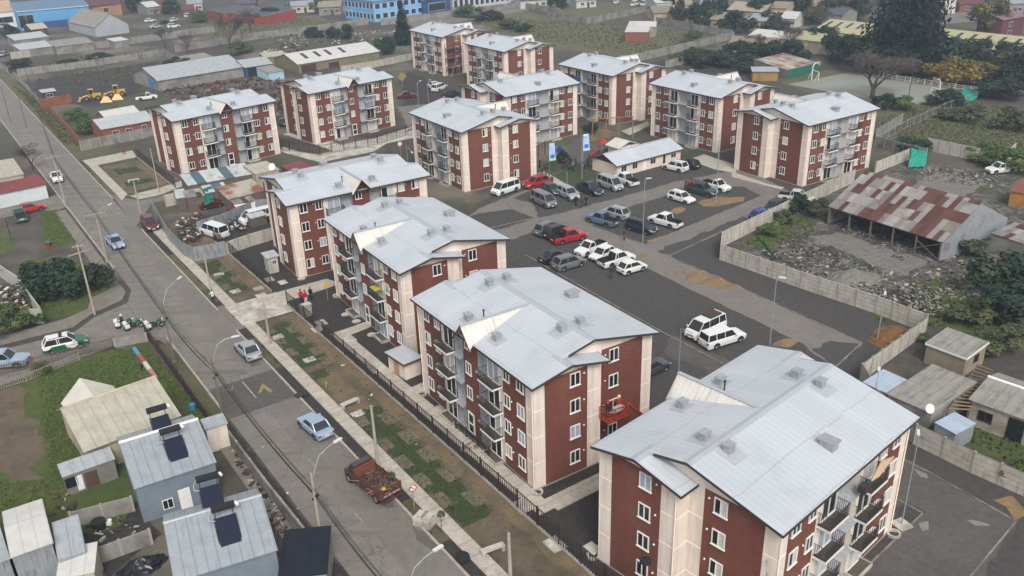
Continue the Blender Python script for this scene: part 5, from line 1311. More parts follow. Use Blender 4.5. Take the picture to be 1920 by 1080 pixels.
for s in (-1,1):
    b = MB(); b.add([(3.85,s*.955,1.3),(4.6,s*.955,1.3),(4.42,s*.845,1.88),(3.92,s*.845,1.88)],[(0,1,2,3)]); b.build('side_window', CARGL, tk)
b = MB(); b.box(0,3.7,-1.05,1.05,.75,.9); b.box(-.05,.0,-1.0,1.0,.45,.62); b.build('flatbed', M('truck_bed','#5a2f28','#43231f',3), tk)
STK = M('rusty_stakes','#64342a','#4a2821',3,.95)
for s in (-1,1):
    b = MB()
    for z in (.98,1.2,1.42): b.box(.05,3.65,*sorted((s*1.0,s*1.04)),z,z+.14)
    for x in (.1,1.2,2.4,3.5): b.box(x,x+.1,*sorted((s*1.04,s*1.08)),.8,1.62)
    b.build('stake_side', STK, tk)
b = MB(); b.box(3.62,3.70,-1.04,1.04,.9,1.95); b.build('headboard', M('plank_orange','#73442f','#633927',3), tk)
b = MB(); b.box(-.04,.03,-1.04,1.04,.9,1.15); b.build('tailboard', STK, tk)
for y in (-.78,-.4,.02,.44): 
    b = MB(); b.box(-.06,-.04,y,y+.3,.95,1.08); b.build('reflector', WPAINT, tk)
b = MB(); r_ = random.Random(4)
for i in range(90):
    p = Vector((r_.uniform(.2,3.4), r_.uniform(-.9,.9), r_.uniform(.9,1.25))); q = p + Vector((r_.uniform(-.7,.7), r_.uniform(-.7,.7), r_.uniform(-.05,.25)))
    b.tube(p, q, r_.uniform(.02,.06), n=4)
b.build('scrap_load', M('scrap','#716153','#41372f',1.5,lo=.45,hi=.55), tk)
b = MB(); b.ball((.5,.35,1.35),.22,8,6,(1,1,.6)); b.build('yellow_basin', paint('yellow', None), tk)
for x in (.9,4.75):
    for s in (-1,1):
        w_ = link('wheel', WH, tk, (x, s*.85, .42)); w_.scale = (1.27,1.2,1.27); link('rim', RIMM, w_)
# ---------------- police motorcycles
def motorcycle(px_r, px_f, label):
    A, B = G(*px_r), G(*px_f); d = B-A; t = math.atan2(d.y, d.x); loc = (A+B)/2; loc.z = .03
    r = thing('police_motorcycle', label, 'motorcycle', loc, t, 'police motorcycles at the corner')
    for x in (-.75,.75):
        w_ = link('wheel', WH, r, (x,0,.33)); w_.scale = (1,.55,1); link('rim', RIMM, w_)
    gp = paint('green', None); wp = paint('white', None)
    b = MB(); b.ball((.18,0,.85),.3,10,7,(1.1,.55,.65)); b.ball((.62,0,.95),.24,10,7,(.8,.8,1)); b.build('tank', gp, r, smooth=True)
    b = MB(); b.ball((-.35,0,.80),.3,10,6,(1.3,.5,.35)); b.build('seat', BLACK, r, smooth=True)
    b = MB(); b.ball((0,0,.5),.28,10,6,(1.2,.6,.8)); b.build('engine', PLAST, r)
    for s in (-1,1):
        b = MB(); b.box(-1.0,-.5,*sorted((s*.2,s*.42)),.5,.85); b.build('pannier', wp, r)
    b = MB(); b.box(-1.1,-.72,-.22,.22,.92,1.22); b.build('top_case', wp, r)
    b = MB(); b.add([(.72,-.2,1.1),(.72,.2,1.1),(.5,.15,1.5),(.5,-.15,1.5)],[(0,1,2,3)]); b.build('windshield', GL_B, r)
    b = MB(); b.path([(.35,-.38,1.08),(.5,-.15,1.1),(.5,.15,1.1),(.35,.38,1.08)], .02); b.tube((.5,.06,1.1),(.75,.06,.33),.03); b.tube((.5,-.06,1.1),(.75,-.06,.33),.03); b.build('handlebar', PLAST, r)
    b = MB(); b.ball((.86,0,.95),.1,8,6); b.build('headlight', LAMPW, r)
    b = MB(); b.tube((-1.0,.1,1.2),(-1.0,.1,1.9),.012); b.build('aerial', PLAST, r)
    return r
motorcycle((222,617),(250,612),'police motorcycle with a white helmeted rider')
motorcycle((237,622),(268,613),'riderless white and green police motorcycle next to the rider')
motorcycle((277,621),(307,612),'police motorcycle standing apart on the right, at the board fence')
# ---------------- yellow wheel loaders
YM = paint('yellow', None)
def loader(px_, head, label):
    r = thing('wheel_loader', label, 'loader', G(*px_), head, 'yellow wheel loaders')
    b = MB(); b.box(-2.9,-.4,-.75,.75,.9,1.9); b.box(.2,1.6,-.55,.55,.8,1.4); b.build('chassis', YM, r)
    b = MB(); b.box(-.9,.4,-.7,.7,1.9,2.0)
    for x in (-.85,.35):
        for y in (-.65,.65): b.box(x-.06,x+.06,y-.06,y+.06,2.0,3.2)
    b.box(-1.0,.5,-.8,.8,3.2,3.32); b.build('cab', YM, r)
    b = MB(); b.box(-.8,.3,-.6,.6,2.02,3.15); b.build('cab_glass', CARGL, r)
    for s in (-.45,.45):
        b = MB(); b.path([(.9,s,1.5),(2.2,s,1.2),(3.0,s,.6)], .14); b.build('arm', YM, r)
    b = MB(); b.add([(2.9,-1.25,.1),(3.9,-1.25,.1),(3.3,-1.25,1.1),(2.8,-1.25,.9),(2.9,1.25,.1),(3.9,1.25,.1),(3.3,1.25,1.1),(2.8,1.25,.9)],[(0,1,2,3),(7,6,5,4),(0,4,5,1),(2,6,7,3),(3,7,4,0)]); b.build('bucket', YM, r)
    for x in (-2.0,1.2):
        for s in (-1,1):
            w_ = link('wheel', WH, r, (x, s*.95, .72)); w_.scale = (2.2,3.4,2.2); link('rim', RIMM, w_)
    r.scale = (.8,.8,.8)
    return r
loader((172,188), math.radians(200), 'yellow wheel loader on the left of the pair in the dark field')
loader((218,180), math.radians(195), 'yellow wheel loader on the right of the pair in the dark field')
for p_, l_ in (((200,191),'yellow ripped bucket on the ground before the left loader'),((221,186),'yellow loose bucket on the ground before the right loader')):
    b = MB(); v = G(*p_); b.add([(-1.4,-.9,0),(1.4,-.9,0),(1.0,.9,0),(-1.0,.9,0),(-.5,0,1.3),(.5,0,1.3)],[(0,1,5,4),(1,2,5),(2,3,4,5),(3,0,4),(0,3,2,1)])
    o = b.build('loader_bucket', YM, None, v, .3); tag(o, l_, 'bucket', 'loose loader buckets')
# ================================================================ PEOPLE
SKIN = M('skin', '#a97a5e', '#9c6e54', 8, .6); HAIRM = M('dark_hair', '#1d1613', '#2a201b', 8, .8)
def cloth(n, h): return M('cloth_'+n, h, None, rough=.9)
CL = {k: cloth(k, h) for k, h in dict(black='#16171a', navy='#1b2436', grey='#5d6064', red='#a51d22', white='#cfccc5', teal='#3f7f78', jean='#2f3d55', brown='#4b382d', green='#2d5a3d', yellow='#b89a35', dark='#24211f', blue='#2f5fa8').items()}
def person_proto(pose):
    """one continuous skinned body, then clothing lifted off its faces"""
    V = []; E = []; R = []
    def v(p, r, par=None):
        V.append(p); R.append(r)
        if par is not None: E.append((par, len(V)-1))
        return len(V)-1
    sit = pose == 'ride'
    zp = .95 if not sit else .95
    pel = v((0,0,zp), .125)
    ch = v((.0 if not sit else .04,0,zp+.22), .12, pel); sh = v((.0 if not sit else .1,0,zp+.45), .13, ch)
    nk = v((.01 if not sit else .14,0,zp+.56), .055, sh); h1 = v((.02 if not sit else .16,0,zp+.65), .085, nk); h2 = v((.02 if not sit else .16,0,zp+.75), .075, h1)
    hands = []
    for s in (1,-1):
        swing = {'stand':.0,'walk':.14*s,'reach':.0,'ride':0}[pose]
        a = v((V[sh][0],s*.19,zp+.43), .058, sh)
        if pose in ('reach','ride'):
            e = v((V[sh][0]+.12,s*.24,zp+.2), .045, a); w = v((V[sh][0]+.34,s*.2,zp+.2), .032, e); hd = v((V[sh][0]+.42,s*.19,zp+.2), .035, w); fd = Vector((1,0,-.2))
        else:
            e = v((swing*.6,s*.245,zp+.15), .045, a); w = v((swing+.05,s*.25,zp-.1), .032, e); hd = v((swing+.07,s*.25,zp-.17), .036, w); fd = Vector((.15,0,-1))
        hp = Vector(V[hd]); fd.normalize(); sd = Vector((0,1,0)) if abs(fd.x) > .5 else Vector((1,0,0))
        for i, (o, ln) in enumerate(((-.027,.05),(-.009,.065),(.009,.06),(.027,.045))):
            k = v(tuple(hp+sd*o+fd*.03), .011, hd); v(tuple(hp+sd*o+fd*(.03+ln)+Vector((0,-s*.012,0))), .009, k)
        k = v(tuple(hp+sd*.035-fd*.01), .012, hd); v(tuple(hp+sd*.06+fd*.03), .010, k)
        if sit:
            hip = v((.02,s*.12,zp-.06), .09, pel); kn = v((.38,s*.26,zp-.16), .062, hip); an = v((.24,s*.27,zp-.55), .042, kn); v((.4,s*.27,zp-.6), .036, an)
        else:
            st = {'stand':.03*s,'walk':-.24*s,'reach':.05*s}[pose]
            hip = v((0,s*.09,zp-.1), .092, pel); kn = v((st*.5+.03,s*.1,.5), .066, hip); an = v((st-(.06 if pose=='walk' and st<0 else 0),s*.1,.09), .043, kn); v((st+.15,s*.115,.045), .04, an)
    me = bpy.data.meshes.new('body'); me.from_pydata(V, E, []); ob = bpy.data.objects.new('tmp', me); C.objects.link(ob)
    md = ob.modifiers.new('s', 'SKIN')
    for i, r in enumerate(R): me.skin_vertices[0].data[i].radius = (r, r); me.skin_vertices[0].data[i].use_root = (i == 0)
    sb = ob.modifiers.new('ss', 'SUBSURF'); sb.levels = 1; sb.render_levels = 1
    dg = bpy.context.evaluated_depsgraph_get(); bm_ = bpy.data.meshes.new_from_object(ob.evaluated_get(dg)); bpy.data.objects.remove(ob)
    bm_.name = 'body'; bm_.materials.clear(); bm_.materials.append(SKIN)
    for p in bm_.polygons: p.use_smooth = True
    hz = zp+.56
    def lift(test, off, name):
        mb = MB(); idx = {}
        for p in bm_.polygons:
            c_ = p.center
            if not test(c_): continue
            f = []
            for vi in p.vertices:
                if vi not in idx:
                    vv = bm_.vertices[vi]; idx[vi] = len(mb.v); mb.v.append(vv.co + vv.normal*off)
                f.append(idx[vi])
            mb.f.append(f); mb.mi.append(0)
        return mb.mesh(name, SKIN, True)
    hx = V[h1][0]
    hand_pts = [Vector(V[i]) for i in range(len(V)) if abs(R[i]-.032) < 1e-6]
    def is_hand(c_): return any((c_-hp).length < .07 or ((c_-hp).length < .2 and c_.z < hp.z-.02 and pose in ('stand','walk')) or (pose in ('reach','ride') and c_.x > hp.x and abs(c_.y-hp.y) < .12 and (c_-hp).length < .22) for hp in hand_pts)
    top = lift(lambda c_: zp-.06 < c_.z < hz-.02 and not is_hand(c_) or (not sit and zp-.16 < c_.z <= zp-.06 and abs(c_.y) > .19 and not is_hand(c_)), .014, 'jacket')
    low = lift(lambda c_: .10 < c_.z <= zp-.02 and not is_hand(c_) and not (abs(c_.y) > .2 and c_.z > .7 and not sit), .012, 'trousers')
    sho = lift(lambda c_: c_.z <= (.12 if not sit else .42), .012, 'shoes')
    hair = lift(lambda c_: c_.z > zp+.66 and (c_.x < hx+.03 or c_.z > zp+.77), .016, 'hair')
    f = MB(); zz = zp+.685
    for s in (-1,1): f.ball((hx+.083,s*.03,zz+.01),.011,6,4); f.ball((hx-.005,s*.088,zz-.01),.022,6,4,(.7,.4,1))
    f.ball((hx+.098,0,zz-.02),.016,6,4); f.box(hx+.07,hx+.088,-.022,.022,zz-.062,zz-.054)
    return dict(body=bm_, jacket=top, trousers=low, shoes=sho, hair=hair, face=f.mesh('face', SKIN), zp=zp, hx=hx)
PP = {k: person_proto(k) for k in ('stand','walk','reach','ride')}
HELM = MB().ball((0,0,0), .14, 10, 7, (1.1,1,.9)).mesh('helmet', WHITE)
def person(pose, p, head, label, top, low, helmet=None, group=None, z=0.03):
    q = PP[pose]; v = p.copy() if isinstance(p, Vector) else G(*p); v.z = z
    r = link('person', q['body'], None, v, head); tag(r, label, 'person', group)
    for nm, mt in (('jacket',CL[top]),('trousers',CL[low]),('shoes',BLACK),('hair',HAIRM),('face',SKIN)):
        o = link(nm, q[nm], r); o.material_slots[0].link = 'OBJECT'; o.material_slots[0].material = mt
    if helmet:
        o = link('helmet', HELM, r, (q['hx'], 0, q['zp']+.73)); o.material_slots[0].link = 'OBJECT'; o.material_slots[0].material = CL[helmet]
    return r
PG = 'people around the hall lawn and playground'
crowd = [((1016,331),'walk','dark','black','dark clothed person nearest the red curtained block, walking on the pale path'),((1024,329),'walk','black','jean','person in black and jeans on the pale path'),((1030,336),'stand','grey','black','person in grey top beside two walkers on the path'),((1035,348),'stand','brown','dark','person standing alone at the lower end of the pale path'),((1012,316),'stand','navy','black','person by the block corner above the path'),
 ((1048,302),'stand','navy','black','person under the blue sign at the sand play area'),((1055,301),'stand','brown','black','brown jacketed person right of the blue sign'),((1056,318),'stand','black','dark','black clothed person left in the crowd on the lawn'),((1062,315),'stand','brown','jean','brown jacketed person in the crowd left'),((1068,319),'stand','dark','black','dark clothed person left of the teal jacket'),((1074,321),'reach','teal','black','person in teal jacket in the crowd'),((1079,313),'stand','navy','jean','navy clothed person behind the teal jacket'),((1070,312),'stand','black','black','black clothed person at the back of the crowd'),((1081,309),'stand','grey','dark','grey topped person at the back right of the crowd'),
 ((1094,328),'stand','navy','navy','navy clothed person right of the lamp post on the lawn'),((1097,316),'stand','blue','black','person with blue jacket right of the lamp post'),((1102,313),'reach','navy','black','navy person reaching towards the blue jacket'),((1105,303),'walk','green','black','green jacketed person at the hall corner'),((1030,319),'stand','green','grey','person in green beside the left banner'),
 ((1080,387),'stand','black','black','left of three people at the nose of the silver crossover'),((1091,390),'stand','dark','jean','middle of three people at the silver crossover, in jeans'),((1099,387),'stand','black','navy','right of three people at the silver crossover'),((1170,451),'stand','dark','brown','person standing alone in the lane left of the tall lamp post'),((1146,523),'stand','navy','jean','person in dark top and jeans behind the white pickup bed')]
for i, (p_, po, tp, lw, lb) in enumerate(crowd): person(po, p_, (i*1.7) % 6.28, lb, tp, lw, None, PG)
SP = 'people by the street'
person('stand',(566,568),2.2,'person in red jacket inside the bar fence gate, left of two','red','dark','red',SP)
person('stand',(574,570),-.6,'person in red jacket and white trousers at the gate pillar','red','white','red',SP)
person('stand',(584,563),1.2,'dark clothed person behind the two red jackets','black','black',None,SP)
person('walk',(233,291),.5,'person in red walking at the driveway of the leftmost block','red','navy',None,SP)
person('reach',(401,568),2.4,'person in white top bending at the kerb pole','white','dark',None,SP)
person('stand',(73,374),-1,'person in white top at the corner kiosk','white','white',None,SP)
_mA, _mB = G(222,617), G(250,612); _d = _mB-_mA
person('ride', (_mA+_mB)/2 - _d.normalized()*.38, math.atan2(_d.y,_d.x), 'motorcycle rider in dark uniform and white helmet', 'dark', 'green', 'white', None, z=-.02)

# ================================================================ BOOM LIFT
eb = BLK['E']; eb_m = Matrix.Translation(Vector(eb.location)) @ Matrix.Rotation(eb.rotation_euler.z, 4, 'Z')
def ray_plane(px, py, P0, n):
    d = R2*((px-960)/FPX) + U2*((540-py)/FPX) + _F; o = Vector((0,0,CH)); t = (P0-o).dot(n)/d.dot(n); return o + d*t
nx_ = (eb_m.to_3x3() @ Vector((-1,0,0))); pl_ = eb_m @ Vector((-10.2,0,0))
bk = ray_plane(1152,781,pl_,nx_); ang = eb.rotation_euler.z
lift = thing('boom_lift','orange boom lift carrying two workers beside the end wall','boom lift',(bk.x,bk.y,0),ang)
ORM = M('lift_orange','#96371f','#822f1b',3,.5)
z0 = bk.z
b = MB(); b.box(-.55,.55,-1.1,1.1,z0-.06,z0)
for x in (-.55,.55):
    for y in (-1.1,-.37,.37,1.1): b.tube((x,y,z0),(x,y,z0+1.1),.035,n=5)
for z in (.4,.75,1.1):
    b.path([(-.55,-1.1,z0+z),(.55,-1.1,z0+z),(.55,1.1,z0+z),(-.55,1.1,z0+z),(-.55,-1.1,z0+z)], .032, 5)
b.build('basket', ORM, lift)
b = MB(); b.box(-.5,-.2,-.45,.45,z0+.65,z0+1.15); b.build('control_panel', GREYP, lift)
b = MB(); b.box(.1,.4,-1.18,-1.1,z0+.1,z0+.5); b.build('notice_plate', WHITE, lift)
def lp(px, py, off=0):
    q = ray_plane(px, py, eb_m @ Vector((-10.2-off,0,0)), nx_); return (Matrix.Rotation(-ang,4,'Z') @ (q - Vector((bk.x,bk.y,0))))
q1, q2, q3 = lp(1166,783), lp(1178,756), lp(1200,778)
b = MB(); b.tube((0,-.9,z0-.1), q1, .1, n=6); b.tube(q1, q2, .13, n=6); b.build('jib', ORM, lift)
q4 = q2 + (q3-q2)*2.6; q4.z = max(q4.z, 1.4)
b = MB(); b.tube(q2, q4, .16, .2, n=6); b.build('boom', ORM, lift)
b = MB(); b.box(q4.x-1,q4.x+1,q4.y-1.6,q4.y+.8,.7,1.5); b.build('turntable', ORM, lift)
b = MB(); b.box(q4.x-1.1,q4.x+1.1,q4.y-1.6,q4.y+1.6,.35,.7); b.build('chassis', PLAST, lift)
for x in (-1.1,1.1):
    for y in (-1.1,1.1):
        w_ = link('wheel', WH, lift, (q4.x+x,q4.y+y,.38), PI/2); w_.scale = (1.15,1.3,1.15)
for (dy, hc, lb) in ((.62,'red','worker with red helmet in the lift basket, next to the wall strip'),(-.55,'white','worker with white helmet in the lift basket')):
    q = Vector((bk.x,bk.y,0)) + Matrix.Rotation(ang,3,'Z') @ Vector((.1,dy,0)); person('reach', q, ang, lb, 'red' if hc=='white' else 'dark', 'navy', hc, 'workers in the lift basket', z=z0)

# ================================================================ STREET FURNITURE
POLEM = M('concrete_pole','#a59d8f','#8f8779',1.5,.95); WOODP = M('wood_pole','#75695c','#5f5449',2,.95)
def top_of(base, h): v = G(*base); v.z = h; return v
def pole(base, h, label, r=.14, mat=POLEM, cross=(), name='utility_pole', lamp=None, group='utility poles', gear=False, sink=0):
    v = G(*base); o = thing(name, label, 'pole', v, 0, group)
    b = MB(); b.tube((0,0,-.2),(0,0,h),r,r*.62,n=8); b.build('shaft', mat, o)
    for z, L, a in cross:
        c_ = MB(); c_.box(-L/2,L/2,-.05,.05,z-.06,z+.06); c_.build('crossarm', mat if mat is POLEM else GALV, o, None, a)
        for x in (-.85,-.45,.45,.85):
            i_ = MB(); i_.tube((x*L/2,0,.06),(x*L/2,0,.22),.04,n=6); i_.build('insulator', M('insulator','#6b5a50',None), o, (0,0,z), a)
    if lamp:
        (dx, dy, dz), = (lamp,); t = Vector(lamp)
        b = MB(); b.path([(0,0,h-.6),(t.x*.35,t.y*.35,h+(t.z-h)*.75),(t.x*.7,t.y*.7,h+(t.z-h)*.97),tuple(t)], .04, 6); b.build('lamp_arm', GALV, o)
        d = Vector((t.x,t.y,0)).normalized(); rot = Matrix.Rotation(math.atan2(d.y,d.x),4,'Z')
        b = MB(); b.box(-.1,.62,-.11,.11,-.04,.07,Matrix.Translation(t) @ rot); b.build('lamp_head', M('lamp_grey','#c5c6c4',None,rough=.5), o)
    if gear:
        b = MB(); b.ball((.2,0,h*.72),.14,8,6); b.ball((-.15,.1,h*.66),.11,8,6); b.build('cable_splice', BLACK, o)
        b = MB(); b.ring((0,0,h*.62),.14,.2,-.05,.05,10); b.build('bracket', GALV, o)
    return o
RA = STREET; RX = STREET + PI/2
lampdir = Vector(DN)
def larm(base, h, tippx, z=None):
    """arm tip: the line of sight of a pixel met at level z"""
    z = z or h+.8; p = G(*tippx, z) - G(*base); p.z = z; return tuple(p)
pole((178,590),9.0,'tall concrete pole with long crossarm at the side street corner',cross=((8.7,1.2,RX),(7.9,2.6,RX+.3)))
pole((123,386),8.3,'concrete pole with crossarm beside the white vehicle at the left kerb',cross=((8.1,2.4,RX),))
pole((201,492),6.9,'concrete pole at the hedge end with curved lamp arm and crossarm',.16,lamp=larm((201,492),6.9,(203,385),7.2),cross=((6.9,2.4,RX),))
pole((327,677),7.0,'thin dark pole with lamp arm by the motorcycle corner',.11,WOODP,lamp=larm((327,677),7.0,(334,523),8.0),gear=True,name='street_lamp',group='street lamps on wooden poles')
pole((418,783),6.4,'wooden street lamp pole beside the yellow arrows',.13,WOODP,lamp=larm((418,783),6.4,(436,632),8.0),gear=True,name='street_lamp',group='street lamps on wooden poles')
pole((605,1030),6.9,'street lamp pole on the left verge across from the red truck',.13,POLEM,lamp=larm((605,1030),6.9,(628,829),8.2),gear=True,name='street_lamp',group='street lamps on wooden poles')
pole((775,1260),6.9,'street lamp whose pole is cut by the bottom edge, only arm and head in view',.13,POLEM,lamp=larm((775,1260),6.9,(815,1032),8.2),name='street_lamp',group='street lamps on wooden poles')
pole((507,647),5.2,'short bare concrete pole by the driveway to the pump room',.14)
pole((711,895),7.0,'bare concrete pole next to the red stake truck',.16)
pole((960,1160),7.2,'bare concrete pole cut by the bottom edge beside the nearest bench',.17)
pole((397,552),6.2,'concrete pole at the zinc fence garden strip with crouching person beside it',.13)
pole((268,420),6.8,'concrete pole with stub arms behind the maroon crossover',.13,cross=((6.6,.9,RA),))
pole((299,362),7.6,'slim concrete pole at the bend of the pavement before the leftmost block',.11)
pole((50,240),8.0,'dark wooden pole at the far left of the street',.12,WOODP)
pole((20,230),8.0,'second dark wooden pole at the left edge',.12,WOODP)
pole((22,452),3.4,'black old fashioned lamp post on the left lawn',.07,DARKM,name='garden_lamp',group=None)
for b_, h_, t_, l_ in (((1205,457),9.0,(1213,335),'tall galvanised lamp post at the corner kerb of the middle bays'),((1443,647),7.7,(1462,520),'galvanised lamp post at the near lane before the sand wedge'),((1342,380),8.5,(1347,262),'galvanised lamp post at the sand strip of the middle bays'),((1091,336),7.0,(1095,256),'galvanised lamp post on the lawn with a banner'),((1645,637),6.0,(1660,548),'galvanised lamp post on the orange soil heap'),((1690,985),7.8,(1722,815),'lamp post with concrete foot at the far corner of the nearest block'),((1272,700),5.0,(1290,620),'lamp post beside the nearest white dormer'),((1420,1235),7.0,(1438,1045),'lamp post in front of the nearest block end wall, cut by the bottom edge'),((1632,790),4.0,(1648,695),'lamp head peeping over the nearest block roof'),((1345,316),5.5,(1349,250),'lamp post at the paved path right of the hall'),((768,345),6.5,(772,285),'lamp post with round sign before the second block'),((805,215),6.5,(806,150),'lamp post by the far white pickups'),((786,212),6.5,(787,152),'second lamp post by the far white pickups'),((1063,355),3.0,(1064,325),'short post at the pale path end')):
    pole(b_, h_, l_, .06, GALV, name='lamp_post', group='galvanised lamp posts', lamp=larm(b_, h_, t_, h_+.1) if h_ > 3.5 else None)
v = G(1690,985); o = MB().box(-.6,.6,-.6,.6,0,.12).build('lamp_footing', CONC_L, None, v, .4); tag(o, 'square concrete footing of the lamp post at the far corner', 'footing')
# overhead cables along the street
def cable(label, pts, r=.022, sag=.5):
    b = MB(); P = [Vector(p) for p in pts]
    for a, c_ in zip(P, P[1:]):
        n = 10; q = []
        for i in range(n+1):
            u = i/n; w_ = a.lerp(c_, u); w_.z -= sag*4*u*(1-u); q.append(w_)
        b.path(q, r, 5)
    o = b.build('overhead_cable', M('cable','#1a1a1b',None,rough=.7)); tag(o, label, 'cable', 'overhead cables along the street')
PB = [top_of(x, 0) for x in ((123,386),(201,492),(327,677),(418,783),(605,1030),(775,1260))]
hs = [7.9,6.9,5.2,4.9,5.0,5.0]
for k, (dz, dof, lb, r_) in enumerate(((0,0,'thick overhead cable bundle along the left side of the street',.032),(.5,.12,'thin upper overhead cable along the left side of the street',.02),(-.4,.25,'lower overhead cable parallel to the thick bundle',.028),(.9,-.15,'topmost thin overhead cable along the street',.016))):
    pts = [(-119+DN.x*dof, 222, 7.5+dz)] + [tuple(p + DN*dof + Vector((0,0,h+dz))) for p, h in zip(PB, hs)]
    cable(lb, pts, r_)
a_ = top_of((178,590), 8.7); cable('cable crossing from the corner pole down the left side street', [tuple(a_), (-75,75,7)], .018); cable('cable from the corner pole to the hedge pole', [tuple(a_), tuple(top_of((201,492),6.6))], .016)
# benches
def bench(p, q, label):
    A, B = G(*p), G(*q); L, t = seg_frame(A, B); o = thing('bench', label, 'bench', A, t, 'pale concrete benches')
    b = MB(); b.box(-.15,L+.15,-.25,.25,.40,.52); b.build('seat', CONC_L, o)
    for x in (0.0, L): b = MB(); b.box(x-.12,x+.12,-.24,.24,0,.40); b.build('leg', CONC_L, o)
bench((643,767),(671,755),'concrete bench in the sandy gap of the garden strip'); bench((906,1043),(942,1030),'concrete bench nearest the camera, at the bottom edge'); bench((242,343),(260,340),'concrete bench in the far garden by the leftmost block')
# hydrant, signs, cabinet
o = thing('fire_hydrant','yellow hydrant on its concrete pad in the garden strip','hydrant',G(612,726))
b = MB(); b.tube((0,0,0),(0,0,.65),.12,.11,n=10); b.ball((0,0,.68),.14,10,6); b.build('barrel', YEL, o)
for a in (0,2.1,4.2): b = MB(); b.tube((0,0,.48),(.22*math.cos(a),.22*math.sin(a),.48),.06,n=8); b.build('outlet', YEL, o)
def sign(base, h, label, shape, face, rim=None, rot=0, deco=None, size=.32, name='road_sign'):
    o = thing(name, label, 'sign', G(*base), rot); b = MB(); b.tube((0,0,0),(0,0,h+size),.035,n=6); b.build('post', GALV, o)
    n = 20 if shape == 'round' else 4; b = MB(); T = Matrix.Translation((0,-.05,h)) @ Matrix.Rotation(PI/2,4,'X')
    b.prism([(size*math.cos(2*PI*i/n),size*math.sin(2*PI*i/n)) for i in range(n)],0,.02,T); pl = b.build('plate', face, o)
    if rim:
        b = MB(); b.ring((0,0,0),size*.78,size*1.0,.021,.03,20); b.v = [T @ q for q in b.v]; b.build('rim', rim, pl)
    if deco:
        b = MB(); b.box(-.02,.02,-.15,.1,.021,.03); b.box(-.15,.02,.06,.1,.021,.03); b.prism([(-.24,.08),(-.13,.0),(-.13,.16)],.021,.03); b.v = [T @ q for q in b.v]; b.build('arrow', BLACK, pl)
        b = MB(); b.box(-.26,.26,-.025,.025,.031,.036,Matrix.Rotation(-.78,4,'Z')); b.v = [T @ q for q in b.v]; b.build('slash', M('sign_red','#b3232a',None), pl)
    return o
sign((777,955),2.1,'round no left turn sign with red rim on the pavement','round',WHITE,M('sign_red','#b3232a',None),rot=.5,deco=True)
sign((615,562),1.9,'yellow diamond sign in front of the driveway','diamond',M('sign_yellow','#c9a227',None),rot=.6,size=.42)
sign((752,300),3.0,'white notice board beside the second block path','square',WHITE,M('sign_red','#b3232a',None),rot=.4,size=.5)
sign((755,162),2.4,'yellow loader shaped sign far behind the second block','diamond',YEL,rot=.4,size=1.2)
o = thing('cable_cabinet','lopsided pale concrete utility box at the kerb below the round sign','utility box',G(797,982),STREET+.5)
b = MB(); b.box(-.75,.75,-.55,.55,0,.75); b.build('base', CONC_L, o); b = MB(); b.box(-.45,.6,-.5,.35,.75,1.0,Matrix.Rotation(.12,4,'Y')); b.build('lid', PANELM, o)
o = thing('cable_cabinet','pale utility box and slab behind the red stake truck','utility box',G(698,888),STREET)
b = MB(); b.box(-.5,.5,-.4,.4,0,.7); b.build('base', CONC_L, o); b = MB(); b.box(-.55,.55,-.45,.45,.7,.8); b.build('lid', CONC_L, o)
o = thing('gate_pillar','pale masonry gate pillar at the fence entrance','pillar',G(575,592),STREET); b = MB(); b.box(-.35,.35,-.6,.6,0,1.4); b.build('masonry', CONC, o); b = MB(); b.box(-.4,.4,-.65,.65,1.4,1.5); b.build('coping', CONC_L, o)
# concrete rings and round covers
RG = 'round concrete rings in the yard soil'
for p_, k_, l_ in (((791,740),'ring','open concrete ring at the far foot of the block with the lift'),((803,763),'disc','round cover between open ring and terrace, by the block with the lift'),((1007,925),'ring','open concrete ring at the near corner of the block with the lift'),((855,810),'disc','small round cover at the entrance slab of the block with the lift'),((948,893),'disc','round cover beside the pavers near the corner peach strip'),((1112,1043),'ring','open concrete ring at the left corner of the nearest block'),((1675,1003),'ring','open concrete ring at the right corner of the nearest block'),((1128,1030),'disc','round cover by the left corner of the nearest block'),((632,556),'ring','open ring at the far foot of the street dormer block'),((648,590),'disc','round cover in front of the street dormer block, left of two'),((668,603),'disc','round cover in front of the street dormer block, right of two'),((697,628),'disc','round cover below the terrace near the pump room'),((565,523),'disc','round cover beside the junk yard side block')):
    b = MB(); b.ring((0,0,0),.36,.5,0,.22) if k_ == 'ring' else b.tube((0,0,0),(0,0,.06),.5,n=20)
    o = b.build('concrete_ring' if k_ == 'ring' else 'round_cover', CONC_L, None, G(*p_)); tag(o, l_, 'ring' if k_ == 'ring' else 'cover', RG)
# banners
def banner(base, h0, h1, label, rot):
    o = thing('feather_banner', label, 'banner', G(*base), rot); b = MB(); b.tube((0,0,0),(0,0,h1),.03,n=6); b.build('mast', GALV, o)
    b = MB(); q = []
    n = 8
    for i in range(n+1):
        u = i/n; z = h0+(h1-h0)*u; q.append((.05*math.sin(u*5), z))
    vs = [(.04,y,z) for y,z in q] + [(1.25-.25*(i/n),y+.1,z) for i,(y,z) in enumerate(q)]
    b.add(vs,[(i,i+1,n+2+i,n+1+i) for i in range(n)]); b.build('cloth', M('banner_cloth','#c3d6e8','#8fb2d6',.9,.8), o)
    b = MB(); b.box(.25,.95,-.02,.0,h0+.5,h0+1.1,Matrix.Translation((0,-.06,0))); b.build('emblem', M('banner_blue','#2f6fb5',None), o)
banner((1030,318),1.5,4.6,'white and blue feather banner beside the block corner',.3); banner((1093,334),4.6,7.4,'pale blue feather banner high on the lawn lamp post',.3)
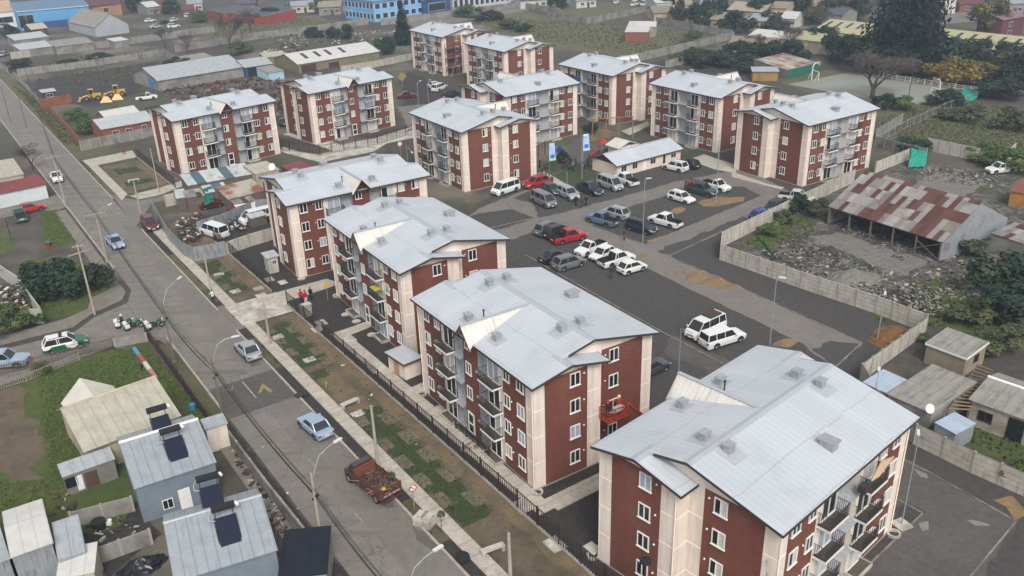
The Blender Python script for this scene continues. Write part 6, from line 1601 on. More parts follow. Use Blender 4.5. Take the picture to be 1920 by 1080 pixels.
# playground
o = thing('swing_frame','tall yellowish timber swing frame behind the hall','swing',G(1148,262),.15); TBM = M('pale_timber','#8a7a55','#776848',2,.9)
for x in (-4,-1.3,1.3,4):
    b = MB(); b.tube((x,0,0),(x*.95,0,4.2),.1,n=6); b.build('leg', TBM, o)
b = MB(); b.tube((-4,0,4.2),(4,0,4.2),.09,n=6); b.build('beam', TBM, o)
for x in (-2.4,.2,2.6):
    b = MB(); b.tube((x-.3,0,.6),(x-.3,0,4.2),.02,n=4); b.tube((x+.3,0,.6),(x+.3,0,4.2),.02,n=4); b.box(x-.35,x+.35,-.12,.12,.55,.6); b.build('swing_seat', PLAST, o)
o = thing('play_slide','red and blue climbing slide between hall and banner','slide',G(1130,290),.4)
b = MB(); b.box(-.6,.6,-.6,.6,1.3,1.4)
for x in (-.55,.55):
    for y in (-.55,.55): b.tube((x,y,0),(x,y,2.3),.06,n=6)
b.build('tower', TBM, o); b = MB(); b.slab([(-.6,-.35,1.35),(-.6,.35,1.35),(-2.6,.35,.2),(-2.6,-.35,.2)],.06); b.build('chute', paint('red',None), o)
b = MB(); b.add([(-.75,-.75,2.3),(.75,-.75,2.3),(.75,.75,2.3),(-.75,.75,2.3),(0,0,3.0)],[(0,1,4),(1,2,4),(2,3,4),(3,0,4),(0,3,2,1)]); b.build('canopy', paint('red',None), o); b = MB(); b.tube((.6,0,1.0),(2.4,0,.9),.5,n=10); b.build('tunnel', paint('blue',None), o)
for p_, l_ in (((1010,292),'dark exercise post left at the sand play area'),((1022,290),'dark exercise post right at the sand play area')):
    o = thing('exercise_post', l_, 'post', G(*p_), 0, 'exercise posts'); b = MB(); b.tube((0,0,0),(0,0,2.6),.09,n=6); b.build('mast', DARKM, o); b = MB(); b.tube((0,0,2.2),(.7,0,2.2),.05,n=6); b.build('handle', DARKM, o)
sign((1049,300),1.8,'blue play area sign with white foot','square',paint('blue',None),rot=.2,size=.8,name='notice_board')
def goal(base, rot, label):
    o = thing('goal_frame', label, 'goal', G(*base), rot, 'white goal frames of the court')
    b = MB(); b.path([(0,-1.5,0),(0,-1.5,2.1),(0,1.5,2.1),(0,1.5,0)],.07,6); b.path([(0,-1.5,2.1),(-1.0,-1.5,0)],.05,6); b.path([(0,1.5,2.1),(-1.0,1.5,0)],.05,6); b.build('goal', WHITE, o)
    b = MB(); b.path([(-.9,0,0),(-.9,0,3.3),(-.4,0,4.0),(.5,0,4.0)],.11,6); b.build('hoop_post', WHITE, o); b = MB(); b.box(.5,.56,-.8,.8,3.5,4.4); b.build('backboard', M('backboard','#b8ad8f',None), o)
goal((1528,150),0.2,'white goal and hoop frame at the left end of the court'); goal((1752,184),PI+.2,'white goal and hoop frame at the right end of the court')
o = MB(); o.tube((0,0,0),(0,0,6.5),.08,n=6); o = o.build('court_post', DARKM, None, G(1702,194)); tag(o,'thin dark post standing in the sports court','post')
# green tarps / nets
def tarp(name, label, pts, zs, seed):
    r_ = random.Random(seed); P = [G(*p) for p in pts]; n = 10
    b = MB(); vs = []
    for j in range(n+1):
        for i in range(n+1):
            u, v_ = i/n, j/n; p = P[0].lerp(P[1],u).lerp(P[3].lerp(P[2],u), v_); z = zs[0]*(1-v_)+zs[1]*v_ + r_.uniform(-.12,.12); vs.append((p.x,p.y,max(.05,z)))
    b.add(vs,[(j*(n+1)+i,j*(n+1)+i+1,(j+1)*(n+1)+i+1,(j+1)*(n+1)+i) for j in range(n) for i in range(n)])
    o = b.build(name, GREENM if 'bright' not in label else M('bright_net','#10917a','#0b7563',1,.8)); tag(o, label, 'tarp')
tarp('green_tarp','bright teal tarpaulin over a pile right of the court',[(1790,190),(1825,192),(1842,178),(1808,174)],(.3,1.1),1)
tarp('green_net','green net slumped over the corner of the ruin yard wall',[(1412,468),(1422,474),(1462,496),(1445,480)],(2.1,.3),2)
tarp('green_net','bright green net hung on the wall behind the ruin',[(1702,318),(1735,316),(1735,310),(1705,304)],(.4,2.4),3)
tarp('green_net','small green net over junk beside the zinc shack',[(386,398),(404,392),(402,378),(384,384)],(1.2,2.6),4)
# low painted wall, wheelie box, satellite dishes, debris
o = thing('painted_low_wall','low wall painted blue, red, white and pink in the grassy yard','wall',G(252,657)); A_, B_ = G(252,657), G(293,713); L_, t_ = seg_frame(A_, B_); o.rotation_euler = (0,0,t_)
for i, h_ in enumerate(('#4d7f9b','#8d4d47','#b5b0a6','#a0705f')):
    b = MB(); b.box(L_*i/4+.02,L_*(i+1)/4-.02,-.2,.2,0,.42); b.build('block', M('low_wall_%s' % ('blue','red','white','pink')[i], h_, None, rough=.9), o)
def dish(p, z, label, r=.55, az=.6):
    v = G(p[0], p[1], z); o = thing('satellite_dish', label, 'dish', v, az); b = MB(); n = 16; vs = [(0,0,0)]; 
    for k, (rr_, d_) in enumerate(((.5,.04),(1,.16))):
        for i in range(n): a = 2*PI*i/n; vs.append((r*rr_*math.cos(a),-d_*r*2,r*rr_*math.sin(a)))
    b.add(vs,[(0,1+i,1+(i+1)%n) for i in range(n)]+[(1+i,1+n+i,1+n+(i+1)%n,1+(i+1)%n) for i in range(n)]); d_ = b.build('reflector', WHITE, o); d_.rotation_euler=(-.5,0,0)
    b = MB(); b.tube((0,.05,0),(0,.1,-.8),.04,n=6); b.build('mast', GALV, o)
dish((1742,766),3.0,'white satellite dish on the flat grey shed at right',.42,.2); dish((511,313),4.2,'white satellite dish on the ochre end of the tin roofs',.6,-.3)
o = thing('litter_bin','small green and red bin on the left yard dirt','bin',G(92,464)); b = MB(); b.box(-.3,.3,-.3,.3,0,.5); b.build('bin_body', paint('red',None), o); b = MB(); b.box(-.33,.33,-.33,.33,.5,.85); b.build('bin_lid', paint('green',None), o)
for p_, nm, h_, l_ in (((448,925),'bin','#2f6f9b','small blue bin in the grass behind the street board fence'),):
    b = MB(); b.tube((0,0,0),(0,0,.6),.28,.32,n=10); o = b.build('bucket', M('bin_blue','#35789f',None), None, G(362,768)); tag(o, l_, 'bucket')
b = MB(); b.ball((0,0,.35),.55,10,7,(1,1,.7)); o = b.build('rubbish_bag', BLACK, None, G(868,1052)); tag(o,'black rubbish bag on the pavement end near the bottom edge','bag')
b = MB(); b.ball((0,0,.25),.4,9,6,(1.3,.8,.6)); b.ball((.5,.2,.2),.3,9,6); o = b.build('rubbish_bag', M('dark_bags','#2a2c30',None), None, G(562,745)); tag(o,'dark rubbish bag at the kerb beside the garden strip','bag')
b = MB(); b.tube((0,0,0),(0,0,.7),.5,.55,n=12); o = b.build('barrel', BLACK, None, G(187,990)); tag(o,'black tub in the small dark backyard','tub')
for p_ in ((198,985),(206,983)):
    b = MB(); b.tube((0,0,0),(0,0,.4),.2,.22,n=10); o = b.build('bucket', WHITE, None, G(*p_)); tag(o,'white bucket beside the black tub in the dark backyard','bucket','white buckets')
fm_ = Matrix.Translation(Vector(BLK['F'].location)) @ Matrix.Rotation(BLK['F'].rotation_euler.z,4,'Z'); fn_ = fm_.to_3x3() @ Vector((0,-1,0)); fp_ = fm_ @ Vector((0,-7.45,0))
o = thing('timber_planks','bundle of pale planks leaning out of the top balcony of the nearest block','planks',ray_plane(1637,902,fp_,fn_)); p0_ = Vector(o.location)
for i in range(5):
    b = MB(); b.tube(ray_plane(1634+i*3,902-i*2,fp_,fn_)-p0_, ray_plane(1655+i*5,862-i*1.5,fp_,fn_)-p0_, .07, n=4); b.build('plank', M('pale_plank','#b59b80','#a0886e',4), o)
for p_, z_, l_ in (((1211,1052),4.2,'black bowl lamp on a post in front of the nearest block end wall'),):
    v = G(p_[0],p_[1],z_); o = thing('garden_lamp', l_, 'lamp', (v.x,v.y,0)); b = MB(); b.tube((0,0,0),(0,0,z_-.2),.05,n=8); b.build('post', DARKM, o); b = MB(); b.ball((0,0,z_),.42,14,8,(1,1,.45)); b.tube((0,0,z_-.3),(0,0,z_-.1),.12,.2,n=10); b.build('lamp_bowl', BLACK, o)
pm_ = ray_plane(1640,905, Matrix.Translation(Vector(BLK['F'].location)) @ Matrix.Rotation(BLK['F'].rotation_euler.z,4,'Z') @ Vector((0,-7.5,0)), Matrix.Rotation(BLK['F'].rotation_euler.z,3,'Z') @ Vector((0,-1,0)))

# ================================================================ TREES AND SHRUBS
def leaf_mat(name, a, b_, c_):
    t = NT(name); oi = t.n.new('ShaderNodeObjectInfo'); geo = t.n.new('ShaderNodeNewGeometry')
    col = t.mix(geo.outputs['Random Per Island'], a, b_); col = t.mix(t.ramp(t.noise(.6,3),.5,.66), col, c_); m_ = t.done(col, .75); t.b.inputs['Specular IOR Level'].default_value = .25; return m_
LEAF = {'dark': leaf_mat('leaf_dark','#1c2a1e','#2a3b2a','#39492f'), 'pine': leaf_mat('leaf_pine','#0e1b18','#162722','#1a2e26'), 'green': leaf_mat('leaf_green','#3a4a26','#4d5e30','#62703d'), 'yellow': leaf_mat('leaf_mimosa','#343c22','#5f5a2c','#7d702f'), 'ochre': leaf_mat('leaf_ochre','#4b4626','#75632f','#836a33'), 'olive': leaf_mat('leaf_olive','#38402a','#4b5135','#5a5c3c')}
BARK = M('bark','#4a4038','#3a322c',4,.95); TWIG = M('twigs','#5d504a','#4d423d',3,.95)
def crown_mesh(kind, n, shape, leaf=.5, seed=1, clumps=14):
    r_ = random.Random(seed); b = MB(); cl = []
    for i in range(clumps):
        if shape == 'round':
            a = r_.uniform(0,2*PI); z = r_.uniform(-.75,1.0); q = math.sqrt(max(0,1-z*z))*r_.uniform(.35,.85); cl.append((Vector((q*math.cos(a),q*math.sin(a),z*.72)), r_.uniform(.26,.46)))
        elif shape == 'cone':
            u = i/clumps; a = r_.uniform(0,2*PI); q = (1-u)*.55*r_.uniform(.3,1); cl.append((Vector((q*math.cos(a),q*math.sin(a),-.9+1.8*u)), .14+.34*(1-u)))
        elif shape == 'wide':
            a = r_.uniform(0,2*PI); q = r_.uniform(0,.9); cl.append((Vector((q*math.cos(a),q*math.sin(a),r_.uniform(-.35,.45)*(1-q*.5))), r_.uniform(.2,.36)))
    wts = [c_[1]**2 for c_ in cl]
    for i in range(n):
        c_, rad = r_.choices(cl, wts)[0]
        d = Vector((r_.gauss(0,1), r_.gauss(0,1), r_.gauss(0,1)+.25)).normalized(); p = c_ + d*rad*(r_.random()**.35)
        nn = (d + Vector((r_.uniform(-.8,.8), r_.uniform(-.8,.8), r_.uniform(-.3,.9)))).normalized(); u = nn.orthogonal().normalized(); w_ = nn.cross(u); an = r_.uniform(0,PI); s = leaf*r_.uniform(.5,1.1)*.1
        e1 = (u*math.cos(an)+w_*math.sin(an))*s; e2 = (w_*math.cos(an)-u*math.sin(an))*s*.55
        b.add([p-e1-e2*.3,p+e2,p+e1+e2*.2,p-e2],[(0,1,2,3)])
    return b.mesh('crown', LEAF[kind])
CROWN = {}
for kd, sh, n_, lf, cl_ in (('dark','round',2600,1.05,18),('pine','cone',2600,.85,26),('green','round',2200,1.0,14),('yellow','round',2200,.95,14),('ochre','wide',2200,.9,16),('olive','wide',1800,1.0,12),('dark','wide',2000,1.0,14),('green','wide',1500,1.0,12)):
    for k in (0,1): CROWN.setdefault((kd,sh), []).append(crown_mesh(kd, n_, sh, lf, 5+k*9+len(CROWN), cl_))
BIG = crown_mesh('pine', 9000, 'round', .62, 77, 46)
def trunk_mesh(seed):
    r_ = random.Random(seed); b = MB(); b.tube((0,0,-.3),(.03,.02,.9),.07,.05,n=8)
    for i in range(6):
        a = i*1.05+r_.uniform(-.3,.3); z = .45+.08*i; b.tube((.02,.01,z),(.5*math.cos(a),.5*math.sin(a),z+.5),.03,.01,n=5)
    return b.mesh('trunk', BARK)
TRK = [trunk_mesh(i) for i in range(2)]
def tree(p, h, w, label, kind='dark', shape='round', trunk=.25, cat='tree', name='tree', group=None, k=0, crown=None):
    v = p if isinstance(p, Vector) else G(*p); o = thing(name, label, cat, v, (v.x*1.3) % 6.28, group)
    c_ = link('crown', crown or CROWN[(kind,shape)][k % 2], o, (0,0,h*trunk+(h*(1-trunk))/2)); c_.scale = (w/2, w/2, h*(1-trunk)/2/(.78 if shape!='wide' else .6))
    t_ = link('trunk', TRK[k % 2], o); t_.scale = (w*.3, w*.3, h*.75); return o
def bare(p, h, w, label, seed, group='bare winter trees'):
    r_ = random.Random(seed); o = thing('bare_tree', label, 'tree', G(*p), 0, group); tb = MB(); bb = MB()
    def grow(a, d, L, r, lev):
        e = a + d*L; (tb if lev < 2 else bb).tube(a, e, max(r, .006), max(r*.68, .005), n=6 if lev < 2 else 3, cap=False)
        if lev >= 7: return
        for i in range(3):
            ax = Vector((r_.uniform(-1,1), r_.uniform(-1,1), r_.uniform(-.1,.6))); nd = (d + ax*(.55+.08*lev)).normalized(); grow(e, nd, L*r_.uniform(.66,.86), r*.62, lev+1)
    grow(Vector((0,0,-.2)), Vector((0,0,1)), 1.0, .11, 0)
    zm = max(q.z for q in bb.v); xm = max(max(abs(q.x),abs(q.y)) for q in bb.v)
    for m_ in (tb, bb): m_.v = [Vector((q.x/xm*w/2, q.y/xm*w/2, q.z/zm*h)) for q in m_.v]
    tb.build('trunk', BARK, o); bb.build('crown', TWIG, o)
tree((1690,142),21,19.5,'giant dark evergreen towering over the sports court','pine','round',.05,name='evergreen_tree',crown=BIG)
TG = 'trees behind the sports court'
for p_, h_, w_, kd, sh, l_ in (((1590,118),6,13,'dark','round','dark tree at the left foot of the giant evergreen'),((1650,140),9,15,'dark','round','dark tree right before the giant evergreen trunk'),((1775,132),7.5,15,'dark','round','dark green tree right of the giant evergreen'),((1812,128),6,9,'olive','wide','olive tree with light tufts right of the giant evergreen'),((1842,122),5.5,9,'dark','round','brownish dark tree before the long olive shed'),((1895,136),6.5,12,'dark','round','dark tree at the right edge behind the court'),((1740,142),9,17,'dark','round','dark tree mass right behind the court railing'),((1560,108),7,10,'dark','wide','low dark tree behind the green fronted shack')):
    tree(p_, h_, w_, l_, kd, sh, .12, group=TG, k=len(l_))
for p_, h_, w_, kd, l_ in (((1850,66),10,13,'yellow','yellow flowering mimosa tree at the upper right'),((1780,158),6,13,'ochre','wide orange yellow bush at the court railing, left one'),((1822,160),5.5,11,'ochre','orange yellow bush right of the wide one at the court'),((1872,152),6.5,12,'yellow','yellow flowering tree near the right edge by the court'),((1905,165),7,9,'dark','dark bush under the yellow tree at the right edge')):
    tree(p_, h_, w_, l_, kd, 'wide' if kd == 'ochre' else 'round', .1, group='flowering trees by the court', k=len(l_))
tree((757,84),12.5,9.5,'dark conifer standing alone behind the second block','pine','cone',.06,name='conifer_tree')
bare((1635,184),10,20,'large bare purple brown tree before the sports court',3); bare((432,92),11,14,'bare tree among the top left walls',5); bare((1480,100),7,9,'bare tree before the low tan bungalow',6); bare((352,98),6,7,'small bare tree left of the bigger bare one at top left',8); bare((62,318),5,6,'bare tree behind the left kiosk',9); bare((1620,22),8,14,'bare tree at the top left of the giant evergreen',12)
SG2 = 'dark bushes'
for i, (p_, h_, w_, kd, l_) in enumerate((((92,555),4.0,7.5,'dark','dense dark hedge bush in the left yard, left one'),((135,550),4.2,7.0,'dark','dense dark hedge bush in the left yard, middle one'),((185,542),3.6,6,'dark','dense dark hedge bush in the left yard beside the concrete pole'),((25,622),3,5,'green','green shrub below the left scrap yard'),((58,612),2,4,'green','small green shrub at the block wall end'),
  ((1275,42),7,8,'dark','round dark tree before the tan roofed bungalow'),((1308,50),7,9,'dark','dark tree right of the round one by the bungalows'),((1375,60),6,14,'dark','long dark thicket below the cream bungalow'),((1435,55),6,12,'dark','dark thicket at the right of the bungalows'),((1340,50),6,10,'olive','brownish thicket between the bungalows'),((1400,130),4,14,'dark','dark scrub above the right rear block'),((1345,126),3.5,12,'dark','dark scrub left of the ochre tool shed'),((1440,108),4,10,'dark','dark scrub under the low tan bungalow'),((1270,120),2.5,6,'green','green scrub on the field wall'),((1305,100),2,5,'green','green bush inside the field wall corner'),
  ((955,55),3,9,'green','low green bushes in the field behind the far blocks'),((985,60),3,7,'dark','dark bush in the field behind the far blocks'),((1500,400),2.6,5,'dark','dark shrub inside the ruin yard wall, left of the green shrub'),((1535,405),2.4,4.5,'olive','green shrub before the left end of the ruined shed'),((1470,420),1.8,4,'olive','shrub at the ruin yard wall'),((1440,440),1.6,4,'green','shrub near the ruin yard wall corner'),((1830,480),2,5,'olive','green bush at the right end of the ruin'),((1895,560),5.5,12,'dark','big dark brown bush at the right edge below the ruin'),((1820,600),1.5,7,'olive','green bush patch behind the plywood shed'),((1870,610),2.0,8,'olive','olive brush pile right of the plywood shed'),
  ((1660,205),3,6,'dark','dark bush behind the rightmost block by the lawn'),((1690,205),2.8,7,'green','green bush on the lawn right of the rightmost block'),((1775,198),3,8,'dark','dark bush under the teal tarpaulin'),((1880,240),4,12,'olive','brown brush at the right edge of the field'),((1790,225),2,8,'olive','brown weeds in the right field'),((130,125),2,8,'dark','dark weeds on the walled strip at top left, left one'),((190,112),2,10,'dark','dark weeds on the walled strip at top left, right one'),((625,72),4,6,'dark','dark bush above the cream roofed warehouse, left one'),((650,72),4,7,'dark','dark bush above the cream roofed warehouse, right one'),((725,100),5,9,'dark','dark shrub beside the conifer foot'),((145,225),2.4,6,'green','green shrub behind the long orange wall'),((160,250),3,6,'green','green shrub left of the low brick house'),((1055,305),2.0,3.0,'dark','dark bush behind the left banner'),((1110,252),2.6,3.5,'dark','dark bush under the swing frame'),((1230,280),1.6,3,'green','low shrub before the right rear block'),((80,700),1.2,2.2,'yellow','yellowish shrub at the picket fence in the grassy yard'),((1905,905),1.6,3.5,'green','green shrub at the right bottom wall'),((800,80),4,8,'green','green trees behind the farthest block left'),((20,75),5,8,'dark','dark tree left of the white sheet roofs'),((1730,640),1.0,2.0,'green','weeds at the wall corner by the orange soil'))):
    tree(p_, h_, w_, l_, kd, 'wide' if (kd in ('dark','green','olive') and i % 3) or kd == 'olive' else 'round', .05, 'bush', 'bush', SG2, i)
for p_, l_ in (((855,975),'thin young sapling in the turf squares by the round sign'),((736,925),'thin sapling beside the red truck'),((828,1000),'thin sapling at the pavement near the utility box')):
    o = thing('sapling', l_, 'sapling', G(*p_), 0, 'young saplings'); b = MB(); b.tube((0,0,0),(.05,0,1.7),.025,n=5); b.tube((.03,0,1.0),(.3,.1,1.6),.012,n=4); b.tube((.03,0,1.2),(-.2,-.15,1.8),.012,n=4); b.build('stem', TWIG, o)
    c_ = link('crown', CROWN[('green','round')][0], o, (.05,0,1.75)); c_.scale = (.35,.35,.35)
# ---------------- far neighbourhood along the top edge
HW = [M('far_cream','#b3a58c','#a1947c',.5), M('far_white','#bdbab2','#aaa79f',.5), M('far_blue','#6b86a0','#5d7890',.5), M('far_brick','#7c4b3e','#6c4136',.5), M('far_tan','#9a8465','#8a7659',.5), M('far_grey','#84827d','#75736e',.5)]
HR = [M('far_roof_grey','#8d9093','#7b7e81',.5), M('far_roof_tan','#8a7f6e','#786e5f',.5), M('far_roof_maroon','#60373a','#522f32',.5), M('far_roof_pale','#b4b5b3','#a2a3a1',.5), M('far_roof_dark','#4c5057','#42464c',.5)]
HN = ['cream','white','blue','brick','tan','grey']; RN = ['grey','tan','maroon','pale','dark']
far = [(238,8,268,4,3,2,0,'right of the two storey tan house'),(275,14,300,11,5,3,1,'above the cluster of barn cars'),(300,6,330,2,4,2,2,'left of the red house at the very top'),(340,20,366,18,3,2,0,'with a maroon roof just left of the red house'),(350,8,380,6,1,0,1,'above the red house'),(500,18,535,16,5,4,3,'right of the red house yellow eaves'),(545,12,590,9,1,0,4,'left of the light blue school'),(595,14,640,12,5,1,0,'touching the left edge of the light blue school'),(110,4,150,1,0,1,2,'at the top edge above the blue hall roof'),(60,2,100,0,1,2,0,'at the top left corner above the white office front'),(440,8,480,6,3,4,4,'at the top edge above the red wing'),
 (1230,6,1262,4,1,3,0,'above the tan roofed bungalow'),(1268,10,1300,9,0,1,1,'above the yellow gabled bungalow'),(1312,8,1345,8,5,0,0,'between the yellow gabled and wide cream bungalows'),(1440,14,1475,16,0,1,2,'right of the wide cream bungalow'),(1462,34,1492,36,1,3,1,'beside the bare tree above the cream house'),(1490,10,1530,12,4,1,0,'left of the bare tree at the giant evergreen'),(1540,26,1580,29,5,4,3,'above the left long shed roofs'),(1575,8,1612,10,3,2,4,'at the top edge left of the giant evergreen'),(1330,36,1362,38,4,1,2,'in the thicket below the wide cream bungalow'),(1400,38,1436,40,0,0,3,'in the dark thicket right of the bungalows'),(1800,8,1850,6,3,2,0,'right of the white fronted hall'),(1850,22,1885,20,1,3,1,'left of the two storey dark red house'),(1880,8,1925,6,5,0,2,'at the top right corner'),(1080,2,1120,-1,1,0,3,'at the top edge above the mural wall'),(975,2,1030,-2,1,4,4,'right end of the school row at the top edge')]
for i, (x0, y0, x1, y1, wm_, rm_, sd, wh) in enumerate(far):
    H('far_house', '%s walled house with %s roof %s' % (HN[wm_], RN[rm_], wh), 'house', (x0,y0), (x1,y1), 2.8+.3*(i%3), HW[wm_], HR[rm_], depth=8+2*(i%3), rise=1.5+.3*(i%2), over=.35, openings=[('window','f',.3,1.5,1.3,1.0),('door','f',.6,0,1.0,2.0),('window','f',.82,1.5,1.3,1.0)])
FT = 'far neighbourhood trees'
for i, (x, y, h_, w_, kd, l_) in enumerate([(255,22,6,9,'dark','tree below the house right of the tan house'),(322,26,5,9,'dark','tree above the white barn cars'),(372,42,4,10,'green','hedge left of the red house front'),(505,38,4,14,'dark','dark hedge right of the red wing'),(600,26,5,9,'green','tree left of the light blue school'),(155,6,7,9,'dark','tree behind the blue hall'),(880,32,4,12,'green','shrubs at the school wall'),(920,38,3,12,'dark','dark shrubs in the field below the white school wing'),(1045,16,5,9,'dark','tree at the field top wall'),(1215,4,8,9,'dark','tree left of the top bungalows'),(1255,20,7,9,'dark','tree between the top bungalows'),(1345,26,7,10,'dark','tree left of the wide cream bungalow'),(1425,32,6,11,'dark','tree at the right of the wide cream bungalow'),(1455,22,8,11,'olive','tree behind the cream house'),(1500,28,7,11,'dark','tree above the cream house'),(1520,46,6,12,'olive','brush above the left long shed'),(1560,40,7,11,'dark','tree touching the left long sheds'),(1600,36,8,12,'dark','tree beside the giant evergreen on its left'),(1660,10,9,12,'dark','tree at the top edge behind the giant evergreen'),(1300,80,3,9,'green','bush inside the mural field'),(1450,70,5,9,'dark','dark bush between the two bungalows'),(1480,118,5,10,'dark','dark bush behind the shack'),(1540,92,6,9,'dark','dark bush at the end of the left long shed'),(1385,110,4,13,'dark','scrub right of the long field wall'),(1310,118,3,12,'dark','scrub between the two field walls'),(1910,152,5,11,'dark','dark tree at the right edge above the brush'),(1875,185,4,10,'dark','dark bush right of the teal tarpaulin'),(1850,300,2.5,8,'green','green bush by the whitish wall behind the ruin'),(1710,285,2,8,'dark','low dark hedge before the dark gate of the whitish wall'),(1900,320,3,8,'green','green bush at the end of the whitish wall'),(1905,600,3,9,'dark','dark bush at the right edge above the cream house'),(1860,660,2,6,'olive','dry brush beside the plywood shed'),(335,130,3,8,'dark','bush at the foot of the grey warehouse back'),(450,100,3,10,'green','bush under the bare tree at top left'),(40,128,2.5,8,'dark','weeds bush near the far left wall'),(590,70,3,8,'dark','bush by the scrap above the cream roofed warehouse')]):
    tree((x,y), h_, w_, l_, kd, 'round' if kd in ('dark','green') else 'wide', .06, 'tree' if h_ > 4 else 'bush', 'far_tree', FT, i)
for x, y, h_, w_, l_, sd in ((1540,60,7,9,'bare tree above the left long shed',21),(1415,96,5,8,'bare tree before the low bungalow wall',22),(470,60,8,10,'bare tree right of the bigger bare one at top left',23),(310,90,6,8,'bare tree at the wall left of the grey warehouse',24),(1690,120,6,9,'small bare tree before the giant evergreen',25)): bare((x,y),h_,w_,l_,sd)
ib = BLK['I']; sc_ = thing('scaffold','dark scaffolding on the shaded end wall of the farthest block','scaffold',tuple(ib.location),ib.rotation_euler.z)
for y in (-6.2,-3.8,-1.4):
    for x in (8.6,9.5): b = MB(); b.tube((x,y,0),(x,y,8.2),.06,n=5); b.build('standard', DARKM, sc_)
for z in (2.2,4.6,7.0): b = MB(); b.box(8.6,9.5,-6.3,-1.3,z,z+.08); b.tube((9.5,-6.3,z+1),(9.5,-1.3,z+1),.04,n=5); b.build('deck', TIMBER, sc_)
b = MB(); b.tube((9.6,-5.5,0),(9.6,-3.5,5),.05,n=5); b.tube((9.6,-5.1,0),(9.6,-3.1,5),.05,n=5); b.build('ladder', GALV, sc_)
def on_face(k_, y_, px_, py_):
    bo = BLK[k_]; mt_ = Matrix.Translation(Vector(bo.location)) @ Matrix.Rotation(bo.rotation_euler.z,4,'Z'); return ray_plane(px_, py_, mt_ @ Vector((0,y_,0)), mt_.to_3x3() @ Vector((0,1,0))), bo.rotation_euler.z
q_, a_ = on_face('D', 7.0, 704, 546); o = thing('balcony_parasol','yellow cloth and parasol on a street side balcony of the middle block','parasol',q_,a_)
b = MB(); b.tube((0,0,-.6),(0,0,.7),.03,n=5); b.build('mast', WHITE, o); b = MB(); b.add([(-.7,-.4,.4),(.7,-.4,.4),(.7,.4,.35),(-.7,.4,.35),(0,0,.75)],[(0,1,4),(1,2,4),(2,3,4),(3,0,4),(0,3,2,1)]); b.build('canopy', M('parasol_yellow','#b5a63a','#a09138',3), o)
q_, a_ = on_face('K', -7.5, 1082, 148); o = thing('laundry','blue cloth hung over a top balcony of the block behind the swing frame','laundry',q_,a_); b = MB(); b.box(-1.1,1.1,-.04,.04,-.45,.45); b.build('cloth', M('laundry_blue','#24508f','#1e447c',3), o); b = MB(); b.tube((-1.3,0,.5),(1.3,0,.5),.03,n=5); b.build('line', GALV, o)
q_, a_ = on_face('F', -7.1, 1622, 915); o = thing('balcony_clutter','dark boxes and green bags piled on the top balcony of the nearest block','clutter',q_,a_); b = MB(); b.box(-.5,.1,-.25,.25,-.2,.35); b.box(.1,.6,-.2,.25,-.2,.15); b.build('boxes', M('clutter_dark','#2c2f2e','#3b3630',5), o); b = MB(); b.ball((.35,.0,.25),.25,8,6); b.build('bag', paint('dark_green',None), o)
def heap(name, label, px_, r, h, mat, seed):
    r_ = random.Random(seed); b = MB(); n = 22; m_ = 8; vs = [(0,0,h)]
    for j in range(1, m_+1):
        for i in range(n):
            a = 2*PI*i/n; q = r*j/m_*(1+r_.uniform(-.12,.12)); vs.append((q*math.cos(a), q*math.sin(a)*.7, max(-.05, h*(1-(j/m_))**1.1 + r_.uniform(-.06,.06)*h)))
    fs = [(0,1+i,1+(i+1)%n) for i in range(n)] + [(1+(j-1)*n+i,1+j*n+i,1+j*n+(i+1)%n,1+(j-1)*n+(i+1)%n) for j in range(1,m_) for i in range(n)]
    b.add(vs, fs); o = b.build(name, mat, None, G(*px_), .5); tag(o, label, 'heap')
heap('black_plastic_heap','heap under crumpled black plastic between the backyards at bottom left',(268,1062),1.7,.9,M('black_plastic','#101216','#1a1d22',3,.35),9)
heap('gravel_heap','grey gravel heap inside the ruin yard behind the panel wall',(1595,528),4.2,1.7,M('heap_grey','#77746d','#5f5c56',3,.95,bump=.5),1)
heap('soil_heap','orange brown soil heap in the wall corner with a lamp post',(1675,632),2.6,1.1,SANDR,2)
heap('rubble_heap','pale rubble heap at the terrace of the block with the lift',(884,838),1.1,.5,M('heap_pale','#a09585','#5a5047',4,.95,lo=.42,hi=.58,bump=.6),3)
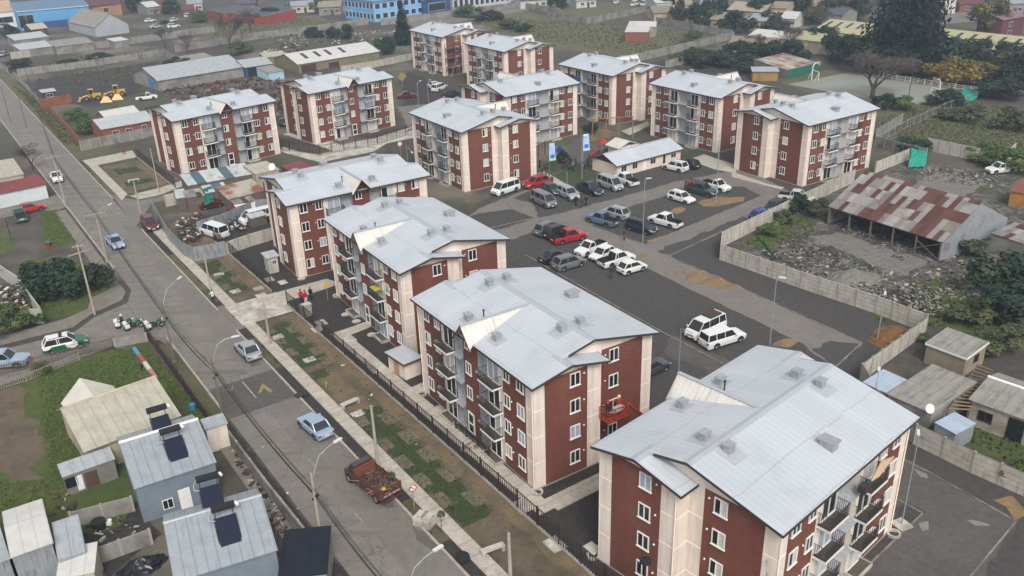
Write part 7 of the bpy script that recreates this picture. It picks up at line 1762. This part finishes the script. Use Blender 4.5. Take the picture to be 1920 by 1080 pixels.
# ================================================================ UNCOUNTABLE STUFF
def scatter(name, mats, polys, n, size, seed, flatness=.5, zmax=0.0, kind='box'):
    r_ = random.Random(seed); b = MB(); P = []
    for q in polys:
        w_ = [p if isinstance(p, Vector) else G(*p) for p in q]; P.append(w_)
    def inside(w_, x, y):
        c_ = False; j = len(w_)-1
        for i in range(len(w_)):
            if (w_[i].y > y) != (w_[j].y > y) and x < (w_[j].x-w_[i].x)*(y-w_[i].y)/(w_[j].y-w_[i].y)+w_[i].x: c_ = not c_
            j = i
        return c_
    ar = [(max(p.x for p in w_)-min(p.x for p in w_))*(max(p.y for p in w_)-min(p.y for p in w_)) for w_ in P]
    for _ in range(n):
        w_ = r_.choices(P, ar)[0]
        for k in range(20):
            x = r_.uniform(min(p.x for p in w_), max(p.x for p in w_)); y = r_.uniform(min(p.y for p in w_), max(p.y for p in w_))
            if inside(w_, x, y): break
        else: continue
        s = size*r_.uniform(.25,1)**1.5; b.mat(r_.randrange(len(mats)))
        if kind == 'blade':
            for q in range(2):
                a = r_.uniform(0,2*PI); dx, dy = math.cos(a)*s*.5, math.sin(a)*s*.5; l = r_.uniform(-.3,.3)*s
                b.add([(x-dx,y-dy,0),(x+dx,y+dy,0),(x+dx*.6+l,y+dy*.6+l,s*r_.uniform(.5,1)),(x-dx*.6+l,y-dy*.6+l,s*r_.uniform(.5,1))],[(0,1,2,3)])
        else:
            T = Matrix.Translation((x,y,r_.uniform(0,zmax)+s*.1)) @ Matrix.Rotation(r_.uniform(0,6.28),4,'Z') @ Matrix.Rotation(r_.uniform(-.5,.5),4,'X') @ Matrix.Rotation(r_.uniform(-.5,.5),4,'Y')
            sx, sy, sz = s*r_.uniform(.4,1.6), s*r_.uniform(.2,.8), s*flatness*r_.uniform(.1,.7); b.box(-sx/2,sx/2,-sy/2,sy/2,-sz/2,sz/2,T)
    o = b.build(name, mats); tag(o, kind='stuff'); return o
D1 = M('debris_grey','#7d7870','#625e57',2,.95); D2 = M('debris_pale','#a09a8e','#8c867b',2,.95); D3 = M('debris_brown','#5e4a3d','#4a3a30',2,.95); D4 = M('debris_dark','#383532','#2b2926',2,.95); D5 = M('debris_red','#6e3a30','#5a2f28',2,.95); D6 = M('debris_white','#c2bfb8',None)
scatter('rubble', [D1,D4,D1,D3,D4,D4,D2], [[(1395,478),(1500,445),(1690,520),(1760,600),(1640,585),(1480,520)],[(1560,420),(1600,412),(1720,470),(1690,492)]], 1600, .55, 1, .45)
scatter('rubble', [D1,D2,D3,D4,D4,D1], [[(1700,310),(1880,325),(1860,352),(1740,340)],[(1760,470),(1880,480),(1920,560),(1760,560),(1700,530)],[(1700,530),(1870,560),(1850,600),(1740,600)]], 1300, .55, 2, .5)
scatter('rubble', [D1,D2,D4], [[(1600,530),(1650,545),(1680,580),(1590,560)],[(1680,545),(1760,560),(1770,590),(1700,585)]], 900, .4, 3, .8, .7)
scatter('scrap_heaps', [D3,D5,D4,D4,D1], [[(300,170),(520,140),(535,165),(420,182),(320,188)],[(500,190),(540,150),(525,235)]], 1100, 1.0, 4, .7, .5)
scatter('scrap_heaps', [D3,D1,D4,D6,D5], [[(480,95),(560,85),(580,105),(500,115)],[(150,108),(215,100),(210,112),(160,116)],[(500,60),(740,58),(760,75),(520,90)]], 800, .9, 5, .7, .3)
scatter('junk', [D3,D4,D5,D2,D6,D4], [[(330,420),(380,400),(378,452),(345,462)],[(425,420),(460,410),(458,432),(425,440)],[(0,545),(40,545),(60,590),(0,600)],[(470,395),(500,380),(510,400),(480,410)]], 800, .7, 6, .8, .7)
scatter('junk', [D4,D3,D2], [[(160,985),(250,965),(275,1000),(190,1040)],[(100,930),(140,920),(150,960),(110,970)],[(430,830),(560,1000),(520,1000),(440,860)]], 300, .5, 7, .7, .2)
scatter('litter', [D6,D2,D1], [[(300,560),(500,830),(590,960),(560,960),(420,790)],[(1040,510),(1240,620),(1150,640)],[(600,640),(1000,1000),(980,1010),(640,720)],[(370,20),(640,40),(600,50),(400,52)],[(880,30),(1190,70),(1100,85)],[(1640,225),(1900,220),(1880,290),(1700,270)]], 260, .35, 8, .5)
GB = M('grass_blade_a','#41561f','#526829',4,.9); GB2 = M('grass_blade_b','#5f6a33','#5b5c34',4,.9)
scatter('grass', [GB,GB,GB2], [[(70,712),(217,657),(276,648),(392,790),(330,850),(140,850),(110,960),(85,840),(80,780)],[(-30,905),(95,900),(110,970),(-30,980)]], 9000, .26, 9, kind='blade')
scatter('grass', [GB,GB2], [[(62,500),(170,495),(205,520),(160,580),(85,602),(40,560)],[(75,400),(107,393),(140,455),(90,470)],[(25,500),(55,488),(150,490),(60,505)]], 3500, .26, 10, kind='blade')
DG = M('dark_weed_blade','#414a2b','#515239',3,.9)
scatter('weeds', [GB2,DG,DG], [[(1395,455),(1520,405),(1530,440),(1420,470)],[(1640,600),(1760,520),(1860,560),(1900,620),(1752,615)],[(1760,780),(1920,815),(1920,890),(1790,810)],[(1640,225),(1800,180),(1920,210),(1920,290),(1690,262)]], 6000, .4, 11, kind='blade')
scatter('weeds', [GB2,DG,D3], [[(880,32),(1130,45),(1250,90),(1210,110),(930,60)],[(480,25),(640,42),(480,66),(380,72)],[(60,150),(300,112),(260,140),(180,165)],[(1220,48),(1320,68),(1260,90)],[(1215,120),(1400,85),(1450,130),(1320,135)],[(110,112),(300,95),(265,112),(60,130)],[(24,160),(95,205),(150,275),(120,270)]], 6000, .6, 12, kind='blade')
scatter('turf_blades', [M('turf_blade','#33421e','#42522a',4,.9),DG], [rr(-88.7,-77,26.4,29.6), rr(-76.1,-74,26.5,28.6), rr(-66.2,-46.3,26.4,29.5), rr(-125,-121,26.8,29), rr(-117,-114,26.6,30), rr(-112,-100,26.6,29.2), rr(-166.2,-162.3,28,32), rr(-157.2,-154.3,27.5,32)], 5200, .2, 13, kind='blade')
scatter('weeds', [GB2,DG,D3], [rr(-90,10,26.5,31), rr(-131,-97,26.5,31), rr(-97,20,24.2,25.0), rr(-72,20,15.7,17.0)], 2600, .2, 14, kind='blade')
# ================================================================ HAZE
HZ = MB(); HZ.box(-2550,2550,-350,4050,-1.5,75)
t = bpy.data.materials.new('haze'); t.use_nodes = True; nn = t.node_tree.nodes; nn.remove(nn['Principled BSDF'])
pv_ = nn.new('ShaderNodeVolumePrincipled'); pv_.inputs['Color'].default_value = (.70,.83,1,1); pv_.inputs['Density'].default_value = .00046; pv_.inputs['Anisotropy'].default_value = .2
t.node_tree.links.new(pv_.outputs[0], nn['Material Output'].inputs['Volume'])
hz = HZ.build('haze', t); tag(hz, kind='stuff')
